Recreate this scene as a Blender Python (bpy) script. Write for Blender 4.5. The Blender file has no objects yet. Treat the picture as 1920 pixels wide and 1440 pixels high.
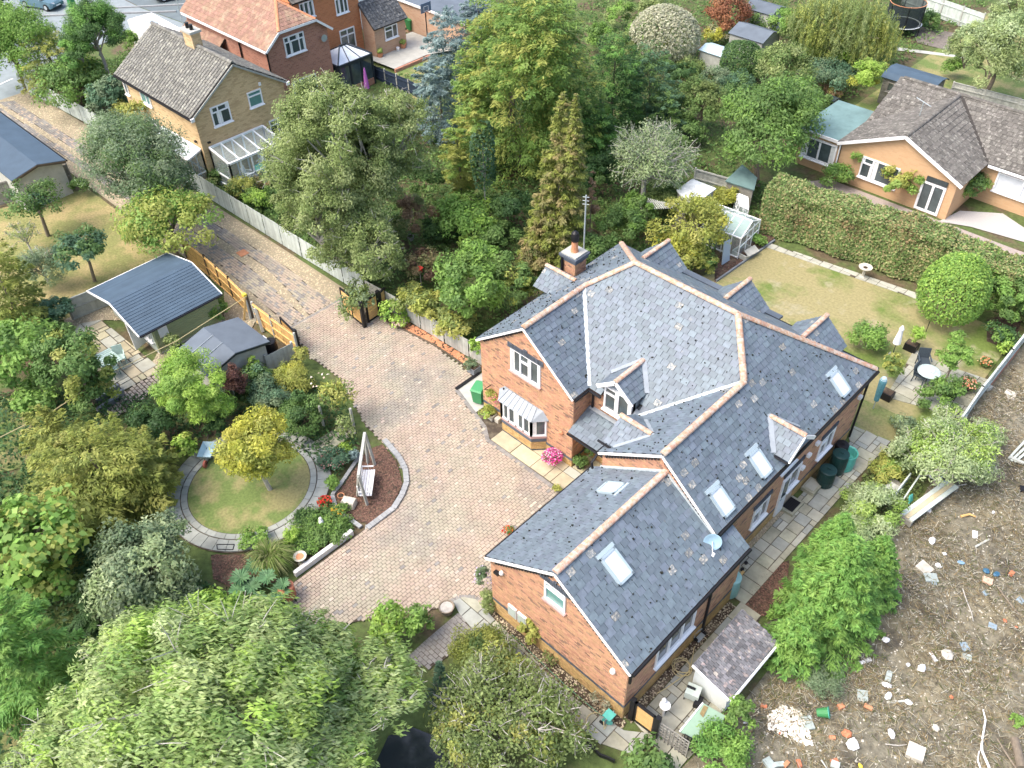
import bpy,math,random,zlib
import numpy as np
from mathutils import Matrix,Vector
random.seed(7)
RNG = np.random.default_rng(7)
SC = bpy.context.scene
COL = SC.collection
PI = math.pi
# ------------------------------------------------------------------ camera, light, exposure
CAM_H = 30.0
FPX,PITCH,ROLL,YAW = 1646.0,math.radians(43.19),math.radians(1.44),math.radians(-45.04)
def cam_axes():
 u = np.array([0,0,1.0])
 f0 = np.array([math.sin(YAW),math.cos(YAW),0]); r0 = np.array([math.cos(YAW),-math.sin(YAW),0])
 f = f0*math.cos(PITCH) - u*math.sin(PITCH); d = -(u*math.cos(PITCH) + f0*math.sin(PITCH))
 rr = r0*math.cos(ROLL) + d*math.sin(ROLL); dd = -r0*math.sin(ROLL) + d*math.cos(ROLL)
 return rr,dd,f
C_R,C_D,C_F = cam_axes()
CM = np.array([C_R,C_D,C_F])
cam = bpy.data.cameras.new('drone_camera')
cam.sensor_width = 36.0; cam.lens = FPX/1920*36.0; cam.clip_start = 0.1; cam.clip_end = 2000
cam_o = bpy.data.objects.new('drone_camera',cam); COL.objects.link(cam_o)
mw = Matrix.Identity(4)
for i in range(3):
 mw[i][0] = C_R[i]; mw[i][1] = -C_D[i]; mw[i][2] = -C_F[i]
mw[2][3] = CAM_H
cam_o.matrix_world = mw
SC.camera = cam_o
SUN_DIR = Vector((-0.26,-0.50,0.86)).normalized()      # towards the sun: behind and to the left of the drone
world = bpy.data.worlds.new('World'); SC.world = world; world.use_nodes = True
wn = world.node_tree.nodes; wl = world.node_tree.links
sky = wn.new('ShaderNodeTexSky'); sky.sky_type = 'NISHITA'; sky.sun_disc = False
sky.sun_elevation = math.asin(SUN_DIR.z); sky.sun_rotation = math.atan2(SUN_DIR.x,SUN_DIR.y)
sky.air_density = 1.0; sky.dust_density = 5.0; sky.ozone_density = 1.0
wl.new(sky.outputs[0],wn['Background'].inputs[0]); wn['Background'].inputs[1].default_value = 0.15
sun = bpy.data.lights.new('sun','SUN'); sun.energy = 0.9; sun.angle = math.radians(35); sun.color = (1.0,0.96,0.90)
sun_o = bpy.data.objects.new('sun',sun); COL.objects.link(sun_o)
sun_o.rotation_euler = SUN_DIR.to_track_quat('Z','Y').to_euler()
sun_o.location = (0,0,60)
SC.view_settings.view_transform = 'Standard'; SC.view_settings.look = 'None'
SC.view_settings.exposure = 1.45; SC.view_settings.gamma = 1.0; SC.view_settings.use_curve_mapping = False
SC.cycles.max_bounces = 8; SC.cycles.diffuse_bounces = 6; SC.cycles.transparent_max_bounces = 8
# ------------------------------------------------------------------ measuring helpers
def ray(px,py):
 return CM.T @ np.array([(px-960)/FPX,(py-720)/FPX,1.0])
def g(px,py,z=0.0):
 """world point at height z on the sight line of a survey mark"""
 v = ray(px,py); t = (z-CAM_H)/v[2]
 return (t*v[0],t*v[1],z)
def gy(px,py,y):
 v = ray(px,py); t = y/v[1]; return (t*v[0],y,CAM_H+t*v[2])
def gx(px,py,x):
 v = ray(px,py); t = x/v[0]; return (x,t*v[1],CAM_H+t*v[2])
def zat(px,py,x,y):
 v = ray(px,py); t = (x*v[0]+y*v[1])/(v[0]**2+v[1]**2); return CAM_H+t*v[2]
def proj(p):
 c = CM @ (np.asarray(p,float)-np.array([0,0,CAM_H]))
 return 960+FPX*c[0]/c[2],720+FPX*c[1]/c[2],c[2]
def dist(p): return proj(p)[2]
# ------------------------------------------------------------------ things, parts
def tag(o,label=None,cat=None,group=None,kind=None):
 if label: o['label'] = label
 if cat: o['category'] = cat
 if group: o['group'] = group
 if kind: o['kind'] = kind
 return o
def thing(name,label,cat,loc=(0,0,0),group=None,rz=0.0):
 o = bpy.data.objects.new(name,None); COL.objects.link(o)
 o.empty_display_size = 0.2
 o.location = loc; o.rotation_euler = (0,0,rz)
 return tag(o,label,cat,group)
def origin(o):
 """world matrix of a thing or part by its own chain (no depsgraph needed)"""
 m = Matrix.Identity(4)
 while o is not None:
  m = o.matrix_basis @ m; o = o.parent
 return m
def copy_tree(o,parent=None):
 c = o.copy(); COL.objects.link(c); c.parent = parent
 for ch in list(o.children): copy_tree(ch,c)
 return c
class MB:
 """collects shapes in world coordinates; build() links them as one mesh object"""
 def __init__(s): s.v = []; s.f = []; s.m = []; s.t = []
 def add(s,verts,faces,mat=0,tint=None):
  b = len(s.v); s.v += [tuple(p) for p in verts]
  tt = random.random() if tint is None else tint
  for f in faces: s.f.append(tuple(b+i for i in f)); s.m.append(mat); s.t.append(tt)
  return s
 def box(s,c,size,rz=0.0,mat=0,tint=None,rot=None):
  hx,hy,hz = size[0]/2,size[1]/2,size[2]/2
  R = rot if rot is not None else Matrix.Rotation(rz,3,'Z')
  P = [Vector(c)+R @ Vector((x*hx,y*hy,z*hz)) for z in (-1,1) for y in (-1,1) for x in (-1,1)]
  return s.add(P,[(0,2,3,1),(4,5,7,6),(0,1,5,4),(2,6,7,3),(0,4,6,2),(1,3,7,5)],mat,tint)
 def bx(s,x0,x1,y0,y1,z0,z1,mat=0,tint=None):
  return s.box(((x0+x1)/2,(y0+y1)/2,(z0+z1)/2),(abs(x1-x0),abs(y1-y0),abs(z1-z0)),0,mat,tint)
 def beam(s,a,b,w,h,mat=0,tint=None,up=(0,0,1)):
  a,b = Vector(a),Vector(b); d = b-a; L = d.length
  if L < 1e-6: return s
  d = d/L; u = Vector(up)
  if abs(d.dot(u)) > 0.99: u = Vector((1,0,0))
  x = d.cross(u).normalized(); y = x.cross(d).normalized()
  R = Matrix((x,d,y)).transposed()
  return s.box((a+b)/2,(w,L,h),0,mat,tint,rot=R)
 def prism(s,poly,z0,z1,mat=0,tint=None):
  n = len(poly)
  P = [(p[0],p[1],z0) for p in poly]+[(p[0],p[1],z1) for p in poly]
  F = [tuple(range(n-1,-1,-1)),tuple(range(n,2*n))]+[(i,(i+1) % n,n+(i+1) % n,n+i) for i in range(n)]
  return s.add(P,F,mat,tint)
 def slab(s,poly3,t,mat=0,tint=None,nrm=None):
  """planar polygon in space thickened downwards by t along its normal"""
  P = [Vector(p) for p in poly3]
  n = Vector((0,0,0))
  for i in range(len(P)): n += (P[i]-P[0]).cross(P[(i+1) % len(P)]-P[0])
  n = Vector(nrm) if nrm else n.normalized()
  if not nrm and n.z < -0.05: n = -n
  Q = [p-n*t for p in P]; k = len(P)
  F = [tuple(range(k)),tuple(range(2*k-1,k-1,-1))]+[(i,k+i,k+(i+1) % k,(i+1) % k) for i in range(k)]
  return s.add(P+Q,F,mat,tint)
 def tube(s,pts,r,n=8,mat=0,tint=None,cap=True):
  pts = [Vector(p) for p in pts]; k = len(pts)
  rr = r if isinstance(r,(list,tuple)) else [r]*k
  V = []; ref = None
  for i,p in enumerate(pts):
   d = (pts[min(i+1,k-1)]-pts[max(i-1,0)]); d = d.normalized() if d.length > 1e-9 else Vector((0,0,1))
   if ref is None: ref = Vector((1,0,0)) if abs(d.x) < 0.9 else Vector((0,1,0))
   x = (ref-d*ref.dot(d)).normalized(); y = d.cross(x); ref = x
   for j in range(n):
    a = 2*PI*j/n; V.append(p+(x*math.cos(a)+y*math.sin(a))*rr[i])
  F = [(i*n+j,i*n+(j+1) % n,(i+1)*n+(j+1) % n,(i+1)*n+j) for i in range(k-1) for j in range(n)]
  if cap: F += [tuple(range(n-1,-1,-1)),tuple((k-1)*n+j for j in range(n))]
  return s.add(V,F,mat,tint)
 def lathe(s,c,prof,n=16,mat=0,tint=None,sx=1,sy=1,rot=None,cap=True):
  """prof: list of (radius, z)"""
  V = []; k = len(prof)
  R = rot if rot is not None else Matrix.Identity(3)
  for r,z in prof:
   for j in range(n):
    a = 2*PI*j/n; V.append(Vector(c)+R @ Vector((r*sx*math.cos(a),r*sy*math.sin(a),z)))
  F = [(i*n+j,i*n+(j+1) % n,(i+1)*n+(j+1) % n,(i+1)*n+j) for i in range(k-1) for j in range(n)]
  if cap: F += [tuple(range(n-1,-1,-1)),tuple((k-1)*n+j for j in range(n))]
  return s.add(V,F,mat,tint)
 def blob(s,c,r,n=8,k=5,jit=0.2,mat=0,tint=None,rz=0):
  V = []
  R = Matrix.Rotation(rz,3,'Z')
  for i in range(k+1):
   th = PI*i/k
   for j in range(n):
    a = 2*PI*j/n; q = 1+random.uniform(-jit,jit)
    V.append(Vector(c)+R @ Vector((r[0]*math.sin(th)*math.cos(a)*q,r[1]*math.sin(th)*math.sin(a)*q,r[2]*math.cos(th)*q)))
  F = [((i+1)*n+j,(i+1)*n+(j+1) % n,i*n+(j+1) % n,i*n+j) for i in range(k) for j in range(n)]
  return s.add(V,F,mat,tint)
 def build(s,name,mats,parent=None,smooth=False):
  if not isinstance(mats,(list,tuple)): mats = [mats]
  me = bpy.data.meshes.new(name)
  if parent is not None:
   mi = origin(parent).inverted(); V = [mi @ Vector(p) for p in s.v]
  else: V = s.v
  me.from_pydata(V,[],s.f)
  for m in mats: me.materials.append(m)
  if len(mats) > 1: me.polygons.foreach_set('material_index',s.m)
  at = me.attributes.new('tint','FLOAT','FACE'); at.data.foreach_set('value',np.array(s.t,dtype=np.float32))
  if smooth: me.polygons.foreach_set('use_smooth',[True]*len(s.f))
  me.update()
  o = bpy.data.objects.new(name,me); COL.objects.link(o); o.parent = parent
  return o
def struct(name,mb,mats,**kw):
 o = mb.build(name,mats,**kw); o['kind'] = 'structure'; return o
# pieces: boxes without a bottom that can be picked apart (bricks, slates, pavers ...)
_UNIT = {}
def unit_mesh(mat,var):
 key = (mat.name,var)
 if key not in _UNIT:
  me = bpy.data.meshes.new('piece')
  V = [(x*.5,y*.5,z) for z in (0,1) for y in (-1,1) for x in (-1,1)]
  me.from_pydata(V,[],[(4,5,7,6),(0,1,5,4),(2,6,7,3),(0,4,6,2),(1,3,7,5)])
  me.materials.append(mat)
  at = me.attributes.new('tint','FLOAT','FACE'); at.data.foreach_set('value',[(var+.5)/8]*5)
  _UNIT[key] = me
 return _UNIT[key]
class Pieces:
 def __init__(s): s.p = []; s.x = []
 def box(s,o,ex,ey,ez,mat,tint=None):
  """o: centre of the bottom face; ex, ey, ez: full edge vectors"""
  s.p.append((Vector(o),Vector(ex),Vector(ey),Vector(ez),mat,random.random() if tint is None else tint))
 def poly(s,top,dn,mat,tint=None):
  """odd shaped (cut) piece: top polygon and thickness vector downwards"""
  s.x.append(([Vector(p) for p in top],Vector(dn),mat,random.random() if tint is None else tint))
 def score(s):
  if not s.p: return np.zeros(0)
  O = np.array([tuple(p[0]+p[3]) for p in s.p]); X = np.array([tuple(p[1]) for p in s.p]); Y = np.array([tuple(p[2]) for p in s.p])
  def pj(P):
   c = (P-np.array([0,0,CAM_H])) @ CM.T
   return np.stack([960+FPX*c[:,0]/c[:,2],720+FPX*c[:,1]/c[:,2]],1),c[:,2]
  a,d = pj(O); b,_ = pj(O+X); c,_ = pj(O+Y)
  A = np.abs((b-a)[:,0]*(c-a)[:,1]-(b-a)[:,1]*(c-a)[:,0])
  inside = (a[:,0] > 4) & (a[:,0] < 1916) & (a[:,1] > 4) & (a[:,1] < 1436) & (d > 0)
  return np.where(inside,A,-1)
 def build(s,name,parent,stuff,keep=300,ok=None,minpx=60):
  sc = s.score()
  if ok is not None and len(sc):
   sc = np.where([ok(p[0]) for p in s.p],sc,-1)
  order = np.argsort(-sc)
  single = set(int(i) for i in order[:keep] if sc[i] > minpx)
  mi = origin(parent).inverted() if parent is not None else Matrix.Identity(4)
  mats = []; F = []; V = []; MI = []; T = []
  def mid(m):
   if m not in mats: mats.append(m)
   return mats.index(m)
  for i,(o,ex,ey,ez,m,t) in enumerate(s.p):
   if i in single:
    ob = bpy.data.objects.new(name,unit_mesh(m,min(7,int(t*8)))); COL.objects.link(ob)
    M = Matrix((ex.to_4d(),ey.to_4d(),ez.to_4d(),o.to_4d())).transposed()
    M[3][0] = M[3][1] = M[3][2] = 0; M[3][3] = 1
    ob.parent = parent; ob.matrix_basis = mi @ M
   else:
    b = len(V)
    for z in (0,1):
     for y in (-.5,.5):
      for x in (-.5,.5): V.append(mi @ (o+ex*x+ey*y+ez*z))
    F += [(b+4,b+5,b+7,b+6),(b,b+1,b+5,b+4),(b+2,b+6,b+7,b+3),(b,b+4,b+6,b+2),(b+1,b+3,b+7,b+5)]
    MI += [mid(m)]*5; T += [t]*5
  for top,dn,m,t in s.x:
   b = len(V); k = len(top)
   V += [mi @ p for p in top]+[mi @ (p+dn) for p in top]
   F.append(tuple(b+i for i in range(k))); MI.append(mid(m)); T.append(t)
   for i in range(k):
    F.append((b+i,b+k+i,b+k+(i+1) % k,b+(i+1) % k)); MI.append(mid(m)); T.append(t)
  if F:
   me = bpy.data.meshes.new(stuff); me.from_pydata(V,[],F)
   for m in mats: me.materials.append(m)
   me.polygons.foreach_set('material_index',MI)
   at = me.attributes.new('tint','FLOAT','FACE'); at.data.foreach_set('value',np.array(T,dtype=np.float32))
   ob = bpy.data.objects.new(stuff,me); COL.objects.link(ob); ob.parent = parent; ob['kind'] = 'stuff'
  return len(single)
def clip_poly(poly,clip):
 """convex clip of 2-D polygons (counter clockwise)"""
 out = list(poly)
 for i in range(len(clip)):
  a,b = clip[i],clip[(i+1) % len(clip)]; inp = out; out = []
  def side(p): return (b[0]-a[0])*(p[1]-a[1])-(b[1]-a[1])*(p[0]-a[0])
  for j in range(len(inp)):
   p,q = inp[j],inp[(j+1) % len(inp)]; sp,sq = side(p),side(q)
   if sp >= 0: out.append(p)
   if (sp >= 0) != (sq >= 0):
    t = sp/(sp-sq); out.append((p[0]+(q[0]-p[0])*t,p[1]+(q[1]-p[1])*t))
  if not out: return []
 return out
def area2(p):
 return 0.5*sum(p[i][0]*p[(i+1) % len(p)][1]-p[(i+1) % len(p)][0]*p[i][1] for i in range(len(p)))
def in_poly(x,y,poly):
 c = False; n = len(poly)
 for i in range(n):
  x1,y1 = poly[i]; x2,y2 = poly[(i+1) % n]
  if (y1 > y) != (y2 > y) and x < (x2-x1)*(y-y1)/(y2-y1)+x1: c = not c
 return c
def roof_tiles(pc,polys,org,u,v,gauge,width,mat,thick=0.022,skip=None,stagger=0.5,mat2=None,p2=0.0,gap=0.016,lift=0.022,jit=0.008):
 """lays courses of slates / tiles on a roof plane. org: point on the eave, u: along the eave, v: up the slope;
 polys: convex polygons of 3-D points on that plane"""
 org,u,v = Vector(org),Vector(u).normalized(),Vector(v).normalized(); n = u.cross(v).normalized()
 for P in polys:
  Q = [((Vector(p)-org).dot(u),(Vector(p)-org).dot(v)) for p in P]
  if area2(Q) < 0: Q = Q[::-1]
  u0,u1 = min(q[0] for q in Q),max(q[0] for q in Q); v0,v1 = min(q[1] for q in Q),max(q[1] for q in Q)
  for r in range(int(math.floor(v0/gauge+1e-6)),int(math.ceil(v1/gauge))):
   off = (r % 2)*stagger*width
   for k in range(int(math.floor((u0-off)/width)),int(math.ceil((u1-off)/width))+1):
    a,b = off+k*width,off+(k+1)*width; lo,hi = r*gauge,(r+1)*gauge+0.012
    rect = [(a+gap/2,lo),(b-gap/2,lo),(b-gap/2,hi),(a+gap/2,hi)]
    c = clip_poly(rect,Q)
    if len(c) < 3: continue
    ar = area2(c)
    if ar < 0.12*gauge*width: continue
    ctr = org+u*((a+b)/2)+v*((lo+hi)/2)
    if skip and skip(ctr): continue
    rnd = random.Random(r*9176+k*131+int(org.x*10)*7+int(org.y*10))
    m = mat2 if (mat2 and rnd.random() < p2) else mat
    t = rnd.random()
    lift0 = lift+rnd.uniform(0,jit)
    tilt = rnd.uniform(-0.012,0.012)
    if ar > 0.97*(gauge)*(width-gap):
     uu = (u+v*tilt)*(width-gap)
     vv = v*(hi-lo)-n*(lift0*0.75)
     pc.box(ctr+n*(lift0*0.62-thick),uu,vv,n*thick,m,t)
    else:
     top = [org+u*q[0]+v*q[1]+n*(lift0*(1-0.75*(q[1]-lo)/gauge)) for q in c]
     pc.poly(top,-n*thick,m,t)
def ridge_run(mb,a,b,r=0.13,L=0.33,mat=0,drop=0.0):
 """half round ridge tiles from a to b, one after the other"""
 a,b = Vector(a),Vector(b); d = b-a; n = max(1,round(d.length/L)); d1 = d/n
 dn = d.normalized(); x = dn.cross(Vector((0,0,1))).normalized(); z = x.cross(dn)
 out = []
 for i in range(n):
  p = a+d1*i; q = a+d1*(i+0.97); V = []
  for e,k in ((p,1.0),(q,0.94)):
   for j in range(7):
    an = PI*j/6; V.append(e+x*math.cos(an)*r*k+z*(math.sin(an)*r*k*0.8-0.03))
  F = [(j+7,j+8,j+1,j) for j in range(6)]+[tuple(range(7)),tuple(range(13,6,-1))]
  out.append((V,F))
 return out
def ridge(parent,name,a,b,mat,r=0.13,L=0.33):
 for V,F in ridge_run(None,a,b,r,L):
  MB().add(V,F).build(name,mat,parent)
# ------------------------------------------------------------------ materials
def mat(name,col,rough=0.8,var=0.15,noise=(3.0,0.15),col2=None,n2=(1.5,0.55,0.70),bump=None,hue=0.0,spec=0.3,metal=0.0,col3=None,n3=(0.4,0.5,0.6),d2=1.0,d3=1.0):
 """base colour varied per piece (tint) and by noise; col2 / col3: second and third colours in patches of their own"""
 m = bpy.data.materials.new(name); m.use_nodes = True
 N,L = m.node_tree.nodes,m.node_tree.links; b = N['Principled BSDF']
 b.inputs['Roughness'].default_value = rough; b.inputs['Specular IOR Level'].default_value = spec; b.inputs['Metallic'].default_value = metal
 geo = N.new('ShaderNodeNewGeometry')
 def mixc(fac,a,c,mode='MIX'):
  x = N.new('ShaderNodeMix'); x.data_type = 'RGBA'; x.blend_type = mode
  for s,v in ((x.inputs[0],fac),(x.inputs[6],a),(x.inputs[7],c)):
   if isinstance(v,bpy.types.NodeSocket): L.new(v,s)
   elif isinstance(v,(int,float)): s.default_value = v
   else: s.default_value = (*v,1)
  return x.outputs[2]
 def nz(scale,detail=4.0,rough_=0.6):
  t = N.new('ShaderNodeTexNoise'); t.inputs['Scale'].default_value = scale; t.inputs['Detail'].default_value = detail; t.inputs['Roughness'].default_value = rough_
  L.new(geo.outputs['Position'],t.inputs['Vector']); return t.outputs[0]
 def mr(v,a,c,lo,hi):
  x = N.new('ShaderNodeMapRange'); L.new(v,x.inputs[0])
  x.inputs[1].default_value = a; x.inputs[2].default_value = c; x.inputs[3].default_value = lo; x.inputs[4].default_value = hi; return x.outputs[0]
 c = None
 if col2: c = mixc(mr(nz(n2[0]),n2[1],n2[2],0,d2),col,col2)
 if col3: c = mixc(mr(nz(n3[0]),n3[1],n3[2],0,d3),c if c else col,col3)
 if c is None:
  r = N.new('ShaderNodeRGB'); r.outputs[0].default_value = (*col,1); c = r.outputs[0]
 at = N.new('ShaderNodeAttribute'); at.attribute_name = 'tint'
 if var or hue:
  h = N.new('ShaderNodeHueSaturation'); L.new(c,h.inputs['Color'])
  L.new(mr(at.outputs['Fac'],0,1,1-var,1+var),h.inputs['Value'])
  if hue:
   ml = N.new('ShaderNodeMath'); ml.operation = 'MULTIPLY'; L.new(at.outputs['Fac'],ml.inputs[0]); ml.inputs[1].default_value = 7.31
   fr = N.new('ShaderNodeMath'); fr.operation = 'FRACT'; L.new(ml.outputs[0],fr.inputs[0])
   L.new(mr(fr.outputs[0],0,1,0.5-hue,0.5+hue),h.inputs['Hue'])
  c = h.outputs[0]
 if noise and noise[1]:
  f = mr(nz(noise[0],5.0),0.3,0.7,1-noise[1],1+noise[1])
  g_ = N.new('ShaderNodeCombineColor')
  for k in range(3): L.new(f,g_.inputs[k])
  c = mixc(1.0,c,g_.outputs[0],'MULTIPLY')
 L.new(c,b.inputs['Base Color'])
 if bump:
  bp = N.new('ShaderNodeBump'); bp.inputs['Strength'].default_value = bump[1]; bp.inputs['Distance'].default_value = bump[2] if len(bump) > 2 else 0.02
  L.new(nz(bump[0],6.0),bp.inputs['Height']); L.new(bp.outputs[0],b.inputs['Normal'])
 return m
def leaf_mat(name='leaf',rough=0.55,trans=0.40):
 m = bpy.data.materials.new(name); m.use_nodes = True
 N,L = m.node_tree.nodes,m.node_tree.links; b = N['Principled BSDF']; out = N['Material Output']
 at = N.new('ShaderNodeAttribute'); at.attribute_name = 'Col'
 L.new(at.outputs['Color'],b.inputs['Base Color']); b.inputs['Roughness'].default_value = rough; b.inputs['Specular IOR Level'].default_value = 0.25
 t = N.new('ShaderNodeBsdfTranslucent'); L.new(at.outputs['Color'],t.inputs['Color'])
 x = N.new('ShaderNodeMixShader'); x.inputs[0].default_value = trans
 L.new(b.outputs[0],x.inputs[1]); L.new(t.outputs[0],x.inputs[2]); L.new(x.outputs[0],out.inputs['Surface'])
 return m
def glass_mat(name,tint=(0.75,0.85,0.85),alpha=0.25,rough=0.04):
 m = bpy.data.materials.new(name); m.use_nodes = True
 N,L = m.node_tree.nodes,m.node_tree.links; b = N['Principled BSDF']; out = N['Material Output']
 b.inputs['Base Color'].default_value = (*tint,1); b.inputs['Roughness'].default_value = rough; b.inputs['Specular IOR Level'].default_value = 0.6
 t = N.new('ShaderNodeBsdfTransparent'); t.inputs[0].default_value = (0.9,0.95,0.95,1)
 x = N.new('ShaderNodeMixShader'); x.inputs[0].default_value = alpha
 L.new(t.outputs[0],x.inputs[1]); L.new(b.outputs[0],x.inputs[2]); L.new(x.outputs[0],out.inputs['Surface'])
 return m
LEAF = leaf_mat()
WAX = leaf_mat('waxy_leaf',0.4,0.15)
SLATE = mat('slate',(0.128,0.160,0.190),0.52,0.15,(5.0,0.16),hue=0.015,spec=0.35,bump=(25,0.3,0.006),col2=(0.26,0.25,0.22),n2=(3.0,0.66,0.78),d2=0.35)
SLATE_LICHEN = mat('lichened_slate',(0.17,0.19,0.20),0.7,0.2,(9.0,0.25),col2=(0.40,0.37,0.31),n2=(13.0,0.50,0.62),bump=(40,0.5,0.01))
SLATE_DARK = mat('dark_slate_gap',(0.035,0.042,0.05),0.8,0.0,(4,0.2))
RIDGE = mat('terracotta_ridge',(0.46,0.275,0.185),0.8,0.12,(7.0,0.15),col2=(0.42,0.36,0.30),n2=(7.0,0.42,0.60),hue=0.01,bump=(30,0.4,0.01))
LEAD = mat('lead_flashing',(0.27,0.305,0.335),0.5,0.06,(4,0.1))
BRICK = mat('orange_brick',(0.475,0.272,0.165),0.85,0.16,(6.0,0.12),hue=0.012,bump=(50,0.3,0.004))
BRICK_DK = mat('burnt_brick',(0.27,0.17,0.12),0.85,0.25,(6.0,0.12),hue=0.012)
BRICK_BLUE = mat('blue_brick',(0.085,0.10,0.125),0.6,0.25,(6.0,0.12))
BRICK_BUFF = mat('buff_plinth_brick',(0.46,0.31,0.135),0.85,0.16,(5.0,0.2),hue=0.01)
BRICK_BLACK = mat('black_dentil_brick',(0.028,0.028,0.03),0.7,0.2,None)
MORTAR = mat('mortar',(0.48,0.38,0.30),0.95,0.0,(8,0.12))
UPVC = mat('white_upvc',(0.82,0.83,0.84),0.35,0.03,None,spec=0.4)
WHITE = mat('white_paint',(0.80,0.80,0.79),0.55,0.04,(5,0.06))
GLASS = mat('window_glass',(0.055,0.075,0.08),0.06,0.25,(1.5,0.3),spec=0.8)
GLASS_PALE = mat('pale_roof_glass',(0.62,0.66,0.70),0.12,0.06,(2,0.1),spec=0.7)
GLASS_TEAL = mat('obscured_glass',(0.12,0.27,0.25),0.2,0.06,(3,0.1),spec=0.6)
CURTAIN = mat('pale_curtain',(0.72,0.74,0.72),0.9,0.08,(12,0.12))
CLEAR = glass_mat('clear_glass')
BLACK = mat('black_plastic',(0.012,0.012,0.014),0.45,0.1,None)
LINTEL_SILL = mat('pinkish_sill',(0.45,0.30,0.28),0.7,0.05,(6,0.1))
PAVER = mat('block_paver',(0.365,0.298,0.235),0.9,0.07,(1.2,0.12),hue=0.009,col2=(0.335,0.305,0.235),n2=(0.45,0.46,0.60),col3=(0.255,0.235,0.205),n3=(0.33,0.52,0.66),d3=0.75,bump=(40,0.3,0.004))
PAVER_PALE = mat('pale_paver',(0.40,0.345,0.28),0.9,0.12,(4,0.1),hue=0.015)
PAVER_GREY = mat('grey_paver',(0.225,0.215,0.20),0.9,0.14,(1.2,0.2),hue=0.012)
JOINT = mat('paver_joint',(0.065,0.052,0.04),0.95,0.0,(6,0.25),col2=(0.13,0.11,0.08),n2=(2.0,0.45,0.6))
FLAG = mat('flagstone',(0.345,0.34,0.265),0.85,0.10,(2.5,0.14),hue=0.01,col2=(0.28,0.28,0.21),n2=(1.3,0.5,0.65),bump=(18,0.3,0.008))
FLAG_WARM = mat('warm_flagstone',(0.40,0.36,0.245),0.85,0.14,(2.5,0.14),hue=0.012,bump=(18,0.3,0.008))
FLAG_PALE = mat('pale_flagstone',(0.38,0.38,0.32),0.85,0.08,(2.5,0.12),bump=(18,0.3,0.008))
FLAG_BLUE = mat('bluish_flagstone',(0.30,0.315,0.285),0.85,0.10,(2.5,0.14),hue=0.01,bump=(18,0.3,0.008))
KERB = mat('grey_kerb',(0.30,0.31,0.31),0.9,0.08,(3,0.15))
STONE = mat('stone',(0.48,0.45,0.38),0.9,0.12,(5,0.2),bump=(14,0.5,0.02))
CONCRETE = mat('concrete',(0.40,0.40,0.36),0.9,0.06,(2,0.15))
ASPHALT = mat('asphalt',(0.125,0.155,0.165),0.85,0.0,(0.8,0.12),bump=(60,0.3,0.004))
PALE_DRIVE = mat('pale_tarmac',(0.215,0.25,0.26),0.9,0.0,(1.5,0.12))
SOIL = mat('soil',(0.06,0.043,0.03),0.95,0.0,(3,0.35),col2=(0.16,0.125,0.085),n2=(1.4,0.5,0.65),bump=(9,0.7,0.05))
BARK_CHIP = mat('bark_mulch',(0.125,0.072,0.052),0.95,0.45,(14,0.4),hue=0.012)
LAWN = mat('lawn_green',(0.135,0.185,0.055),0.95,0.0,(9,0.22),col2=(0.255,0.235,0.105),n2=(0.7,0.44,0.58),bump=(45,0.6,0.03))
LAWN_DRY = mat('dry_lawn',(0.275,0.245,0.12),0.95,0.0,(7,0.2),col2=(0.125,0.175,0.042),n2=(0.24,0.47,0.58),col3=(0.32,0.295,0.19),n3=(0.5,0.56,0.68),bump=(45,0.6,0.03))
GROUND = mat('garden_ground',(0.085,0.120,0.036),0.95,0.0,(4,0.3),col2=(0.11,0.085,0.05),n2=(0.4,0.47,0.6),bump=(9,0.7,0.05))
WASTE = mat('waste_soil',(0.165,0.152,0.112),0.95,0.0,(3.5,0.4),col2=(0.20,0.175,0.115),n2=(0.30,0.46,0.62),col3=(0.075,0.066,0.050),n3=(0.55,0.54,0.68),bump=(14,0.8,0.05))
GRAVEL_BED = mat('gravel_bed',(0.29,0.25,0.175),0.95,0.0,(30,0.3),col2=(0.30,0.25,0.17),n2=(4,0.45,0.6),bump=(60,0.8,0.02))
GRAVEL = mat('gravel_stone',(0.40,0.345,0.24),0.9,0.35,None,hue=0.02)
WOOD_GREY = mat('weathered_fence_wood',(0.40,0.41,0.37),0.9,0.14,(4,0.15),hue=0.008)
WOOD_PALE = mat('pale_greenish_fence',(0.47,0.52,0.48),0.9,0.14,(2,0.14),hue=0.008)
WOOD_OLD = mat('old_grey_wood',(0.25,0.24,0.21),0.9,0.16,(4,0.2))
WOOD_ORANGE = mat('new_orange_wood',(0.62,0.40,0.16),0.75,0.12,(4,0.12),hue=0.006)
WOOD_DARK = mat('dark_post_wood',(0.11,0.085,0.06),0.85,0.15,(4,0.2))
SLEEPER = mat('grey_sleeper',(0.20,0.22,0.24),0.85,0.1,(3,0.2))
FELT = mat('blue_grey_felt',(0.055,0.088,0.125),0.7,0.08,(1.2,0.12),bump=(60,0.3,0.004))
FELT_PALE = mat('grey_felt',(0.105,0.128,0.155),0.75,0.06,(1.0,0.15),bump=(60,0.3,0.004))
FELT_GREEN = mat('green_felt',(0.13,0.21,0.205),0.8,0.06,(1.0,0.2))
SAGE = mat('sage_paint',(0.29,0.33,0.19),0.6,0.06,(3,0.06))
SAGE_GREY = mat('sage_grey_paint',(0.42,0.48,0.44),0.6,0.06,(3,0.06))
ANTHRACITE = mat('anthracite_metal',(0.018,0.026,0.034),0.4,0.1,None,spec=0.5)
TILE_GREY = mat('grey_concrete_tile',(0.145,0.143,0.128),0.9,0.22,(4,0.2),col2=(0.25,0.245,0.205),n2=(6,0.5,0.62),hue=0.008)
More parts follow.
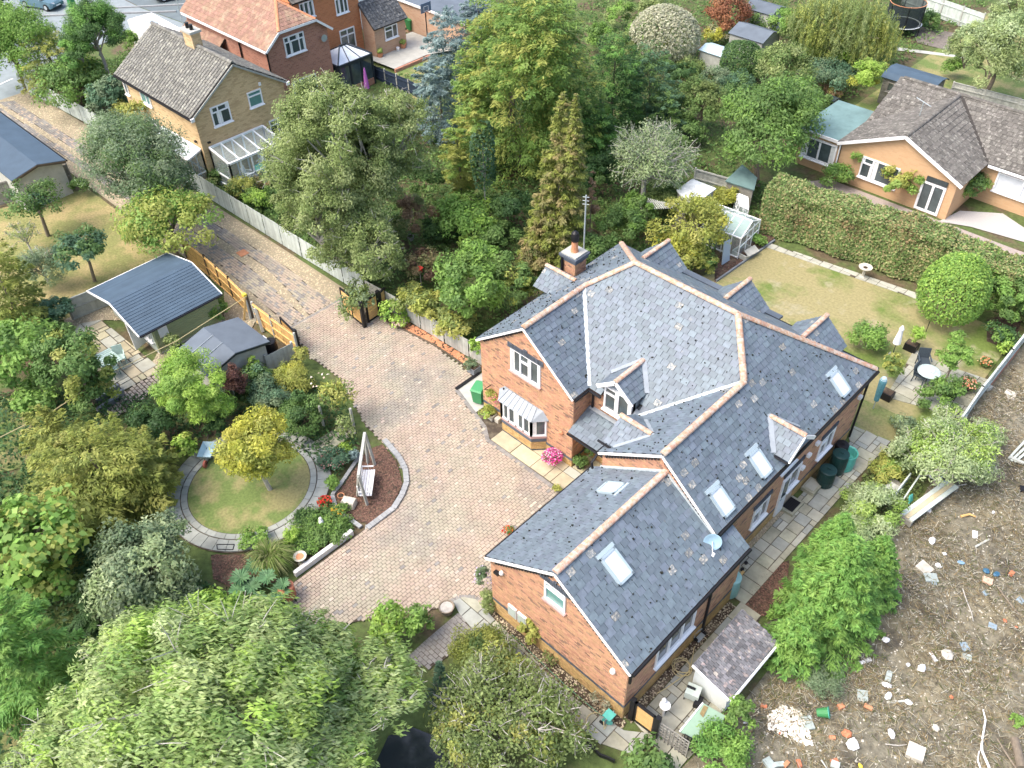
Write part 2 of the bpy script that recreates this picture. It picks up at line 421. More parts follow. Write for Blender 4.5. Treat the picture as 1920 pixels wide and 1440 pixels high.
TILE_BROWN = mat('brown_concrete_tile',(0.128,0.120,0.106),0.9,0.22,(4,0.2),col2=(0.25,0.24,0.21),n2=(5,0.55,0.65),hue=0.008)
TILE_RED = mat('red_clay_tile',(0.27,0.165,0.118),0.85,0.14,(3,0.14),hue=0.01,col2=(0.33,0.25,0.17),n2=(0.8,0.52,0.66))
TILE_DARK = mat('dark_roof_tile',(0.085,0.09,0.095),0.85,0.2,(5,0.2),col2=(0.19,0.19,0.175),n2=(5,0.55,0.65))
TILE_MIX = mat('mottled_roof_slate',(0.145,0.145,0.155),0.85,0.35,(7,0.2),hue=0.05,col2=(0.30,0.26,0.235),n2=(5,0.55,0.65))
GAP = mat('roof_underlay',(0.05,0.045,0.04),0.95,0.0,None)
def brickwall(name,c1,c2,mortar,scale=3.4):
 m = mat(name,c1,0.9,0.0,(1.5,0.10)); N,L = m.node_tree.nodes,m.node_tree.links
 bt = N.new('ShaderNodeTexBrick'); bt.inputs['Scale'].default_value = scale
 bt.inputs['Color1'].default_value = (*c1,1); bt.inputs['Color2'].default_value = (*c2,1); bt.inputs['Mortar'].default_value = (*mortar,1)
 bt.inputs['Mortar Size'].default_value = 0.025; bt.inputs['Brick Width'].default_value = 1.0; bt.inputs['Row Height'].default_value = 0.33; bt.inputs['Bias'].default_value = -0.4
 geo = N.new('ShaderNodeNewGeometry'); sp = N.new('ShaderNodeSeparateXYZ'); L.new(geo.outputs['Position'],sp.inputs[0])
 ad = N.new('ShaderNodeMath'); L.new(sp.outputs[0],ad.inputs[0]); L.new(sp.outputs[1],ad.inputs[1])
 cb = N.new('ShaderNodeCombineXYZ'); L.new(ad.outputs[0],cb.inputs[0]); L.new(sp.outputs[2],cb.inputs[1]); L.new(cb.outputs[0],bt.inputs['Vector'])
 b = N['Principled BSDF']
 L.new(bt.outputs[0],b.inputs['Base Color'])
 return m
YELLOW_WALL = brickwall('yellow_brickwork',(0.62,0.45,0.25),(0.36,0.225,0.105),(0.46,0.36,0.22))
RED_WALL = brickwall('red_brickwork',(0.43,0.20,0.135),(0.24,0.10,0.07),(0.42,0.31,0.25))
ORANGE_WALL = brickwall('orange_red_brickwork',(0.50,0.195,0.085),(0.36,0.13,0.055),(0.45,0.27,0.16))
BUFFRED_WALL = brickwall('mixed_brickwork',(0.50,0.32,0.21),(0.42,0.22,0.13),(0.45,0.36,0.28))
PEACH_WALL = brickwall('peach_brickwork',(0.56,0.36,0.20),(0.50,0.30,0.155),(0.50,0.36,0.24))
RENDER_WHITE = mat('white_render',(0.66,0.70,0.68),0.85,0.0,(1.5,0.10))
TERRA = mat('terracotta',(0.52,0.235,0.125),0.85,0.08,(6,0.12))
RUST = mat('rusty_steel',(0.30,0.105,0.06),0.7,0.06,(6,0.15),col2=(0.38,0.15,0.09),n2=(4,0.5,0.6))
GREEN_BIN = mat('green_bin_plastic',(0.045,0.20,0.07),0.45,0.06,None)
TEAL_PL = mat('teal_plastic',(0.10,0.42,0.36),0.4,0.06,(5,0.1))
BUTT_GREEN = mat('dark_green_plastic',(0.012,0.042,0.040),0.4,0.06,None)
GALV = mat('galvanised_steel',(0.42,0.47,0.48),0.4,0.08,(6,0.12),metal=0.3)
BLUE_CLOTH = mat('blue_cover',(0.10,0.26,0.31),0.8,0.1,(8,0.2))
WHITE_CLOTH = mat('white_cloth',(0.78,0.79,0.80),0.85,0.05,(10,0.08))
PURPLE_CLOTH = mat('purple_cloth',(0.42,0.13,0.42),0.85,0.05,(10,0.08))
TWIG = mat('twig_bark',(0.20,0.165,0.125),0.9,0.2,(8,0.2))
TWIG_PALE = mat('pale_bark',(0.42,0.40,0.36),0.9,0.2,(8,0.2))
BAMBOO = mat('bamboo_cane',(0.52,0.40,0.13),0.6,0.2,None)
CAR_BLUE = mat('blue_grey_car_paint',(0.085,0.16,0.20),0.25,0.03,None,spec=0.6)
RUBBER = mat('tyre_rubber',(0.015,0.015,0.016),0.8,0.1,None)
RED_PL = mat('red_plastic',(0.50,0.05,0.03),0.5,0.1,None)
RED_POT = mat('red_brown_paint',(0.33,0.10,0.07),0.7,0.1,None)
PALE_GREEN = mat('pale_green_panel',(0.24,0.36,0.27),0.6,0.05,(1.5,0.1))
HOSE = mat('buff_hose',(0.52,0.44,0.24),0.6,0.05,None)
DARK_WATER = mat('dark_pond_water',(0.020,0.026,0.030),0.12,0.0,None,spec=0.5)
YELLOW_PL = mat('yellow_plastic',(0.62,0.50,0.06),0.5,0.05,None)
PLASTER = mat('white_rubble',(0.72,0.68,0.60),0.95,0.2,(8,0.12))
# ------------------------------------------------------------------ the setting
def sheet(name,poly,z,m,kind='structure',t=0.0):
 mb = MB(); mb.add([(p[0],p[1],z) for p in poly],[tuple(range(len(poly)))]); o = mb.build(name,m); o['kind'] = kind; return o
def gp(*pts): return [g(*p)[:2] for p in pts]
mb = MB(); N_ = 60; V = []
sheet('ground',[(-260,-60),(120,-60),(120,260),(-260,260)],-0.05,GROUND)
# street beyond the houses
sheet('road',[(-200,36.5),(-84,36.0),(-76.5,36.8),(-70,37.5),(-62.2,49.5),(-62.2,90),(-200,90)],-0.02,ASPHALT)
sheet('road',[(-200,17.2),(-74.4,17.2),(-74.4,20.9),(-77.5,22.5),(-79.2,32),(-70.0,37.4),(-76.5,36.7),(-84,35.9),(-200,36.4)],-0.012,PALE_DRIVE)
mb = MB(); mb.beam((-92,25.6,0.04),(-80.5,37.6,0.04),0.18,0.14); struct('kerb',mb,KERB)
mb = MB(); mb.beam((-86.0,33.9,0.04),(-78.5,42.5,0.04),0.18,0.12); struct('kerb',mb,KERB)
for a,b in ((g(0,158),g(24,147)),):
 mb = MB(); mb.beam((a[0],a[1],0.0),(b[0],b[1],0.0),0.14,0.006); struct('painted_line',mb,WHITE)
def paving(parent,polys,rects,l,w,along,mats,z=0.0,h=0.035,name='paver',stuff='paver_rows',keep=300,gap=0.020,ang=0.0,avoid=()):
 """running bond blocks filling a polygon; along: 'x' or 'y' is the long side"""
 pc = Pieces()
 for poly in polys:
  xs = [p[0] for p in poly]; ys = [p[1] for p in poly]
  a0,a1 = (min(xs),max(xs)) if along == 'x' else (min(ys),max(ys)); b0,b1 = (min(ys),max(ys)) if along == 'x' else (min(xs),max(xs))
  r = 0; b = b0
  while b < b1:
   off = random.uniform(0.35,0.65)*l if r % 2 else 0
   a = a0-off
   while a < a1:
    ca,cb = a+l/2,b+w/2; x,y = (ca,cb) if along == 'x' else (cb,ca)
    ll = l*random.choice((1,1,1,1.0)); a += l
    if not in_poly(x,y,poly): continue
    if any(in_poly(x,y,q) for q in avoid): continue
    t = random.uniform(-0.03,0.03); ex,ey = (l-gap,w-gap) if along == 'x' else (w-gap,l-gap)
    c,s = math.cos(t),math.sin(t)
    pc.box((x+random.uniform(-.005,.005),y+random.uniform(-.005,.005),z-0.02),Vector((c,s,0))*ex,Vector((-s,c,0))*ey,Vector((random.uniform(-.01,.01)*h,random.uniform(-.01,.01)*h,h+random.uniform(-.004,.004))),mats(x,y),min(1,max(0,random.gauss(.5,.25))))
   b += w; r += 1
 return pc
def edge_course(pc,pts,w,l,m,z=0.0,h=0.03):
 """header blocks along a polyline"""
 for p,q in zip(pts[:-1],pts[1:]):
  p,q = Vector((p[0],p[1],0)),Vector((q[0],q[1],0)); d = q-p; n = max(1,round(d.length/l)); u = d.normalized(); v = Vector((-u.y,u.x,0))
  for i in range(n):
   c = p+d*((i+.5)/n); pc.box((c.x,c.y,z-0.02),u*(d.length/n-0.012),v*w,Vector((0,0,h)),m)
COURT = [(-34.4,17.62),(-34.4,21.0),(-31.3,21.5),(-27.6,21.9),(-24.44,21.7),(-24.44,20.35),(-21.57,19.5),(-20.8,18.98),(-14.1,18.95),(-14.1,12.85),(-14.6,12.55),(-15.06,12.6),(-15.48,12.2),(-15.60,11.6),(-17.2,9.4),(-19.6,6.0),(-20.9,6.0),
         (-20.95,8.46),(-20.95,11.57),(-20.92,12.04),(-20.95,13.4),(-21.55,14.7),(-22.95,15.45),(-24.3,15.62),(-25.7,15.72),(-27.9,16.5),(-29.5,17.0),(-31.6,16.9)]
court = sheet('driveway',COURT,0.0,JOINT)
man = [(-15.95,15.75),(-15.1,15.75),(-15.1,16.7),(-15.95,16.7)]
rr_ = random.Random(3)
pv = paving(court,[COURT],None,0.225,0.150,'y',lambda x,y: PAVER_PALE if (rr_.random() < 0.045 or (-31.7 < x < -30.6 and 20.3 < y < 21.2 and rr_.random() < .6)) else (PAVER_GREY if rr_.random() < 0.025 else PAVER),avoid=[man])
edge_course(pv,[(-34.45,17.62),(-34.45,21.0)],0.2,0.1,PAVER_GREY,0.003)
edge_course(pv,[(-24.34,20.4),(-21.5,19.55),(-20.8,19.05),(-14.2,19.0)],0.2,0.11,PAVER_GREY,0.006)
edge_course(pv,[(-14.35,12.75),(-14.6,12.62),(-15.06,12.68),(-15.55,12.25),(-15.70,11.6)],0.22,0.11,PAVER_GREY,0.006)
edge_course(pv,[(-15.95,15.75),(-15.1,15.75),(-15.1,16.7),(-15.95,16.7),(-15.95,15.75)],0.035,0.9,BLACK,0.004)
inner = paving(court,[[(-15.9,15.8),(-15.15,15.8),(-15.15,16.65),(-15.9,16.65)]],None,0.225,0.15,'y',lambda x,y: PAVER); pv.p += inner.p
pv.build('paver',court,'paver_rows',keep=300)
# the shared lane with gravel margins
lane = sheet('lane',[(-74.4,17.1),(-74.4,20.9),(-60,21.45),(-41,21.75),(-34.4,21.8),(-31.5,21.9),(-31.4,21.45),(-34.4,21.0),(-34.4,16.7),(-43.4,17.2),(-56,17.2)],-0.008,GRAVEL_BED)
S_UP = [(-74,18.40),(-61,18.95),(-50,19.5),(-40.2,19.95),(-37,19.45),(-34.6,18.95),(-34.6,20.55),(-36.5,20.55),(-39,20.78),(-50,20.3),(-62.8,19.6),(-73.5,19.25)]
S_LO = [(-74,17.5),(-62.8,17.92),(-50,18.15),(-42,18.2),(-36.5,17.77),(-34.6,17.62),(-34.6,18.72),(-37,18.9),(-40.9,19.3),(-50,18.95),(-60.6,18.47),(-73.5,18.05)]
for nm,S in (('lane_paving',S_UP),('lane_paving',S_LO)):
 so = sheet(nm,S,-0.003,JOINT)
 pl = paving(so,[S],None,0.24,0.155,'x',lambda x,y: PAVER_GREY if rr_.random() < (0.25 if x > -45 else 0.75) else PAVER,z=-0.003)
 pl.build('paver',so,'paver_rows',keep=0)
def pebbles(name,poly,n,r,m,z=0.0,avoid=(),parent=None,flat=0.6):
 xs = [p[0] for p in poly]; ys = [p[1] for p in poly]; P = []
 while len(P) < n:
  X = RNG.uniform(min(xs),max(xs),n); Y = RNG.uniform(min(ys),max(ys),n)
  for x,y in zip(X,Y):
   if in_poly(x,y,poly) and not any(in_poly(x,y,a) for a in avoid): P.append((x,y))
   if len(P) >= n: break
 P = np.array(P); R = RNG.uniform(0.5,1.3,n)*r; A = RNG.uniform(0,2*PI,n)
 base = np.array([(1,0,0),(0,1,0),(-1,0,0),(0,-1,0),(0,0,1)],float)
 V = np.zeros((n,5,3)); c,s = np.cos(A),np.sin(A)
 for k in range(5):
  bx_,by_ = base[k,0]*RNG.uniform(.6,1.2,n),base[k,1]*RNG.uniform(.6,1.2,n)
  V[:,k,0] = P[:,0]+R*(bx_*c-by_*s); V[:,k,1] = P[:,1]+R*(bx_*s+by_*c); V[:,k,2] = z+R*base[k,2]*flat-0.005
 F = np.array([(0,1,4),(1,2,4),(2,3,4),(3,0,4)])
 o = np_mesh(name,V.reshape(-1,3),(F[None]+np.arange(n)[:,None,None]*5).reshape(-1,3),m,tint=np.repeat(RNG.uniform(0,1,n),4)); o['kind'] = 'stuff'; o.parent = parent; return o
def np_mesh(name,V,F,m,tint=None,col=None,parent=None,smooth=False):
 me = bpy.data.meshes.new(name); k = F.shape[1]; nf = len(F)
 me.vertices.add(len(V)); me.vertices.foreach_set('co',np.ascontiguousarray(V,dtype=np.float32).ravel())
 me.loops.add(nf*k); me.loops.foreach_set('vertex_index',np.ascontiguousarray(F,dtype=np.int32).ravel())
 me.polygons.add(nf); me.polygons.foreach_set('loop_start',np.arange(0,nf*k,k,dtype=np.int32))
 try: me.polygons.foreach_set('loop_total',np.full(nf,k,dtype=np.int32))
 except Exception: pass
 if smooth: me.polygons.foreach_set('use_smooth',np.ones(nf,dtype=bool))
 for mm in (m if isinstance(m,(list,tuple)) else [m]): me.materials.append(mm)
 if tint is not None: a = me.attributes.new('tint','FLOAT','FACE'); a.data.foreach_set('value',np.asarray(tint,dtype=np.float32))
 if col is not None:
  a = me.attributes.new('Col','FLOAT_COLOR','FACE'); c4 = np.ones((nf,4),dtype=np.float32); c4[:,:3] = col; a.data.foreach_set('color',c4.ravel())
 me.update(calc_edges=True); o = bpy.data.objects.new(name,me); COL.objects.link(o); o.parent = parent; return o
pebbles('lane_gravel',[(-74,17.3),(-74,20.7),(-60,21.3),(-41,21.65),(-34.5,21.6),(-34.5,17),(-43,17.3)],9000,0.06,GRAVEL,-0.004,avoid=[S_UP,S_LO])
# flag stone paving laid in random courses
def flags(parent,poly,cell,mats,z=0.0,h=0.04,name='flagstone',sizes=((2,2),(3,2),(2,3),(2,1),(1,2),(3,3),(1,1),(2,2),(3,2)),gap=0.034,ang=0.0,seed=1,keep=300,org=None):
 rnd = random.Random(seed); xs = [p[0] for p in poly]; ys = [p[1] for p in poly]
 ox,oy = org or (min(xs),min(ys)); nx = int((max(xs)-ox)/cell)+2; ny = int((max(ys)-oy)/cell)+2
 used = np.zeros((nx,ny),bool); pc = Pieces(); P = poly if area2(poly) > 0 else poly[::-1]
 for j in range(ny):
  for i in range(nx):
   if used[i,j]: continue
   opts = list(sizes); rnd.shuffle(opts)
   for w,d in opts+[(1,1)]:
    if i+w <= nx and j+d <= ny and not used[i:i+w,j:j+d].any(): break
   used[i:i+w,j:j+d] = True
   x0,x1,y0,y1 = ox+i*cell+gap/2,ox+(i+w)*cell-gap/2,oy+j*cell+gap/2,oy+(j+d)*cell-gap/2
   c = clip_poly(P,[(x0,y0),(x1,y0),(x1,y1),(x0,y1)])
   if len(c) < 3: continue
   a = abs(area2(c))
   if a < 0.04: continue
   m = mats(rnd); t = rnd.random(); hh = h+rnd.uniform(-.006,.006)
   if a > 0.985*(x1-x0)*(y1-y0): pc.box(((x0+x1)/2,(y0+y1)/2,z-0.02),Vector((x1-x0,0,0)),Vector((0,y1-y0,0)),Vector((0,0,hh)),m,t)
   else:
    if area2(c) < 0: c = c[::-1]
    pc.poly([(p[0],p[1],z-0.02+hh) for p in c],(0,0,-hh),m,t)
 pc.build(name,parent,'flagstone_cut_pieces',keep=keep)
# flags in front of the house, by the green bin
A1 = [(-20.7,19.15),(-13.95,19.15),(-13.95,21.5),(-16.8,21.5),(-16.8,20.44),(-22.4,20.44),(-22.4,19.85)]
f1 = sheet('front_paving',A1,0.004,JOINT)
flags(f1,[(-20.7,19.15),(-13.95,19.15),(-13.95,20.44),(-20.7,20.44)],0.42,lambda r: FLAG_WARM if r.random() < .7 else FLAG_PALE,z=0.01,seed=4)
flags(f1,[(-16.8,20.46),(-13.95,20.46),(-13.95,21.5),(-16.8,21.5)],0.45,lambda r: FLAG_WARM,z=0.01,seed=5)
A2 = [(-24.3,20.5),(-24.3,21.6),(-22.5,21.6),(-22.5,20.5)]
f2 = sheet('bin_pad',[(-24.3,20.45),(-24.3,22.3),(-22.5,22.3),(-22.5,19.9)],0.004,CONCRETE)
mb = MB(); mb.beam((-24.36,20.4,0.03),(-24.36,22.0,0.03),0.14,0.10); o = mb.build('channel_drain',BLACK); o['kind'] = 'structure'
# flagged path down the long side of the house
EP = [(-8.45,19.7),(-7.15,19.7),(-7.15,29.0),(-7.05,31.7),(-8.85,31.45),(-8.62,30.6),(-8.45,30.4)]
ep = sheet('side_path',EP,0.004,JOINT)
mix3 = lambda r: (FLAG,FLAG,FLAG_PALE,FLAG_BLUE)[r.randrange(4)]
flags(ep,EP,0.29,mix3,z=0.012,seed=11)
EP2 = [(-7.35,13.0),(-5.2,12.6),(-5.1,14.9),(-6.0,17.0),(-6.4,19.7),(-7.35,19.7)]
ep2 = sheet('yard_paving',EP2,0.004,JOINT); flags(ep2,EP2,0.31,mix3,z=0.012,seed=13)
# path below the near gable
LP = [gp((850,1128))[0],gp((868,1120))[0],gp((892,1124))[0],gp((930,1165))[0],gp((990,1225))[0],gp((1080,1312))[0],gp((1170,1370))[0],gp((1215,1375))[0],gp((1200,1420))[0],gp((1120,1392))[0],gp((1010,1290))[0],gp((945,1205))[0],gp((893,1188))[0],gp((862,1152))[0]]
lp = sheet('front_path',LP,0.004,JOINT); flags(lp,LP,0.36,lambda r: FLAG_BLUE if r.random() < .6 else FLAG,z=0.012,seed=17,sizes=((2,2),(2,2),(3,2),(2,1),(2,3)))
BP = gp((862,1152),(895,1187),(870,1208),(838,1232),(806,1252),(762,1240),(800,1205))
bp = sheet('block_path',BP,0.002,JOINT)
pl = paving(bp,[BP],None,0.225,0.165,'x',lambda x,y: PAVER_GREY,z=0.002); edge_course(pl,[BP[0],BP[6],BP[5]],0.2,0.12,PAVER_GREY,0.006); pl.build('paver',bp,'paver_rows',keep=200)
# round lawn with its ring of setts
CX,CY,CR = -26.6,9.80,2.68
circ = lambda r,n=48: [(CX+r*math.cos(2*PI*i/n),CY+r*math.sin(2*PI*i/n)) for i in range(n)]
sheet('round_lawn',circ(CR),0.012,LAWN)
ring = sheet('circular_path',circ(3.66),0.006,JOINT)
rp_ = Pieces(); rn = random.Random(5)
def ring_course(r0,r1,n,m,off=0.0):
 for i in range(n):
  a0,a1 = 2*PI*(i+off)/n,2*PI*(i+off+0.955)/n
  P = [(CX+r*math.cos(a),CY+r*math.sin(a),0.035+rn.uniform(0,.006)) for r,a in ((r0,a0),(r1,a0),(r1,(a0+a1)/2),(r1,a1),(r0,a1),(r0,(a0+a1)/2))]
  rp_s.append((P,m))
rp_s = []
ring_course(2.71,2.97,40,FLAG_BLUE); ring_course(3.02,3.60,40,FLAG_BLUE,0.5)
for P,m in rp_s:
 b = MB(); b.add(P+[(p[0],p[1],0) for p in P],[tuple(range(6))]+[(i,i+6,(i+1) % 6+6,(i+1) % 6) for i in range(6)]); b.build('sett',m,ring)
# spur of the round path to the drive
SPP = gp((578,836),(640,798),(668,812),(600,860))
sp = sheet('spur_path',SPP,0.008,JOINT); flags(sp,SPP,0.33,lambda r: FLAG,z=0.014,seed=19)
# bark beds
BB = gp((683,800),(745,862),(758,905),(740,950),(690,985),(652,955),(622,925),(620,905),(645,880),(678,840))
BB = [(-20.98,12.1),(-21.05,13.35),(-21.65,14.55),(-22.9,15.25),(-24.2,15.5),(-24.4,14.8),(-23.6,12.9),(-23.3,12.0),(-22.6,11.7),(-21.6,11.9)]
sheet('bark_bed',BB,0.004,SOIL); pebbles('bark_mulch',BB,3500,0.055,BARK_CHIP,0.01,flat=0.5)
kb = Pieces()
edge_course(kb,[(-20.85,11.9),(-20.85,13.35),(-21.15,14.1),(-21.55,14.72),(-22.2,15.2),(-22.95,15.48),(-24.3,15.72)],0.24,0.22,KERB,0.02,0.11)
edge_course(kb,[(-23.42,12.0),(-23.75,12.9),(-24.45,14.5)],0.16,0.22,KERB,0.02,0.09); edge_course(kb,[(-23.42,12.0),(-22.6,11.6),(-21.1,11.75)],0.18,0.22,KERB,0.02,0.09)
kbo = MB(); kbo.add([(-20.9,11.8,.003),(-20.9,12.0,.003),(-21.1,12.0,.003)],[(0,1,2)]); ko = struct('bed_kerb',kbo,KERB); kb.build('kerb_block',ko,'kerb_blocks',keep=120)
B2 = gp((395,1040),(500,1040),(520,1090),(450,1110),(400,1085)); sheet('mulched_bed',B2,0.003,SOIL); pebbles('bark_mulch',B2,1100,0.05,BARK_CHIP,0.008,flat=0.5)
B3 = gp((1370,1150),(1440,1065),(1480,1050),(1470,1140),(1400,1165)); sheet('mulched_bed',B3,0.003,SOIL); pebbles('bark_mulch',B3,1400,0.05,BARK_CHIP,0.008,flat=0.5)
# bed along the fence by the drive
FB = [(-31.2,21.6),(-27.6,22.0),(-24.6,21.95),(-24.6,22.4),(-28.0,22.45),(-31.2,22.1)]
sheet('fence_bed',FB,0.004,SOIL)
o = pebbles('bed_stones',FB,380,0.09,TERRA,0.01); o['label'] = 'buff and terracotta stones along the foot of the pale fence'
mb = MB(); mb.beam((-31.2,21.5,0.03),(-27.6,21.93,0.03),0.08,0.10); mb.beam((-27.6,21.93,0.03),(-24.5,21.9,0.03),0.08,0.10); struct('bed_edging',mb,WOOD_DARK)
# strip of stones at the foot of the long wall
WS = [(-8.68,19.7),(-8.48,19.7),(-8.48,25.2),(-8.68,25.2)]; sheet('gravel_strip',WS,0.002,GRAVEL_BED); pebbles('strip_gravel',WS,600,0.04,GRAVEL,0.004)
WS = [(-13.9,12.15),(-7.5,12.3),(-7.5,12.78),(-14.1,12.78)]; sheet('gravel_strip',WS,0.002,SOIL); pebbles('strip_gravel',WS,700,0.04,GRAVEL,0.004)
WS = [(-7.70,12.9),(-7.37,12.9),(-7.37,19.4),(-7.70,19.4)]; sheet('gravel_strip',WS,0.002,SOIL); pebbles('strip_gravel',WS,450,0.04,GRAVEL,0.004)
# back garden
BL = [(-21.4,34.0),(-19.9,41.6),(-11.0,42.85),(-5.9,43.2),(-5.55,34.0),(-8.2,31.6),(-9.0,30.9),(-14,31.2),(-18.2,33.0)]
sheet('back_lawn',BL,0.0,LAWN_DRY)
sheet('side_lawn',[(-8.95,31.2),(-7.05,31.75),(-6.0,33.6),(-8.65,33.5),(-9.6,33.4)],0.006,LAWN)
ST = [(-19.9,41.35),(-11.0,42.6),(-11.0,43.15),(-19.9,41.85)]
stp = sheet('stepping_path',ST,0.006,JOINT); flags(stp,ST,0.30,lambda r: FLAG_PALE,z=0.014,seed=23,sizes=((2,1),(2,2),(3,2),(2,2)))
RB = gp((1340,530),(1440,455),(1460,440),(1400,430),(1340,490)); sheet('mulched_bed',RB,0.008,SOIL); pebbles('bark_mulch',RB,1300,0.06,BARK_CHIP,0.012,flat=0.5)
mb = MB(); a,b = g(1343,528),g(1452,452); mb.beam((a[0],a[1],.06),(b[0],b[1],.06),0.10,0.12); struct('bed_edging',mb,SLEEPER)
RPT = gp((1660,745),(1715,655),(1765,683),(1860,715),(1800,790),(1735,765))
rpt = sheet('garden_patio',RPT,0.008,JOINT); flags(rpt,RPT,0.33,lambda r: FLAG_PALE if r.random() < .6 else FLAG,z=0.016,seed=29)
sheet('round_bed',[(p[0],p[1]) for p in gp((1850,600),(1880,590),(1915,600),(1900,660),(1850,640))],0.004,SOIL)
# summer house patio
PP = gp((150,608),(190,600),(302,692),(292,700),(232,732),(175,690),(130,640))
pt = sheet('summerhouse_patio',PP,0.004,JOINT); flags(pt,PP,0.31,lambda r: FLAG_WARM if r.random() < .6 else FLAG_PALE,z=0.014,seed=31,gap=0.05)
PS = gp((300,694),(318,708),(250,762),(215,785),(190,775),(232,736))
ps = sheet('sett_steps',PS,0.003,JOINT); pl = paving(ps,[PS],None,0.26,0.2,'x',lambda x,y: PAVER_PALE,z=0.003,gap=0.05); pl.build('paver',ps,'paver_rows',keep=200)
GS = gp((120,600),(190,565),(235,600),(185,600),(150,612),(130,630)); sheet('gravel_patch',GS,0.0,GRAVEL_BED); pebbles('patch_gravel',GS,700,0.05,GRAVEL,0.002)
GS = gp((300,655),(330,662),(330,690),(310,705),(285,680)); sheet('gravel_patch',GS,0.0,GRAVEL_BED); pebbles('patch_gravel',GS,500,0.05,GRAVEL,0.002)
GS = gp((420,540),(455,560),(480,600),(470,620),(420,600)); sheet('gravel_patch',GS,0.0,GRAVEL_BED); pebbles('patch_gravel',GS,600,0.05,GRAVEL,0.002)
# neighbours' lawns and yards
sheet('orchard_lawn',[(-58.5,11.9),(-56.5,17.0),(-44.0,17.0),(-43.3,11.5),(-46,6),(-60,3)],-0.01,mat('rough_lawn',(0.20,0.205,0.075),0.95,0,(8,0.25),col2=(0.31,0.255,0.12),n2=(0.5,0.45,0.6),bump=(40,.6,.03)))
sheet('left_lawn',gp((-60,740),(40,745),(70,830),(70,870),(-60,900)),-0.01,LAWN)
sheet('left_lawn',gp((-40,1330),(40,1345),(60,1440),(-40,1500)),-0.01,LAWN)
sheet('terrace',[(-59.4,42.4),(-55.2,42.6),(-55.3,46.2),(-54.2,48.65),(-59.9,48.65),(-59.9,46.6),(-58.2,46.6),(-58.2,43.1),(-59.4,43.1)],0.25,CONCRETE)
mb = MB(); mb.bx(-55.2,-55.0,42.6,46.4,-0.05,0.24); struct('terrace_wall',mb,RED_WALL)
sheet('neighbour_lawn',[(-55.0,42.5),(-55.0,48.6),(-48.0,48.6),(-49.5,40.0)],-0.01,LAWN)
sheet('bungalow_path',[(-23.5,47.6),(-21,50.9),(-8,51.0),(-4,53),(-4,49.6),(-12,48.0),(-15,46.4)],-0.01,mat('gravel_drive',(0.33,0.28,0.25),.95,0,(25,.25),bump=(50,.6,.02)))
sheet('bungalow_terrace',gp((1760,415),(1800,395),(1880,400),(1925,430),(1925,455),(1820,425)),0.0,mat('pale_gravel',(0.42,0.40,0.38),.95,0,(25,.25),bump=(50,.6,.02)))
sheet('far_lawn',[(-25,58),(-25,92),(12,92),(12,63),(-12,63),(-20,66)],-0.015,LAWN)
sheet('far_path',gp((1680,88),(1830,108),(1830,112),(1680,94)),0.0,CONCRETE)
sheet('bare_earth',gp((1705,45),(1790,62),(1780,95),(1720,80)),-0.003,mat('bare_earth',(0.17,0.15,0.13),.95,0,(5,.3)))
# the waste ground beyond the fence
sheet('waste_ground',[(-5.35,60),(-5.35,36.5),(-4.5,29),(-6.2,19.0),(-5.0,18.3),(-4.95,15.3),(-5.2,12.3),(-4.0,6),(25,4),(25,60)],-0.03,WASTE)
def stalks(name,poly,n,lo,hi,cols,w=0.011,flat=0.35,z=0.0,avoid=()):
 xs = [p[0] for p in poly]; ys = [p[1] for p in poly]; P = []
 while len(P) < n:
  X = RNG.uniform(min(xs),max(xs),n); Y = RNG.uniform(min(ys),max(ys),n)
  P += [(x,y) for x,y in zip(X,Y) if in_poly(x,y,poly)]
 P = np.array(P[:n]); 
 # gather in drifts
 f = np.sin(P[:,0]*1.3+np.sin(P[:,1]*.9)*2)+np.sin(P[:,1]*1.7+P[:,0]*.6); keep = RNG.uniform(-2.2,1.8,n) < f; P = P[keep]; n = len(P)
 A = RNG.uniform(0,2*PI,n); E = RNG.uniform(0,flat,n); L = RNG.uniform(lo,hi,n)
 D = np.stack([np.cos(A)*np.cos(E),np.sin(A)*np.cos(E),np.sin(E)],1); S = np.stack([-np.sin(A),np.cos(A),np.zeros(n)],1)*(w*RNG.uniform(.5,1.5,n))[:,None]
 B = np.concatenate([P,np.full((n,1),z)+RNG.uniform(0,.06,(n,1))],1)
 V = np.stack([B-S,B+S,B+D*L[:,None]+S*.5,B+D*L[:,None]-S*.5],1)
 ci = RNG.integers(0,len(cols),n); C = np.array(cols)[ci]*RNG.uniform(.6,1.25,(n,1))
 o = np_mesh(name,V.reshape(-1,3),np.arange(4*n).reshape(-1,4),LEAF,col=C); o['kind'] = 'stuff'; return o
WG = [(-5.2,36),(-4.3,29),(-5.6,21.0),(-4.8,18.0),(-4.7,12.5),(-3,8),(6,12),(8,30),(2,45),(-5,45)]
stalks('dry_stalks',WG,90000,0.05,0.34,[(0.36,0.29,0.16),(0.28,0.21,0.11),(0.46,0.42,0.30),(0.17,0.14,0.10),(0.13,0.15,0.05),(0.50,0.48,0.40)])
pebbles('rubble_stones',WG,3500,0.045,STONE,-0.02)
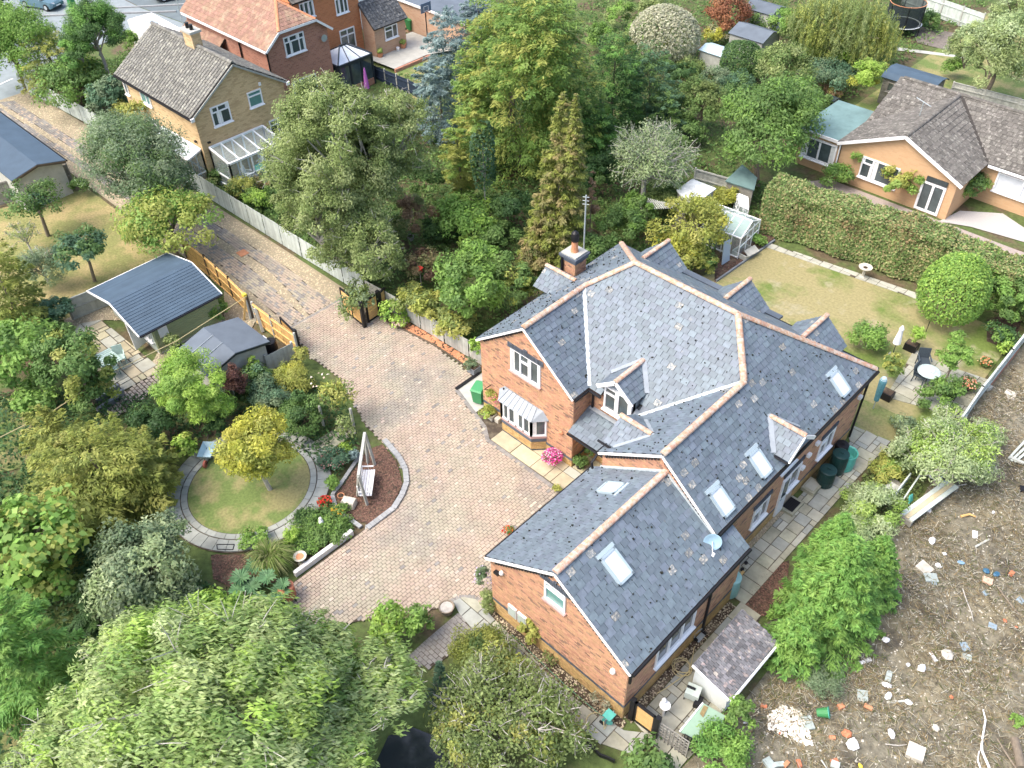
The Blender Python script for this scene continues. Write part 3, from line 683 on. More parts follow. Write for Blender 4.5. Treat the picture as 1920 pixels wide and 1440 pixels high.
# ------------------------------------------------------------------ building helpers
def wall_bricks(pc,a,b,z0,zfun,openings=(),outward=None,plinth=0.0,bands=(),depth=0.018,buff=False):
 """courses of bricks on the vertical wall a-b (plan points); zfun(s): wall top at distance s; openings: (s0,s1,z0,z1)"""
 a,b = Vector((a[0],a[1],0)),Vector((b[0],b[1],0)); d = b-a; L = d.length; u = d/L
 n = Vector((u.y,-u.x,0)) if outward is None else Vector((outward[0],outward[1],0))
 bw,bh = 0.235,0.083; r = 0
 z = z0
 while True:
  zm = z+bh/2
  if zm > max(zfun(L*t/20) for t in range(21)): break
  s = -(r % 2)*bw/2
  while s < L:
   s0,s1 = max(0,s),min(L,s+bw); s += bw
   cuts = [(s0,s1)]
   for o in openings:
    if o[2] < zm < o[3]:
     nc = []
     for c in cuts:
      if o[1] <= c[0] or o[0] >= c[1]: nc.append(c)
      else:
       if c[0] < o[0]: nc.append((c[0],o[0]))
       if c[1] > o[1]: nc.append((o[1],c[1]))
     cuts = nc
   for c in cuts:
    if c[1]-c[0] < 0.04: continue
    if zfun((c[0]+c[1])/2) < zm+bh*0.4: continue
    if zm < plinth-0.17: m = BRICK_BUFF
    elif zm < plinth: m = BRICK_BLUE
    else: m = BRICK_DK if random.random() < 0.10 else BRICK
    for z_0,z_1,mm in bands:
     if z_0 < zm < z_1: m = mm
    w = c[1]-c[0]-0.012
    ctr = a+u*((c[0]+c[1])/2)+Vector((0,0,zm))
    pc.box(ctr,u*w,Vector((0,0,1))*(bh-0.012),n*(depth+random.uniform(-0.003,0.003)),m,min(1,max(0,random.gauss(0.5,0.27))))
  z += bh; r += 1
def window(parent,ctr,u,n,w,h,cols,glass=None,fw=0.06,top=None,sill=True,curtain=0.0,frame_mat=None,name='window',recess=0.0,toplights=(),sillmat=None):
 """casement window: frame, mullions, one pane per light. ctr: centre on the wall face; u along, n outward"""
 glass = glass or GLASS; frame_mat = frame_mat or UPVC
 u,n,z = Vector(u).normalized(),Vector(n).normalized(),Vector((0,0,1)); c = Vector(ctr)-n*recess
 R = Matrix((u,n,z)).transposed()
 fr = MB(); dep = 0.10
 def bar(x0,x1,z0,z1,d=dep,off=0.0):
  fr.box(c+u*((x0+x1)/2)+z*((z0+z1)/2)+n*(d/2-0.03+off),(x1-x0,d,z1-z0),rot=R)
 X = [-w/2]+[-w/2+w*sum(cols[:i+1])/sum(cols) for i in range(len(cols))]
 bar(-w/2,w/2,h/2-fw,h/2); bar(-w/2,w/2,-h/2,-h/2+fw)
 bar(-w/2,-w/2+fw,-h/2+fw,h/2-fw); bar(w/2-fw,w/2,-h/2+fw,h/2-fw)
 for x in X[1:-1]: bar(x-fw*0.5,x+fw*0.5,-h/2+fw,h/2-fw)
 lights = []
 for i in range(len(cols)):
  x0,x1 = X[i]+fw*(1 if i == 0 else 0.5),X[i+1]-fw*(1 if i == len(cols)-1 else 0.5)
  if i in toplights:
   zt = h/2-h*(top or 0.3)
   bar(x0,x1,zt-fw*0.5,zt+fw*0.5)
   lights += [(x0,x1,-h/2+fw,zt-fw*0.5),(x0,x1,zt+fw*0.5,h/2-fw)]
  else: lights.append((x0,x1,-h/2+fw,h/2-fw))
 wo = fr.build(name,frame_mat,parent)
 for x0,x1,z0,z1 in lights:
  MB().box(c+u*((x0+x1)/2)+z*((z0+z1)/2)+n*0.004,(x1-x0,0.012,z1-z0),rot=R).build('pane',glass,wo)
  if curtain > 0:
   wd = (x1-x0)*curtain; sgn = random.choice((-1,1)); xc = (x0+wd/2) if sgn < 0 else (x1-wd/2)
   MB().box(c+u*xc+z*((z0+z1)/2)+n*0.012,(wd,0.006,(z1-z0)*0.96),rot=R).build('curtain',CURTAIN,wo)
 if sill:
  MB().box(c-z*(h/2+0.03)+n*(0.06+recess),(w+0.10,0.20,0.06),rot=R).build('sill',sillmat or frame_mat,wo)
 return wo
def gable_wall(mb,a,b,z0,zl,zr,apex=None,t=0.25,n=None,mat=0):
 """wall from a to b (plan) with a pitched top; apex = (s, z)"""
 a,b = Vector((a[0],a[1],0)),Vector((b[0],b[1],0)); u = (b-a); L = u.length; u /= L
 n = Vector((n[0],n[1],0)) if n else Vector((u.y,-u.x,0))
 prof = [(0,z0),(L,z0),(L,zr)]+([apex] if apex else [])+[(0,zl)]
 P = [a+u*s+Vector((0,0,z)) for s,z in prof]; Q = [p-n*t for p in P]; k = len(P)
 mb.add(P+Q,[tuple(range(k)),tuple(range(2*k-1,k-1,-1))]+[(i,k+i,k+(i+1) % k,(i+1) % k) for i in range(k)],mat)
# ------------------------------------------------------------------ the main house
HZ = lambda x,y: 0
NWz = lambda x,y: 4.35+.783*(x+22.6)
SWz = lambda x,y: 4.35+.806*(y-21.375)
NEz = lambda x,y: 4.30+.715*(30.75-y)
Ez = lambda x,y: 4.20+.837*(-8.51-x)
FEz = lambda x,y: 6.66-.80*(x+19.65)
EWz = lambda x,y: 6.45+.69*(x+11.2)
GWz = lambda x,y: 5.66-.69*(-11.0-x)
GEz = lambda x,y: 5.66-.69*(x+11.0)
def lift(poly,zf): return [(x,y,zf(x,y)) for x,y in poly]
house = thing('brick_house','large orange brick house with blue grey slate roofs and terracotta ridges beside the paved court','house',(-14.0,22.0,0))
W = {}
mb = MB()
gable_wall(mb,(-22.44,20.46),(-16.83,20.46),-0.1,4.35,4.30,(2.79,6.50),n=(0,-1)); W['front'] = mb.build('wall',MORTAR,house); W['front']['label'] = 'brick gable wall with bay window facing the court'
mb = MB(); mb.bx(-17.08,-16.83,20.71,21.56,-0.1,4.25); W['fe'] = mb.build('wall',MORTAR,house)
mb = MB(); mb.bx(-16.83,-13.80,21.56,21.81,-0.1,4.28); W['recess'] = mb.build('wall',MORTAR,house)
mb = MB(); mb.bx(-22.44,-22.19,20.72,30.5,-0.1,4.3); mb.bx(-22.18,-8.96,30.25,30.5,-0.1,4.2); W['back'] = mb.build('wall',MORTAR,house)
mb = MB(); mb.bx(-8.95,-8.70,18.82,30.5,-0.1,4.15); W['east'] = mb.build('wall',MORTAR,house); W['east']['label'] = 'long brick side wall with low windows above the flagged path'
mb = MB(); gable_wall(mb,(-13.9,18.81),(-8.96,18.81),-0.1,4.42,4.22,(2.7,6.30),n=(0,-1)); mb.bx(-13.9,-13.65,19.07,21.55,-0.1,4.4); W['ewgable'] = mb.build('wall',MORTAR,house)
mb = MB(); gable_wall(mb,(-14.16,12.81),(-7.73,12.81),-0.1,3.30,3.28,(3.16,5.50),n=(0,-1)); W['garage'] = mb.build('wall',MORTAR,house); W['garage']['label'] = 'near gable wall of orange brick above a blue brick plinth'
MB().bx(-14.16,-13.91,13.07,18.80,-0.1,3.25).build('wall',MORTAR,house); mb = MB(); mb.bx(-7.98,-7.73,13.07,19.6,-0.1,3.25); mb.bx(-8.69,-7.98,19.35,19.6,-0.1,3.5); W['garage_side'] = mb.build('wall',MORTAR,house)
# openings (along the wall, heights)
front_open = [(1.93,3.72,3.74,5.06)]
gar_open = [(2.70,3.66,3.76,4.80)]
pc = Pieces()
wall_bricks(pc,(-22.44,20.46),(-16.83,20.46),0.0,lambda s: 6.50-abs(s-2.79)*0.775,front_open,(0,-1),0.62)
pb = {}; pb['front'] = pc
pc = Pieces(); wall_bricks(pc,(-16.83,20.46),(-16.83,21.56),0,lambda s: 4.28,(),(1,0),0.62); pb['fe'] = pc
pc = Pieces(); wall_bricks(pc,(-16.83,21.56),(-13.9,21.56),0,lambda s: 4.3,[(0.78,2.33,3.60,6)],(0,-1),0.62); pb['recess'] = pc
east_open = [(3.0,4.15,1.3,2.45),(5.2,6.6,0.2,2.5),(8.2,9.4,1.25,2.45),(6.62,7.72,3.25,5)]
pc = Pieces(); wall_bricks(pc,(-8.70,19.0),(-8.70,30.5),0,lambda s: 4.15,east_open,(1,0),0.72); pb['east'] = pc
pc = Pieces(); wall_bricks(pc,(-13.9,18.81),(-8.70,18.81),3.2,lambda s: min(6.30-0.66*(2.7-s),6.30-(s-2.7)*0.80),(),(0,-1),0.0); pb['ewgable'] = pc
pc = Pieces(); wall_bricks(pc,(-14.16,12.81),(-7.73,12.81),0,lambda s: 5.50-abs(s-3.16)*0.678,gar_open,(0,-1),0.94); pb['garage'] = pc
pc = Pieces(); wall_bricks(pc,(-7.73,12.81),(-7.73,19.6),0,lambda s: 3.24,[(1.6,3.9,1.45,2.75)],(1,0),0.94); pb['garage_side'] = pc
# the 300 bricks that show largest become bricks of their own, the rest one joined part
allp = [(k,p) for k,q in pb.items() for p in q.p]
tot = Pieces(); tot.p = [p for _,p in allp]; sc = tot.score()
big = set(np.argsort(-sc)[:300].tolist())
for k in pb:
 one = Pieces(); rest = Pieces()
 for i,(kk,p) in enumerate(allp):
  if kk == k: (one if i in big else rest).p.append(p)
 if one.p: one.build('brick',W[k],'brickwork',keep=400,minpx=-5)
 rest.build('brick',W[k],'brickwork',keep=0)
# roof carcass and slates
roof = MB()
def rp(poly,zf,t=0.10,d=0.03): roof.slab([(x,y,zf(x,y)-d) for x,y in poly],t,0)
NW_A = [(-22.6,20.36),(-19.65,20.36),(-19.65,24.24),(-22.6,24.24)]; NW_B = [(-22.6,24.24),(-19.65,24.24),(-18.1,25.75),(-22.6,30.75)]
FE_P = [(-19.65,20.36),(-16.79,20.36),(-16.79,21.4),(-19.65,24.24)]
SW_P = [(-16.79,21.375),(-14.17,21.375),(-11.2,23.98),(-12.9,25.75),(-18.1,25.75),(-19.65,24.24)]
E_A = [(-11.2,18.75),(-8.51,18.75),(-8.51,23.98),(-11.2,23.98)]; E_B = [(-11.2,23.98),(-8.51,23.98),(-8.51,30.85),(-12.9,25.75)]
EW_P = [(-14.06,18.75),(-11.2,18.75),(-11.2,23.98),(-14.17,21.4)]
NE_P = [(-8.51,30.85),(-22.6,30.75),(-18.1,25.75),(-12.9,25.75)]
GW_P = [(-14.35,12.75),(-11.0,12.75),(-11.0,18.80),(-14.35,18.80)]
GE_P = [(-11.0,12.75),(-7.6,12.75),(-7.6,19.75),(-8.50,19.75),(-8.50,18.80),(-11.0,18.80)]
GE_1 = [(-11.0,12.75),(-7.6,12.75),(-7.6,18.80),(-11.0,18.80)]; GE_2 = [(-8.50,18.80),(-7.6,18.80),(-7.6,19.75),(-8.50,19.75)]
in_dormer = lambda p: -16.15 < p.x < -14.40 and p.y < 22.0
SW_C = [(-16.79,21.375),(-16.15,21.375),(-16.15,21.95),(-17.35,21.95)]
SW_D = [(-14.40,21.375),(-14.17,21.375),(-13.5,21.95),(-14.40,21.95)]
SW_E = [(-17.35,21.95),(-13.5,21.95),(-11.2,23.98),(-12.9,25.75),(-18.1,25.75),(-19.65,24.24)]
for P,zf in ((NW_A,NWz),(NW_B,NWz),(FE_P,FEz),(SW_C,SWz),(SW_D,SWz),(SW_E,SWz),(E_A,Ez),(E_B,Ez),(EW_P,EWz),(NE_P,NEz),(GW_P,GWz),(GE_1,GEz),(GE_2,GEz)): rp(P,zf)
roof_o = roof.build('roof',SLATE_DARK,house); roof_o['label'] = 'blue grey slate roof with lichened slates'
sl = Pieces(); GA,SWD = 0.262,0.335
kw = dict(gauge=GA,width=SWD,mat=SLATE,mat2=SLATE_LICHEN)
roof_tiles(sl,[lift(NW_A,NWz),lift(NW_B,NWz)],(-22.6,30.75,NWz(-22.6,0)),(0,-1,0),(1,0,.783),p2=0.05,**kw)
roof_tiles(sl,[lift(FE_P,FEz)],(-16.79,20.36,FEz(-16.79,0)),(0,1,0),(-1,0,.80),p2=0.05,**kw)
roof_tiles(sl,[lift(SW_P,SWz)],(-16.79,21.375,4.35),(1,0,0),(0,1,.806),p2=0.012,skip=in_dormer,**kw)
roof_tiles(sl,[lift(E_A,Ez),lift(E_B,Ez)],(-8.51,18.75,4.20),(0,1,0),(-1,0,.837),p2=0.045,**kw)
roof_tiles(sl,[lift(EW_P,EWz)],(-14.06,23.98,EWz(-14.06,0)),(0,-1,0),(1,0,.69),p2=0.01,**kw)
roof_tiles(sl,[lift(NE_P,NEz)],(-8.51,30.75,4.30),(-1,0,0),(0,-1,.715),p2=0.1,**kw)
roof_tiles(sl,[lift(GW_P,GWz)],(-14.35,18.8,GWz(-14.35,0)),(0,-1,0),(1,0,.69),p2=0.01,**kw)
roof_tiles(sl,[lift(GE_1,GEz),lift(GE_2,GEz)],(-7.6,12.75,GEz(-7.6,0)),(0,1,0),(-1,0,.69),p2=0.045,**kw)
sl.build('slate',roof_o,'slate_courses',keep=300)
def moss(polys,n,seed):
 r = random.Random(seed); mo = MB()
 for P,zf,k in polys:
  xs = [p[0] for p in P]; ys = [p[1] for p in P]; c = 0
  while c < k:
   x,y = r.uniform(min(xs),max(xs)),r.uniform(min(ys),max(ys))
   if not in_poly(x,y,P) or in_dormer(Vector((x,y,0))): continue
   c += 1; s_ = r.uniform(.016,.036)*(1.5 if r.random() < .15 else 1); mo.blob((x,y,zf(x,y)+.04),(s_*r.uniform(.8,2),s_,.03),5,3,.3,rz=r.uniform(0,3))
 tag(mo.build('moss_tufts',mat('dark_moss',(.022,.024,.018),.95,.3,None),roof_o),kind='stuff')
moss(((NW_A,NWz,110),(NW_B,NWz,120),(FE_P,FEz,40),(SW_P,SWz,70),(E_A,Ez,60),(E_B,Ez,110),(EW_P,EWz,70),(GW_P,GWz,80),(GE_1,GEz,70)),0,5)
for a,b in (((-19.65,20.36,6.68),(-19.65,24.24,6.68)),((-19.65,24.24,6.70),(-18.1,25.75,7.90)),((-18.1,25.75,7.90),(-12.9,25.75,7.90)),
             ((-18.1,25.75,7.90),(-22.55,30.70,4.40)),((-12.9,25.75,7.90),(-8.55,30.80,4.26)),((-12.9,25.75,7.90),(-11.2,23.98,6.50)),
             ((-11.2,23.98,6.50),(-11.2,18.75,6.50)),((-11.0,18.78,5.70),(-11.0,12.75,5.70))):
 ridge(roof_o,'ridge_tile',a,b,RIDGE,0.145,0.36)
# lead valleys
def valley(a,b,w=0.17): MB().beam((a[0],a[1],a[2]+0.045),(b[0],b[1],b[2]+0.045),w,0.02).build('lead_flashing',LEAD_PALE,roof_o)
LEAD_PALE = mat('pale_lead',(0.46,0.51,0.53),.5,.05,(4,.1))
valley((-16.79,21.4,4.38),(-19.60,24.19,6.63)); valley((-14.17,21.4,4.40),(-11.25,23.93,6.42))
for x_,z_ in ((-13.9,3.66),(-8.6,4.02)): MB().beam((x_,18.77,z_),(-11.0,18.77,5.66),0.10,0.16).build('lead_flashing',LEAD_PALE,roof_o)
# barge boards (verges) and dentil bricks
for a,b in (((-22.6,20.33,4.27),(-19.65,20.33,6.58)),((-16.79,20.33,4.29),(-19.65,20.33,6.58)),((-14.06,18.72,4.40),(-11.2,18.72,6.37)),((-8.51,18.72,4.12),(-11.2,18.72,6.37)),((-14.35,12.72,3.27),(-11.0,12.72,5.58)),((-7.6,12.72,3.24),(-11.0,12.72,5.58))):
 MB().beam(a,b,0.05,0.09).build('verge',WHITE,house)
dn = MB()
def dentil(a,b,sp=0.16):
 a,b = Vector(a),Vector(b); n = int((b-a).length/sp); d = (b-a).normalized()
 for i in range(n):
  p = a+(b-a)*((i+.5)/n); dn.box(p,(0.085,0.09,0.12),tint=0.5)
for a,b in (((-22.2,20.42,4.46),(-19.75,20.42,6.38)),((-13.75,18.77,4.44),(-11.3,18.77,6.16)),((-8.9,18.77,4.32),(-11.1,18.77,6.16)),((-13.9,12.77,3.42),(-11.1,12.77,5.36)),((-7.95,12.77,3.32),(-10.9,12.77,5.36)),((-17.0,20.42,4.32),(-19.55,20.42,6.38))):
 dentil(a,b)
tag(dn.build('dentil_course',BRICK_BLACK,house),kind='stuff')
# gutters and downpipes
def gutter(a,b): MB().tube([a,b],0.07,6).build('gutter',BLACK,house)
gutter((-22.66,20.4,4.25),(-22.66,30.8,4.25)); gutter((-16.73,20.4,4.25),(-16.73,21.32,4.25)); gutter((-16.7,21.31,4.26),(-16.1,21.31,4.26)); gutter((-14.42,21.31,4.26),(-14.15,21.31,4.26))
gutter((-8.45,18.8,4.1),(-8.45,30.85,4.1)); gutter((-14.41,12.8,3.25),(-14.41,18.8,3.25)); gutter((-7.54,12.8,3.22),(-7.54,19.75,3.22)); gutter((-22.5,30.86,4.18),(-8.5,30.92,4.18)); gutter((-14.12,18.8,4.4),(-14.12,19.4,4.4))
for p in ([(-16.62,21.36,4.2),(-16.62,21.47,4.0),(-16.62,21.47,3.15)],[(-22.36,20.38,2.0)][:0] or [(-20.95,20.40,2.3),(-20.95,20.40,0.1)],[(-8.5,30.9,4.1),(-8.62,30.6,3.7),(-8.62,30.6,0.1)],[(-7.55,12.85,3.2),(-7.65,12.85,2.95),(-7.65,12.85,2.95-.4)][:3],[(-7.6,17.55,3.2),(-7.66,17.55,2.8),(-7.66,17.55,0.1)],[(-14.1,18.7,4.3),(-14.1,18.4,4.1),(-14.05,18.4,3.8)]):
 MB().tube(p,0.055,8).build('downpipe',BLACK,house)
# windows in the gables
w = window(house,(-19.60,20.46,4.42),(1,0,0),(0,-1,0),1.78,1.30,(1,1,1),toplights=(1,),top=0.36,curtain=0.28,sillmat=LINTEL_SILL,fw=0.075); w['label'] = 'three light upstairs window in the gable over the bay'
w = window(house,(-10.98,12.81,4.28),(1,0,0),(0,-1,0),0.96,1.02,(1,),GLASS_TEAL,toplights=(0,),top=0.30,sillmat=LINTEL_SILL,fw=0.075); w['label'] = 'single obscured window in the near gable'
arch = MB()
for k in range(27): arch.box((-19.60-1.05+2.10*(k+.5)/27,20.42,5.17+(0.05 if 12 <= k <= 14 else 0)),(0.055,0.08,0.24+(0.1 if 12 <= k <= 14 else 0)),tint=random.random())
for k in range(18): arch.box((-10.98-0.68+1.36*(k+.5)/18,12.77,4.93+(0.05 if 8 <= k <= 9 else 0)),(0.055,0.08,0.22+(0.1 if 8 <= k <= 9 else 0)),tint=random.random())
tag(arch.build('window_arch',BRICK_BLUE,house),kind='stuff')
# bay window
bay = MB()
bpl = [(-21.15,20.44),(-20.68,19.96),(-18.83,19.96),(-18.36,20.44)]
bay.prism(bpl,-0.1,0.62,0); bay_o = bay.build('bay_window',BRICK_BUFF,house); bay_o['label'] = 'bay window with lead roof'
bb = MB()
def pol(off,z0,z1,m): bb.prism([(-21.15-off,20.44),(-20.68-off*.6,19.96-off),(-18.83+off*.6,19.96-off),(-18.36+off,20.44)],z0,z1,m)
pol(0.03,0.62,0.84,0); bb.build('plinth_band',BRICK_BLUE,bay_o)
bb = MB(); pol(0.05,0.84,0.98,0); bb.build('bay_sill',LINTEL_SILL,bay_o)
bpc = Pieces()
for (p,q) in zip(bpl[:-1],bpl[1:]):
 d = Vector((q[0]-p[0],q[1]-p[1],0)).normalized(); nn = Vector((d.y,-d.x,0))
 wall_bricks(bpc,p,q,0.05,lambda s: 0.60,(),(nn.x,nn.y),0.0,bands=((-1,0.7,BRICK_BUFF),(0.0,0.12,BRICK_BLUE)))
bpc.build('brick',bay_o,'brickwork',keep=0)
fr = MB()
zs0,zs1 = 0.98,2.02
def bayside(p,q,n):
 p,q = Vector((p[0],p[1],0)),Vector((q[0],q[1],0))
 for z0,z1 in ((zs0,zs0+0.09),(zs1-0.09,zs1)): fr.beam((p.x,p.y,(z0+z1)/2),(q.x,q.y,(z0+z1)/2),0.11,z1-z0)
 for i in range(n+1):
  x = p+(q-p)*(i/n); fr.box((x.x,x.y,(zs0+zs1)/2),(0.11,0.11,zs1-zs0))
 for i in range(n):
  a_,b_ = p+(q-p)*((i+.06)/n),p+(q-p)*((i+.94)/n); m_ = (a_+b_)/2; d = (b_-a_).normalized()
  R = Matrix((d,Vector((d.y,-d.x,0)),Vector((0,0,1)))).transposed()
  MB().box((m_.x,m_.y,(zs0+zs1)/2),((b_-a_).length,0.02,zs1-zs0-0.16),rot=R).build('pane',GLASS,bay_o)
  cu = p+(q-p)*((i+.22 if i % 2 == 0 else i+.8)/n); nn = Vector((d.y,-d.x,0))
  MB().box((cu.x+nn.x*0.018,cu.y+nn.y*0.018,(zs0+zs1)/2),((b_-a_).length*0.3,0.012,zs1-zs0-0.2),rot=R).build('curtain',CURTAIN,bay_o)
bayside(bpl[0],bpl[1],1); bayside(bpl[1],bpl[2],4); bayside(bpl[2],bpl[3],1)
fr.build('frame',UPVC,bay_o)
br = MB()
e0 = [(-21.30,20.44,2.03),(-20.78,19.82,2.03),(-18.73,19.82,2.03),(-18.20,20.44,2.03)]; t0 = [(-20.95,20.45,2.42),(-20.62,20.36,2.46),(-18.89,20.36,2.46),(-18.56,20.45,2.42)]
br.add(e0+t0,[(0,1,5,4),(1,2,6,5),(2,3,7,6),(4,5,6,7),(3,2,1,0)],0,0.5)
for k in range(1,7):
 x = k/7; a = Vector(e0[1]).lerp(Vector(e0[2]),x); b = Vector(t0[1]).lerp(Vector(t0[2]),x); br.beam(a+Vector((0,0,.015)),b+Vector((0,0,.015)),0.03,0.03,0,0.9)
for i in (1,2): br.beam(Vector(e0[i])+Vector((0,0,.015)),Vector(t0[i])+Vector((0,0,.015)),0.05,0.04,0,0.9)
br.build('bay_roof',LEAD,bay_o)
# dormer over the recess
dm = MB(); dm.slab([(-16.05,21.50,3.62),(-14.50,21.50,3.62),(-14.50,21.50,5.0),(-15.29,21.50,5.62),(-16.05,21.50,5.0)],0.1,nrm=(0,-1,0))
dm.slab([(-14.50,21.5,3.62),(-14.50,22.55,4.9),(-14.50,22.2,5.0),(-14.50,21.5,5.0)],0.05,nrm=(1,0,0)); dm.slab([(-16.05,21.5,3.62),(-16.05,22.55,4.9),(-16.05,22.2,5.0),(-16.05,21.5,5.0)],0.05,nrm=(-1,0,0))
dorm = dm.build('dormer',LEAD,house); dorm['label'] = 'gabled dormer with white barge boards above the porch'
def gablet(parent,axis,x0,ridge_z,eave_z,half,front,back,along,slates=True,barge=None,nm='gablet_roof'):
 """small two sided roof; axis 'y': ridge runs along y at x=x0 from front to back, axis 'x': along x at y=x0"""
 def P(a,s,z): return (x0+s,a,z) if axis == 'y' else (a,x0+s,z)
 carc = MB(); pcs = Pieces(); sgn = 1 if back > front else -1
 sl_ = (ridge_z-eave_z)/half
 for s in (-1,1):
  # where the slope meets the main roof further back: along(z) gives the plan position
  poly = [P(front,s*half,eave_z),P(front,0,ridge_z),P(along(ridge_z),0,ridge_z),P(along(eave_z),s*half,eave_z)]
  carc.slab(poly,0.05,nrm=Vector(P(0,s*sl_,1))-Vector(P(0,0,0)) if False else None)
  if slates:
   u = Vector(P(1,0,0))-Vector(P(0,0,0)); v = Vector(P(0,-s*half,ridge_z-eave_z))-Vector(P(0,0,0))
   if u.cross(v).z < 0: u = -u
   roof_tiles(pcs,[poly],poly[0],u,v,0.25,0.30,SLATE,mat2=SLATE_LICHEN,p2=0.05,lift=0.03)
 ro = carc.build(nm,SLATE_DARK,parent)
 pcs.build('slate',ro,'slate_courses',keep=0)
 for V,F in ridge_run(None,P(front-0.02*sgn,0,ridge_z+0.05),P(along(ridge_z),0,ridge_z+0.05),0.12,0.34): MB().add(V,F).build('ridge_tile',RIDGE,parent)
 if barge:
  bb = MB()
  for s in (-1,1): bb.beam(P(front-0.02*sgn,s*(half+0.02),eave_z-0.05),P(front-0.02*sgn,0,ridge_z-0.05),0.05,0.17)
  bb.build('barge_board',WHITE,parent)
 return ro
gablet(dorm,'y',-15.32,5.70,4.98,0.90,21.22,22.9,lambda z: 21.375+(z-4.35)/.806,barge=True)
fl = MB()
for s in (-1,1): fl.beam((-15.32,23.05,5.78),(-15.32+s*0.95,22.15,5.06),0.20,0.02)
fl.build('flashing',LEAD,dorm)
window(dorm,(-15.28,21.48,4.32),(1,0,0),(0,-1,0),1.44,1.30,(1,1),toplights=(0,),top=0.28,curtain=0.25,fw=0.08)
# porch roof and cross gablet on the west slope
po = MB(); po.slab([(-16.81,20.10,2.60),(-13.92,20.10,2.60),(-13.92,21.54,3.20),(-16.81,21.54,3.20)],0.08)
porch = po.build('porch_roof',SLATE_DARK,house)
pcs = Pieces(); roof_tiles(pcs,[[(-16.81,20.10,2.60),(-13.92,20.10,2.60),(-13.92,21.54,3.20),(-16.81,21.54,3.20)]],(-16.81,20.10,2.60),(1,0,0),(0,1,.416),0.26,0.36,SLATE); pcs.build('slate',porch,'slate_courses',keep=0)
MB().beam((-16.7,21.42,3.24),(-15.2,21.42,3.24),0.22,0.02).build('lead_flashing',LEAD,porch)
MB().tube([(-16.8,20.05,2.53),(-13.95,20.05,2.53)],0.06,6).build('gutter',BLACK,porch)
cg = gablet(house,'x',20.06,5.50,4.80,1.0,-14.10,-12.5,lambda z: -11.2-(6.45-z)/.69,nm='cross_gable_roof')
fl = MB(); fl.beam((-12.50,20.06,5.58),(-13.60,19.05,4.86),0.14,0.02); fl.beam((-12.50,20.06,5.58),(-13.60,21.07,4.86),0.14,0.02); fl.build('lead_flashing',LEAD,cg)
MB().tube([(-14.35,19.02,4.70),(-13.55,19.02,4.70)],0.055,6).build('gutter',BLACK,cg)
# rear gablets, left gablet, garden room roof
for x0 in (-19.80,-15.19,-11.28):
 gablet(house,'y',x0,5.72,4.66,1.22,30.80,28.9,lambda z: 30.75-(z-4.30)/.715,nm='rear_gable_roof')
gablet(house,'x',25.55,5.45,4.75,0.95,-23.05,-21,lambda z: -22.6+(z-4.35)/.783,nm='side_gable_roof')
lean = MB(); lean.slab([(-20.0,31.0,3.35),(-14.0,31.0,3.35),(-14.0,32.6,3.15),(-20.0,32.6,3.15)],0.12); lean.bx(-19.8,-14.2,30.52,32.4,-0.1,3.1,0)
lo = lean.build('garden_room',FELT_PALE,house); MB().box((-17.2,31.75,3.29),(1.2,0.5,0.06)).build('skylight',GLASS_PALE,lo)
# east dormer
ed = MB(); ed.slab([(-8.72,23.45,3.3),(-8.72,24.75,3.3),(-8.72,24.75,4.72),(-8.72,24.1,5.22),(-8.72,23.45,4.72)],0.1,nrm=(1,0,0))
edo = ed.build('dormer',LEAD,house); edo['label'] = 'gabled dormer on the side slope above the water butts'
gablet(edo,'x',24.12,5.36,4.60,0.93,-8.32,-9.6,lambda z: -8.51-(z-4.2)/.837,barge=False)
fl = MB(); fl.beam((-9.92,24.12,5.45),(-9.0,23.15,4.68),0.22,0.02); fl.beam((-9.92,24.12,5.45),(-9.0,25.09,4.68),0.12,0.02); fl.build('flashing',LEAD,edo)
MB().tube([(-8.3,23.13,4.55),(-8.95,23.13,4.55)],0.05,6).build('gutter',BLACK,edo)
bb = MB(); bb.beam((-8.30,24.12,5.32),(-8.30,25.07,4.56),0.05,0.16); bb.beam((-8.30,24.12,5.32),(-8.30,23.17,4.56),0.05,0.16); bb.build('barge_board',WHITE,edo)
window(edo,(-8.68,24.1,3.95),(0,1,0),(1,0,0),1.15,1.15,(1,1),toplights=(),fw=0.08)
# east wall openings
for s0,s1,z0,z1,cols,tl in ((3.0,4.15,1.3,2.45,(1,1),(0,)),(8.2,9.4,1.25,2.45,(1,1),(0,))):
 window(house,(-8.70,19.0+(s0+s1)/2,(z0+z1)/2),(0,1,0),(1,0,0),s1-s0,z1-z0,cols,toplights=tl,fw=0.09)
dw = window(house,(-8.70,19.0+6.15,1.85),(0,1,0),(1,0,0),0.9,1.2,(1,),fw=0.09)
door = MB(); door.box((-8.66,19.0+5.45,1.25),(0.10,0.62,2.3)); door_o = door.build('back_door',UPVC,house); MB().box((-8.60,19.0+5.45,1.75),(0.02,0.36,1.0)).build('pane',GLASS,door_o); MB().box((-8.58,19.0+5.25,1.2),(0.05,0.12,0.03)).build('handle',GALV,door_o)
window(house,(-7.73,12.81+2.75,2.1),(0,1,0),(1,0,0),2.3,1.3,(1,1,1),fw=0.09)
ar = MB()
for y0,y1,zt,x in ((21.9,23.25,2.62,-8.66),(24.1,25.7,2.68,-8.66),(27.1,28.5,2.6,-8.66),(14.3,16.85,2.88,-7.69)):
 n = int((y1-y0)/0.085)
 for k in range(n): ar.box((x,y0+(y1-y0)*(k+.5)/n,zt),(0.08,0.055,0.22),tint=random.random())
tag(ar.build('window_arch',BRICK_BLUE,house),kind='stuff')
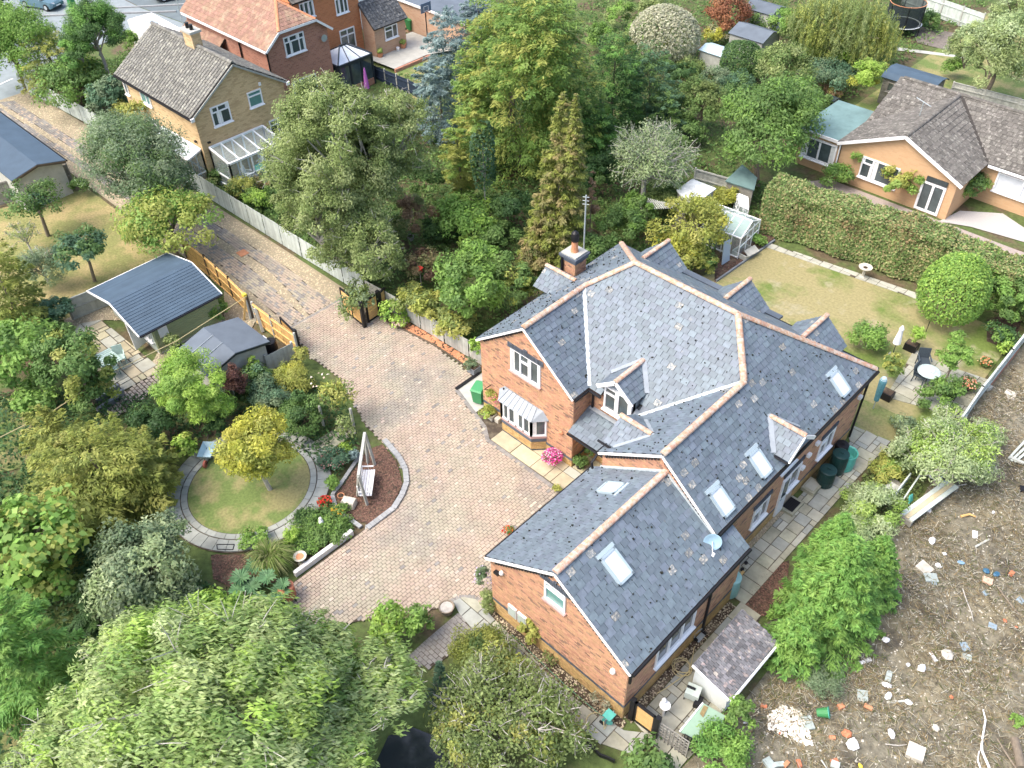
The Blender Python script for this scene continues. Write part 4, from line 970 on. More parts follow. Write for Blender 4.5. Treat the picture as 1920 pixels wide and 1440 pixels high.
# roof lights
def rooflight(ctr,u,v,w,h,shade=0.0):
 u,v = Vector(u).normalized(),Vector(v).normalized(); n = u.cross(v)
 if n.z < 0: n = -n
 R = Matrix((u,v,n)).transposed(); c = Vector(ctr)+n*0.06
 m = MB()
 for s in (-1,1): m.box(c+u*s*(w/2),(0.09,h+0.09,0.09),rot=R); m.box(c+v*s*(h/2),(w+0.09,0.09,0.09),rot=R)
 m.box(c+v*(h/2+0.12)-n*0.02,(w+0.2,0.14,0.05),rot=R)
 o = m.build('roof_window',mat_rl,roof_o)
 MB().box(c-n*0.01,(w-0.09,h-0.09,0.03),rot=R).build('pane',GLASS_PALE,o)
mat_rl = mat('grey_rooflight_frame',(0.34,0.42,0.46),0.4,0.05,None)
EU,EV = (0,1,0),(-1,0,.837)
def onE(px,py):
 v = ray(px,py); o = np.array([0,0,CAM_H]); n = np.array([.837,0,1.0]); d0 = 4.20+.837*(-8.51); t = (d0-n@o)/(n@v); return tuple(o+t*v)
def onG(px,py,s=1):
 v = ray(px,py); o = np.array([0,0,CAM_H]); n = np.array([.69*s,0,1.0]); d0 = 5.66+.69*s*(-11.0); t = (d0-n@o)/(n@v); return tuple(o+t*v)
rooflight(onE(1573,720),EU,EV,0.62,1.0); rooflight(onE(1424,869),EU,EV,0.62,1.0); rooflight(onE(1352,940),EU,EV,0.62,1.0)
rooflight(onG(1155,1062),EU,(-1,0,.69),0.66,1.05); rooflight(onG(1146,917,-1),EU,(1,0,.69),0.60,0.95)
# chimney
cz = NWz(-22.0,26.8)
chim = MB(); chim.bx(-22.75,-21.95,26.35,27.15,3.5,5.6); chim_o = chim.build('chimney',BRICK,house)
cp = Pieces()
for a,b,o in (((-22.75,26.35),(-21.95,26.35),(0,-1)),((-21.95,26.35),(-21.95,27.15),(1,0))): wall_bricks(cp,a,b,4.4,lambda s: 5.6,(),o,0.0)
cp.build('brick',chim_o,'brickwork',keep=0)
MB().bx(-22.82,-21.88,26.28,27.22,5.6,5.78).bx(-22.88,-21.82,26.22,27.28,5.78,5.9).build('chimney_band',BRICK_BLUE,chim_o)
MB().bx(-22.80,-21.90,26.30,27.20,5.9,5.98).build('chimney_cap',CONCRETE,chim_o)
MB().lathe((-22.35,26.75,5.98),[(0.20,0),(0.17,0.1),(0.15,0.55),(0.19,0.6)],12).build('chimney_pot',TERRA,chim_o)
MB().lathe((-22.35,26.75,6.55),[(0.18,0),(0.2,0.1),(0.21,0.3),(0.17,0.45),(0.06,0.55)],12).build('cowl',BLACK,chim_o)
MB().tube([(-22.70,26.26,4.6),(-22.70,26.26,5.7)],0.07,8).build('flue_pipe',BLACK,chim_o)
# meter boxes, lamps and alarm boxes on the walls
for x in (-13.05,-12.55):
 m = MB().box((x,12.77,1.12),(0.42,0.10,0.62)).build('meter_box',WHITE,house)
 MB().box((x,12.71,1.12),(0.36,0.02,0.55)).build('door_panel',SAGE_GREY,m)
for p,s in (((-8.30,12.74,2.65),0.11),((-13.55,12.74,3.12),0.09)): MB().blob(p,(s,s,s*1.3),8,5,0.03).build('security_sensor',WHITE,house)
MB().box((-13.75,12.70,2.98),(0.22,0.14,0.12)).build('floodlight',BLACK,house)
MB().blob((-17.45,20.40,1.85),(0.13,0.07,0.13),8,5,0.05).build('wall_lamp',TERRA,house)
for p in ((-8.6,30.1,3.0),(-8.6,26.6,2.8),(-8.6,26.0,2.55),(-8.6,25.7,2.0)): MB().box(p,(0.14,0.22,0.16)).build('outside_light',WHITE,house)
# ------------------------------------------------------------------ neighbouring buildings
def tiled(parent,polys,org,u,v,gauge,width,m,carc=GAP,nm='roof',tile='roof_tile',keep=300,p2=0.0,mat2=None,**k):
 cb = MB()
 for P in polys: cb.slab([(p[0],p[1],p[2]-0.03) for p in P],0.1)
 ro = cb.build(nm,carc,parent); pc = Pieces(); roof_tiles(pc,polys,org,u,v,gauge,width,m,mat2=mat2,p2=p2,**k); pc.build(tile,ro,'tile_courses',keep=keep,minpx=20); return ro
def roof_set(parent,planes,gauge,width,m,nm='roof',tile='roof_tile',keep=300,carc=GAP,**k):
 """planes: (list of polygons, origin, u, v) sharing one roof part"""
 cb = MB(); pc = Pieces()
 for polys,org,u,v in planes:
  for P in polys: cb.slab([(p[0],p[1],p[2]-0.03) for p in P],0.1)
  roof_tiles(pc,polys,org,u,v,gauge,width,m,**k)
 ro = cb.build(nm,carc,parent); pc.build(tile,ro,'tile_courses',keep=keep,minpx=20); return ro
# yellow brick house with conservatory
yh = thing('yellow_brick_house','two storey yellow brick house with mossy grey tiled gable roof behind the birch','house',(-55.5,26.3,0))
mb = MB(); gable_wall(mb,(-50.6,22.9),(-50.6,29.65),-0.1,5.0,5.0,(3.37,7.15),n=(1,0)); mb.build('wall',YELLOW_WALL,yh)
MB().bx(-60.2,-50.86,22.9,23.15,-0.1,4.95).build('wall',YELLOW_WALL,yh); MB().bx(-60.2,-50.86,29.4,29.65,-0.1,4.95).build('wall',YELLOW_WALL,yh)
e0,e1,rz0 = 22.62,29.93,7.28; ez = 4.87; ry = 26.28
f1 = [(-60.4,e0,ez),(-50.45,e0,ez),(-50.45,ry,rz0),(-60.4,ry,rz0)]; f2 = [(-50.45,e1,ez),(-60.4,e1,ez),(-60.4,ry,rz0),(-50.45,ry,rz0)]
yr = roof_set(yh,[([f1],f1[0],(1,0,0),(0,ry-e0,rz0-ez)),([f2],f2[0],(-1,0,0),(0,-(e1-ry),rz0-ez))],0.34,0.30,TILE_GREY,stagger=0.0,lift=0.06,thick=0.03,gap=0.06)
ridge(yr,'ridge_tile',(-60.4,ry,rz0+0.04),(-50.45,ry,rz0+0.04),TILE_GREY,0.15,0.45)
MB().beam((-60.4,e0-0.05,ez-0.1),(-50.4,e0-0.05,ez-0.1),0.12,0.1).build('gutter',BLACK,yh)
MB().beam((-50.42,e0,ez-0.12),(-50.42,ry,rz0-0.12),0.04,0.12).beam((-50.42,e1,ez-0.12),(-50.42,ry,rz0-0.12),0.04,0.12).build('verge',WOOD_GREY,yh)
for y in (e0+.05,e1-.05): MB().box((-50.4,y,ez-0.1),(0.12,0.25,0.22)).build('eaves_box',WHITE,yh)
c = MB().bx(-55.6,-54.5,26.0,26.65,6.4,8.1).build('chimney',YELLOW_WALL,yh); MB().bx(-55.7,-54.4,25.9,26.75,8.1,8.25).build('chimney_cap',CONCRETE,c)
for x in (-55.3,-54.8): MB().lathe((x,26.3,8.25),[(.13,0),(.12,.3),(.14,.34)],10).build('chimney_pot',BLACK,c)
MB().tube([(-55.8,26.3,7.2),(-55.8,26.3,10.2)],0.03,6).tube([(-56.3,26.3,10.0),(-55.2,26.3,10.05)],0.02,6).build('aerial',GALV,yh)
window(yh,(-50.6,gx(414,214,-50.6)[1],gx(414,214,-50.6)[2]),(0,1,0),(1,0,0),1.35,1.30,(1,1.6),toplights=(0,1),top=0.3,curtain=0.25,fw=0.08)
window(yh,(-50.6,gx(478,184,-50.6)[1],gx(478,184,-50.6)[2]),(0,1,0),(1,0,0),1.05,1.05,(1,),GLASS_TEAL,toplights=(0,),top=0.3,fw=0.08)
window(yh,(-50.6,28.6,2.1),(0,1,0),(1,0,0),1.3,1.2,(1,1),toplights=(0,1),fw=0.08)
p = gy(273,181,22.9); window(yh,p,(1,0,0),(0,-1,0),1.3,1.1,(1.4,1),GLASS_TEAL,fw=0.08)
p = gy(292,238,22.9); window(yh,p,(1,0,0),(0,-1,0),1.2,1.2,(1,1),toplights=(0,1),fw=0.08)
p = gy(236,160,22.9); window(yh,p,(1,0,0),(0,-1,0),0.5,1.3,(1,),fw=0.08)
for q in ((-50.52,23.4,2.95),): MB().box(q,(0.12,0.2,0.1)).build('floodlight',BLACK,yh)
MB().box((-51.2,22.83,3.0),(0.2,0.12,0.1)).build('floodlight',BLACK,yh)
MB().box((-50.55,27.9,5.35),(0.06,0.16,0.22)).build('alarm_box',WHITE,yh)
def glasshouse(parent,x0,x1,y0,y1,zr0,zr1,hi,nx,ny,fm,gm,bar=0.06,low=0.0):
 """lean-to glass room; hi: side where the roof is high ('x0','x1','y0','y1')"""
 def zt(x,y):
  t = {'x0': (x1-x)/(x1-x0),'x1': (x-x0)/(x1-x0),'y0': (y1-y)/(y1-y0),'y1': (y-y0)/(y1-y0)}[hi]; return zr0+(zr1-zr0)*t
 f = MB(); XS = [x0+(x1-x0)*i/nx for i in range(nx+1)]; YS = [y0+(y1-y0)*i/ny for i in range(ny+1)]
 for x in XS: f.beam((x,y0,zt(x,y0)),(x,y1,zt(x,y1)),bar,bar)
 for y in (y0,y1): f.beam((x0,y,zt(x0,y)),(x1,y,zt(x1,y)),bar*1.3,bar*1.3); f.beam((x0,y,1.0),(x1,y,1.0),bar,bar)
 for x in (x0,x1): f.beam((x,y0,zt(x,y0)-.01),(x,y1,zt(x,y1)-.01),bar*1.5,bar*1.6); f.beam((x,y0,1.0),(x,y1,1.0),bar,bar)
 if hi in ('x0','x1'):
  for y in YS: f.beam((x0,y,zt(x0,y)),(x1,y,zt(x1,y)),bar,bar)
 for x in XS:
  for y in (y0,y1): f.beam((x,y,0),(x,y,zt(x,y)),bar,bar)
 for y in YS:
  for x in (x0,x1): f.beam((x,y,0),(x,y,zt(x,y)),bar,bar)
 fo = f.build('frame',fm,parent)
 g_ = MB()
 for i in range(nx):
  for j in range(ny):
   q = [(XS[i]+.03,YS[j]+.03),(XS[i+1]-.03,YS[j]+.03),(XS[i+1]-.03,YS[j+1]-.03),(XS[i]+.03,YS[j+1]-.03)]
   MB().add([(a,b,zt(a,b)+0.02) for a,b in q],[(0,1,2,3)]).build('roof_pane',gm,parent)
 for i in range(nx):
  for y in ((y0,) if hi != 'y0' else (y1,)): MB().add([(XS[i]+.03,y,low),(XS[i+1]-.03,y,low),(XS[i+1]-.03,y,zt(XS[i+1],y)-.03),(XS[i]+.03,y,zt(XS[i],y)-.03)],[(0,1,2,3)]).build('side_pane',CLEAR,parent)
 for j in range(ny):
  for x in ((x1,) if hi != 'x1' else (x0,)): MB().add([(x,YS[j]+.03,low),(x,YS[j+1]-.03,low),(x,YS[j+1]-.03,zt(x,YS[j+1])-.03),(x,YS[j]+.03,zt(x,YS[j])-.03)],[(0,1,2,3)]).build('side_pane',CLEAR,parent)
 return fo
cs = thing('conservatory','white framed glass conservatory on the gable end of the yellow brick house','conservatory',(-49.5,25.3,0))
sheet('conservatory_floor',[(-50.6,23.3),(-48.35,23.3),(-48.35,27.4),(-50.6,27.4)],0.02,CONCRETE)
glasshouse(cs,-50.5,-48.35,23.3,27.4,2.25,2.62,'x0',1,5,UPVC,CLEAR,0.085)
MB().bx(-48.4,-48.3,23.3,27.4,0,0.35).bx(-50.5,-48.3,23.25,23.35,0,0.35).build('dwarf_wall',UPVC,cs)
def chair(loc,rz,fm,label,cat='chair',group=None,seat=0.45,w=0.48,slats=4,name='garden_chair'):
 t = thing(name,label,cat,loc,group,rz); L = Matrix.Translation(loc) @ Matrix.Rotation(rz,4,'Z')
 def pt(x,y,z): return tuple(L @ Vector((x,y,z)))
 R = Matrix.Rotation(rz,3,'Z')
 MB().box(pt(0,0,seat),(w,w,0.05),rot=R).build('seat',fm,t)
 for s in (-1,1):
  MB().beam(pt(s*w*.46,-w*.46,0),pt(s*w*.46,-w*.42,seat),0.045,0.045).build('leg',fm,t); MB().beam(pt(s*w*.46,w*.5,0),pt(s*w*.46,w*.42,seat),0.045,0.045).build('leg',fm,t)
  MB().beam(pt(s*w*.5,-w*.45,seat+.2),pt(s*w*.5,w*.5,seat+.22),0.05,0.035).build('armrest',fm,t)
 MB().box(pt(0,w*.56,seat+.28),(w,0.05,0.55),rot=R @ Matrix.Rotation(-0.2,3,'X')).build('backrest',fm,t)
 return t
WHITE_PL = WHITE
chair((-49.3,24.9,0.02),2.2,WHITE_PL,'white chair inside the conservatory, left of the round table',group=None)
chair((-49.9,26.4,0.02),0.4,WHITE_PL,'white chair inside the conservatory, behind the round table',group=None)
t = thing('round_table','round teal topped table inside the white conservatory','table',(-49.2,25.9,0.02))
MB().lathe((-49.2,25.9,0.62),[(.5,0),(.52,.03),(.5,.06)],20).build('table_top',TEAL_PL,t); MB().tube([(-49.2,25.9,.02),(-49.2,25.9,.62)],.05,8).build('pedestal',WHITE,t)
lt = thing('lean_to','glazed white lean-to along the side wall of the yellow brick house','lean-to',(-53.2,22.3,0))
glasshouse(lt,-55.6,-50.85,21.8,22.85,2.2,2.55,'y1',5,1,UPVC,mat('polycarbonate',(0.50,0.58,0.58),.3,.08,(2,.2)),0.07)
# red brick house
rh = thing('red_brick_house','red brick house with hipped clay tile roofs and white windows beside the yellow house','house',(-58,36,0))
mb = MB(); mb.bx(-66,-55.0,31.5,36.7,-0.1,5.35); mb.build('wall',RED_WALL,rh)
mb = MB(); mb.bx(-68,-59.5,36.72,43.1,-0.1,6.0); w_ = mb.build('wall',ORANGE_WALL,rh); w_['label'] = 'orange brick rear wall with French doors'
ez,rz1 = 5.30,7.55; hx = -56.3
A = (-66.2,31.2,ez); B = (-54.7,31.2,ez); Cc = (-54.7,37.0,ez); R0 = (-56.9,34.1,rz1); R1 = (-66.2,34.1,rz1); D = (-66.2,37.0,ez); B1 = (-54.7,32.5,6.31); C1 = (-54.7,35.7,6.31)
rr0 = roof_set(rh,[([[A,B,B1,R0,R1]],A,(1,0,0),(0,2.9,rz1-ez)),([[B1,C1,R0]],B1,(0,1,0),(-2.2,0,1.24)),([[Cc,D,R1,R0,C1]],Cc,(-1,0,0),(0,-2.9,rz1-ez))],0.30,0.30,TILE_RED,lift=0.035,keep=150)
for a,b in ((R1,R0),(R0,B1),(R0,C1)): ridge(rr0,'ridge_tile',a,b,TERRA,0.13,0.4)
mb = MB(); mb.slab([(-55.0,31.5,5.35),(-55.0,36.7,5.35),(-55.0,35.6,6.2),(-55.0,32.6,6.2)],.3,nrm=(1,0,0)); mb.build('wall',RED_WALL,rh)
for a,b in ((B,B1),(B1,C1),(C1,Cc)): MB().beam((-54.68,a[1],a[2]-.1),(-54.68,b[1],b[2]-.1),.06,.16).build('fascia',WHITE,rh)
# lower tiled porch roof towards the street and the second roof behind
A2_ = [(-66,29.4,2.9),(-60.6,29.4,2.9),(-60.6,31.45,4.6),(-66,31.45,4.6)]
roof_set(rh,[([A2_],A2_[0],(1,0,0),(0,2.05,1.7))],0.30,0.30,TILE_RED,lift=0.035,keep=0)
mb = MB(); mb.bx(-66,-60.8,29.6,31.45,-0.1,2.85); mb.build('wall',RED_WALL,rh)
B2_ = [(-59.2,36.8,5.95),(-59.2,43.4,5.95),(-63.5,43.4,8.6),(-63.5,36.8,8.6)]
roof_set(rh,[([B2_],B2_[0],(0,1,0),(-4.3,0,2.65))],0.30,0.30,TILE_BROWN,lift=0.035,keep=0)
fa = MB(); fa.beam((-66,31.15,ez-.08),(-54.7,31.15,ez-.08),.06,.16); fa.build('fascia',WHITE,rh)
MB().tube([(-55.0,31.42,5.2),(-55.0,31.42,0.1)],.06,6).build('downpipe',BLACK,rh); MB().tube([(-58.6,31.42,5.2),(-58.6,31.42,2)],.06,6).build('downpipe',BLACK,rh)
p = gx(552,82,-55.0); window(rh,p,(0,1,0),(1,0,0),1.75,1.35,(1,1.6,1),toplights=(0,1,2),top=0.3,curtain=0.2,fw=0.08)
p = gx(565,148,-55.0); window(rh,(-55.0,34.0,1.75),(0,1,0),(1,0,0),2.1,1.4,(1,1,1),fw=0.08,curtain=.2)
MB().lathe((-54.85,36.2,4.75),[(.02,0),(.2,.03),(.26,.08)],14,rot=Matrix.Rotation(PI/2,3,'Y')).build('satellite_dish',GALV,rh)
for px,py,ww,hh_ in ((575,18,1.3,1.2),(640,10,1.2,1.2)):
 p = gx(px,py,-59.5); window(rh,p,(0,1,0),(1,0,0),ww,hh_,(1,1,1),toplights=(),curtain=.2,fw=0.08)
p = gx(652,72,-59.5); window(rh,(-59.5,p[1],1.55),(0,1,0),(1,0,0),1.5,2.3,(1,1),toplights=(0,1),top=.22,fw=0.09,name='french_doors')
p = gy(390,18,31.5)
# tiled outshot with window
mb = MB(); mb.bx(-59.5,-58.0,43.15,46.4,-0.1,2.6); mb.add([(-58.0,43.15,2.6),(-59.5,43.15,2.6),(-59.5,43.15,4.1)],[(0,1,2)]); ou = mb.build('outshot',BUFFRED_WALL,rh)
P_ = [(-57.75,43.0,2.58),(-57.75,46.55,2.58),(-59.6,46.55,4.3),(-59.6,43.0,4.3)]
roof_set(rh,[([P_],P_[0],(0,1,0),(-1.85,0,1.72))],0.30,0.30,TILE_DARK,nm='outshot_roof',lift=0.05,stagger=0,gap=.03,keep=150)
p = gx(733,59,-58.0); window(rh,p,(0,1,0),(1,0,0),1.35,1.05,(1.5,1),toplights=(0,),top=.35,fw=0.08)
# orangery with glass lantern roof
og = thing('orangery','dark framed orangery with pale glass hipped roof beside the red brick house','conservatory',(-56.1,38.6,0))
x0,x1,y0,y1,zt,za = -57.5,-54.75,37.0,40.2,2.3,3.15
f = MB()
for x,y in ((x0,y0),(x1,y0),(x1,y1),(x0,y1),(x1,y0+1.07),(x1,y0+2.13),(x0+1.4,y0),(x0+1.4,y1)): f.box((x,y,zt/2),(.14,.14,zt))
for a,b in (((x0,y0),(x1,y0)),((x1,y0),(x1,y1)),((x1,y1),(x0,y1)),((x0,y1),(x0,y0))): f.beam((*a,zt),(*b,zt),.22,.22)
ap = [(-56.1,38.3,za),(-56.1,38.9,za)]
cor = [(x0,y0,zt+.1),(x1,y0,zt+.1),(x1,y1,zt+.1),(x0,y1,zt+.1)]
for c_,a_ in zip(cor,(ap[0],ap[0],ap[1],ap[1])): f.beam(c_,a_,.09,.1)
f.beam(ap[0],ap[1],.14,.14)
for t_ in (1/3,2/3):
 y = y0+(y1-y0)*t_; f.beam((x1,y,zt+.1),(-56.1,38.3+.6*t_,za),.06,.08); f.beam((x0,y,zt+.1),(-56.1,38.3+.6*t_,za),.06,.08)
f.build('frame',ANTHRACITE,og)
for q in ([cor[0],cor[1],ap[0]],[cor[1],cor[2],ap[1],ap[0]],[cor[2],cor[3],ap[1]],[cor[3],cor[0],ap[0],ap[1]]): MB().add(q,[tuple(range(len(q)))]).build('roof_pane',GLASS_PALE,og)
for i in range(3): MB().bx(x1-.02,x1,y0+.07+1.07*i,y0+1.0+1.07*i,.5,zt-.1).build('side_pane',GLASS,og)
MB().bx(x0,x1,y0-.01,y0+.01,.5,zt-.1).build('side_pane',GLASS,og); MB().bx(x1-.12,x1+.05,y0-.05,y1+.05,0,.5).bx(x0,x1-.12,y0-.05,y0+.1,0,.5).build('dwarf_wall',RED_WALL,og)
# flat roofed garage beyond the terrace
fg = thing('flat_roof_garage','brick garage with flat grey felt roof and white edge beyond the terrace','garage',(-57,50,0))
mb = MB(); mb.bx(-62,-53.2,48.7,53.5,-0.1,2.55); mb.build('wall',BUFFRED_WALL,fg)
MB().bx(-62.2,-53.0,48.6,53.6,2.56,2.7).build('roof',FELT_PALE,fg); MB().beam((-62.2,48.56,2.66),(-53.0,48.56,2.66),.06,.2).build('fascia',WHITE,fg)
# garage on the left edge
lg = thing('felt_roof_garage','garage with low blue grey felt gable roof at left edge beside lane','garage',(-61,14.6,0))
mb = MB(); gable_wall(mb,(-56.7,13.0),(-56.7,16.1),-0.1,2.4,2.4,(1.6,2.7),n=(1,0)); mb.bx(-68,-56.95,13.0,13.2,-.1,2.35); mb.bx(-68,-56.95,15.9,16.1,-.1,2.35); mb.build('wall',CONCRETE,lg)
MB().slab([(-68,12.8,2.42),(-56.4,12.8,2.42),(-56.4,14.6,2.82),(-68,14.6,2.82)],.08).slab([(-56.4,16.3,2.42),(-68,16.3,2.42),(-68,14.6,2.82),(-56.4,14.6,2.82)],.08).build('roof',FELT,lg)
MB().beam((-56.38,12.8,2.3),(-56.38,14.6,2.72),.04,.14).beam((-56.38,16.3,2.3),(-56.38,14.6,2.72),.04,.14).build('barge_board',WOOD_DARK,lg)
MB().tube([(-68,16.38,2.36),(-56.4,16.38,2.36)],.06,6).build('gutter',BLACK,lg)
# bungalow on the right
bg = thing('bungalow','peach brick bungalow with mossy brown tiled roof and white bargeboards beyond the hedge','bungalow',(-15,55,0))
mb = MB(); gable_wall(mb,(-20.9,51.25),(-13.4,51.25),-0.1,2.6,2.6,(3.85,4.25),n=(0,-1)); mb.build('wall',PEACH_WALL,bg); MB().bx(-20.9,-20.7,51.5,61,-.1,2.6).build('wall',PEACH_WALL,bg); MB().bx(-13.65,-13.4,51.5,54.9,-.1,2.6).build('wall',PEACH_WALL,bg); MB().bx(-13.4,12,54.9,55.1,-.1,2.6).build('wall',PEACH_WALL,bg)
sl_b = (4.38-2.55)/4.05
zL = lambda x,y: 2.55+sl_b*(x+21.15); zR = lambda x,y: 2.55+sl_b*(-13.05-x); sl_e = (4.38-2.55)/3.9; zF = lambda x,y: 2.55+sl_e*(y-54.6); zB = lambda x,y: 2.55+sl_e*(62.4-y)
Lp = [(-21.15,51.0),(-17.1,51.0),(-17.1,58.5),(-21.15,58.5)]; Rp = [(-17.1,51.0),(-13.05,51.0),(-13.05,54.6),(-17.1,58.5)]
Fp = [(-13.05,54.6),(14,54.6),(14,58.5),(-17.1,58.5)]; Fl = [(-21.15,54.6),(-17.1,58.5),(-21.15,58.5)]; Bp = [(14,62.4),(-21.15,62.4),(-21.15,58.5),(14,58.5)]
br_ = roof_set(bg,[([lift(Lp,zL)],(-21.15,58.5,2.55),(0,-1,0),(4.05,0,1.83)),([lift(Rp,zR)],(-13.05,51.0,2.55),(0,1,0),(-4.05,0,1.83)),([lift(Fp,zF),lift(Fl,zF)],(-13.05,54.6,2.55),(1,0,0),(0,3.9,1.83)),([lift(Bp,zB)],(14,62.4,2.55),(-1,0,0),(0,-3.9,1.83))],0.34,0.33,TILE_BROWN,lift=0.045,gap=.02)
ridge(br_,'ridge_tile',(-17.1,51.0,4.40),(-17.1,58.5,4.40),TILE_BROWN,.15,.42); ridge(br_,'ridge_tile',(-20.9,58.5,4.42),(6,58.5,4.42),TILE_BROWN,.15,.42)
MB().beam((-13.1,54.65,2.62),(-17.0,58.4,4.4),.2,.02).build('valley',GAP,br_)
b_ = MB(); b_.beam((-21.15,50.97,2.46),(-17.1,50.97,4.29),.05,.2); b_.build('barge_board',WHITE,bg)
b_ = MB(); b_.beam((-13.05,50.97,2.46),(-17.1,50.97,4.29),.05,.2); b_.build('barge_board',WHITE,bg)
MB().beam((-13.0,54.55,2.45),(12,54.55,2.45),.05,.16).build('fascia',WHITE,bg)
MB().tube([(-20.95,51.1,2.4),(-20.95,51.1,.1)],.05,6).build('downpipe',WHITE,bg)
p = gy(1650,318,51.25); window(bg,(p[0],51.25,1.45),(1,0,0),(0,-1,0),2.5,1.4,(1,2.3),toplights=(0,),top=.3,fw=.09,curtain=.18)
p = gy(1747,362,51.25); w_ = window(bg,(p[0],51.25,1.02),(1,0,0),(0,-1,0),1.5,1.95,(1,1),fw=.14,name='patio_doors',sill=False)
MB().box((p[0]+.1,51.2,2.2),(1.3,.08,.32)).build('fanlight',GLASS,bg)
window(bg,(-11.3,54.9,1.55),(1,0,0),(0,-1,0),2.1,1.25,(3,1),GLASS_PALE,fw=.09)
af = MB(); af.bx(-23.9,-21.1,51.4,56.4,-.1,2.4); an = af.build('annexe',PEACH_WALL,bg); MB().bx(-24.1,-21.15,51.25,56.5,2.41,2.52).build('flat_roof',FELT_GREEN,an)
MB().beam((-24.1,51.22,2.44),(-21.1,51.22,2.44),.05,.2).build('fascia',WHITE,an)
window(bg,(-22.4,51.4,1.35),(1,0,0),(0,-1,0),2.4,1.5,(1,1),GLASS,fw=.12,curtain=.3)
MB().tube([(-17.9,54.6,4.1),(-17.9,54.6,5.0)],.03,6).tube([(-18.5,54.9,5.0),(-17.3,54.3,5.0)],.025,6).build('aerial',GALV,bg)
# blue felt barrel roofed shed
bs = thing('wooden_shed','dark timber shed with curved blue felt roof behind the bungalow','shed',(-22.2,64.4,0))
mb = MB(); mb.bx(-24.0,-20.5,63.2,65.6,-.05,2.0); so_ = mb.build('wall',WOOD_OLD,bs)
for k in range(12): MB().bx(-24.02,-20.48,63.17,63.2,.05+k*.16,.18+k*.16).build('board',WOOD_OLD,so_)
rm = MB(); pts = [(63.0,2.0),(63.5,2.25),(64.4,2.4),(65.3,2.25),(65.8,2.0)]
for (ya,za_),(yb,zb) in zip(pts[:-1],pts[1:]): rm.slab([(-24.2,ya,za_),(-20.3,ya,za_),(-20.3,yb,zb),(-24.2,yb,zb)],.06)
rm.build('roof',FELT,bs)
window(bs,(-21.6,63.17,1.2),(1,0,0),(0,-1,0),0.8,1.6,(1,),fw=.08,frame_mat=WOOD_OLD,name='door'); window(bs,(-23.2,63.17,1.4),(1,0,0),(0,-1,0),0.8,.7,(1,),fw=.08,frame_mat=WOOD_OLD)
# small sheds among the trees at the top
def simple_shed(name,label,x0,x1,y0,y1,h,rise,ax,wm,rm_,over=.12):
 t = thing(name,label,'shed',((x0+x1)/2,(y0+y1)/2,0)); m = MB(); m.bx(x0,x1,y0,y1,-.05,h)
 r = MB()
 if ax == 'y':
  xm = (x0+x1)/2
  for ya in (y0,y1): m.add([(x0,ya,h),(x1,ya,h),(xm,ya,h+rise)],[(0,1,2)])
  r.slab([(x0-over,y0-over,h),(xm,y0-over,h+rise),(xm,y1+over,h+rise),(x0-over,y1+over,h)],.05); r.slab([(xm,y0-over,h+rise),(x1+over,y0-over,h),(x1+over,y1+over,h),(xm,y1+over,h+rise)],.05)
 else:
  ym = (y0+y1)/2
  for xa in (x0,x1): m.add([(xa,y0,h),(xa,y1,h),(xa,ym,h+rise)],[(0,1,2)])
  r.slab([(x0-over,y0-over,h),(x1+over,y0-over,h),(x1+over,ym,h+rise),(x0-over,ym,h+rise)],.05); r.slab([(x0-over,ym,h+rise),(x1+over,ym,h+rise),(x1+over,y1+over,h),(x0-over,y1+over,h)],.05)
 m.build('wall',wm,t); r.build('roof',rm_,t); return t
a = g(1415,60,2); simple_shed('garden_shed','small shed with dark felt roof beside the red maple',a[0]-1.5,a[0]+1.5,a[1]-1.2,a[1]+1.4,1.9,.5,'x',WOOD_GREY,FELT_PALE)
a = g(1432,14,2); simple_shed('garden_shed','further dark roofed shed with trellis above the red maple',a[0]-1.2,a[0]+1.4,a[1]-1.0,a[1]+1.2,2.0,.4,'x',WOOD_GREY,FELT_PALE)
a = g(1352,86,2); simple_shed('tool_shed','pale blue roofed lean store beside yellow shrub',a[0]-1.3,a[0]+1.0,a[1]-.8,a[1]+.8,1.6,.25,'x',WOOD_GREY,mat('pale_blue_roof',(.42,.55,.62),.6,.05,None))
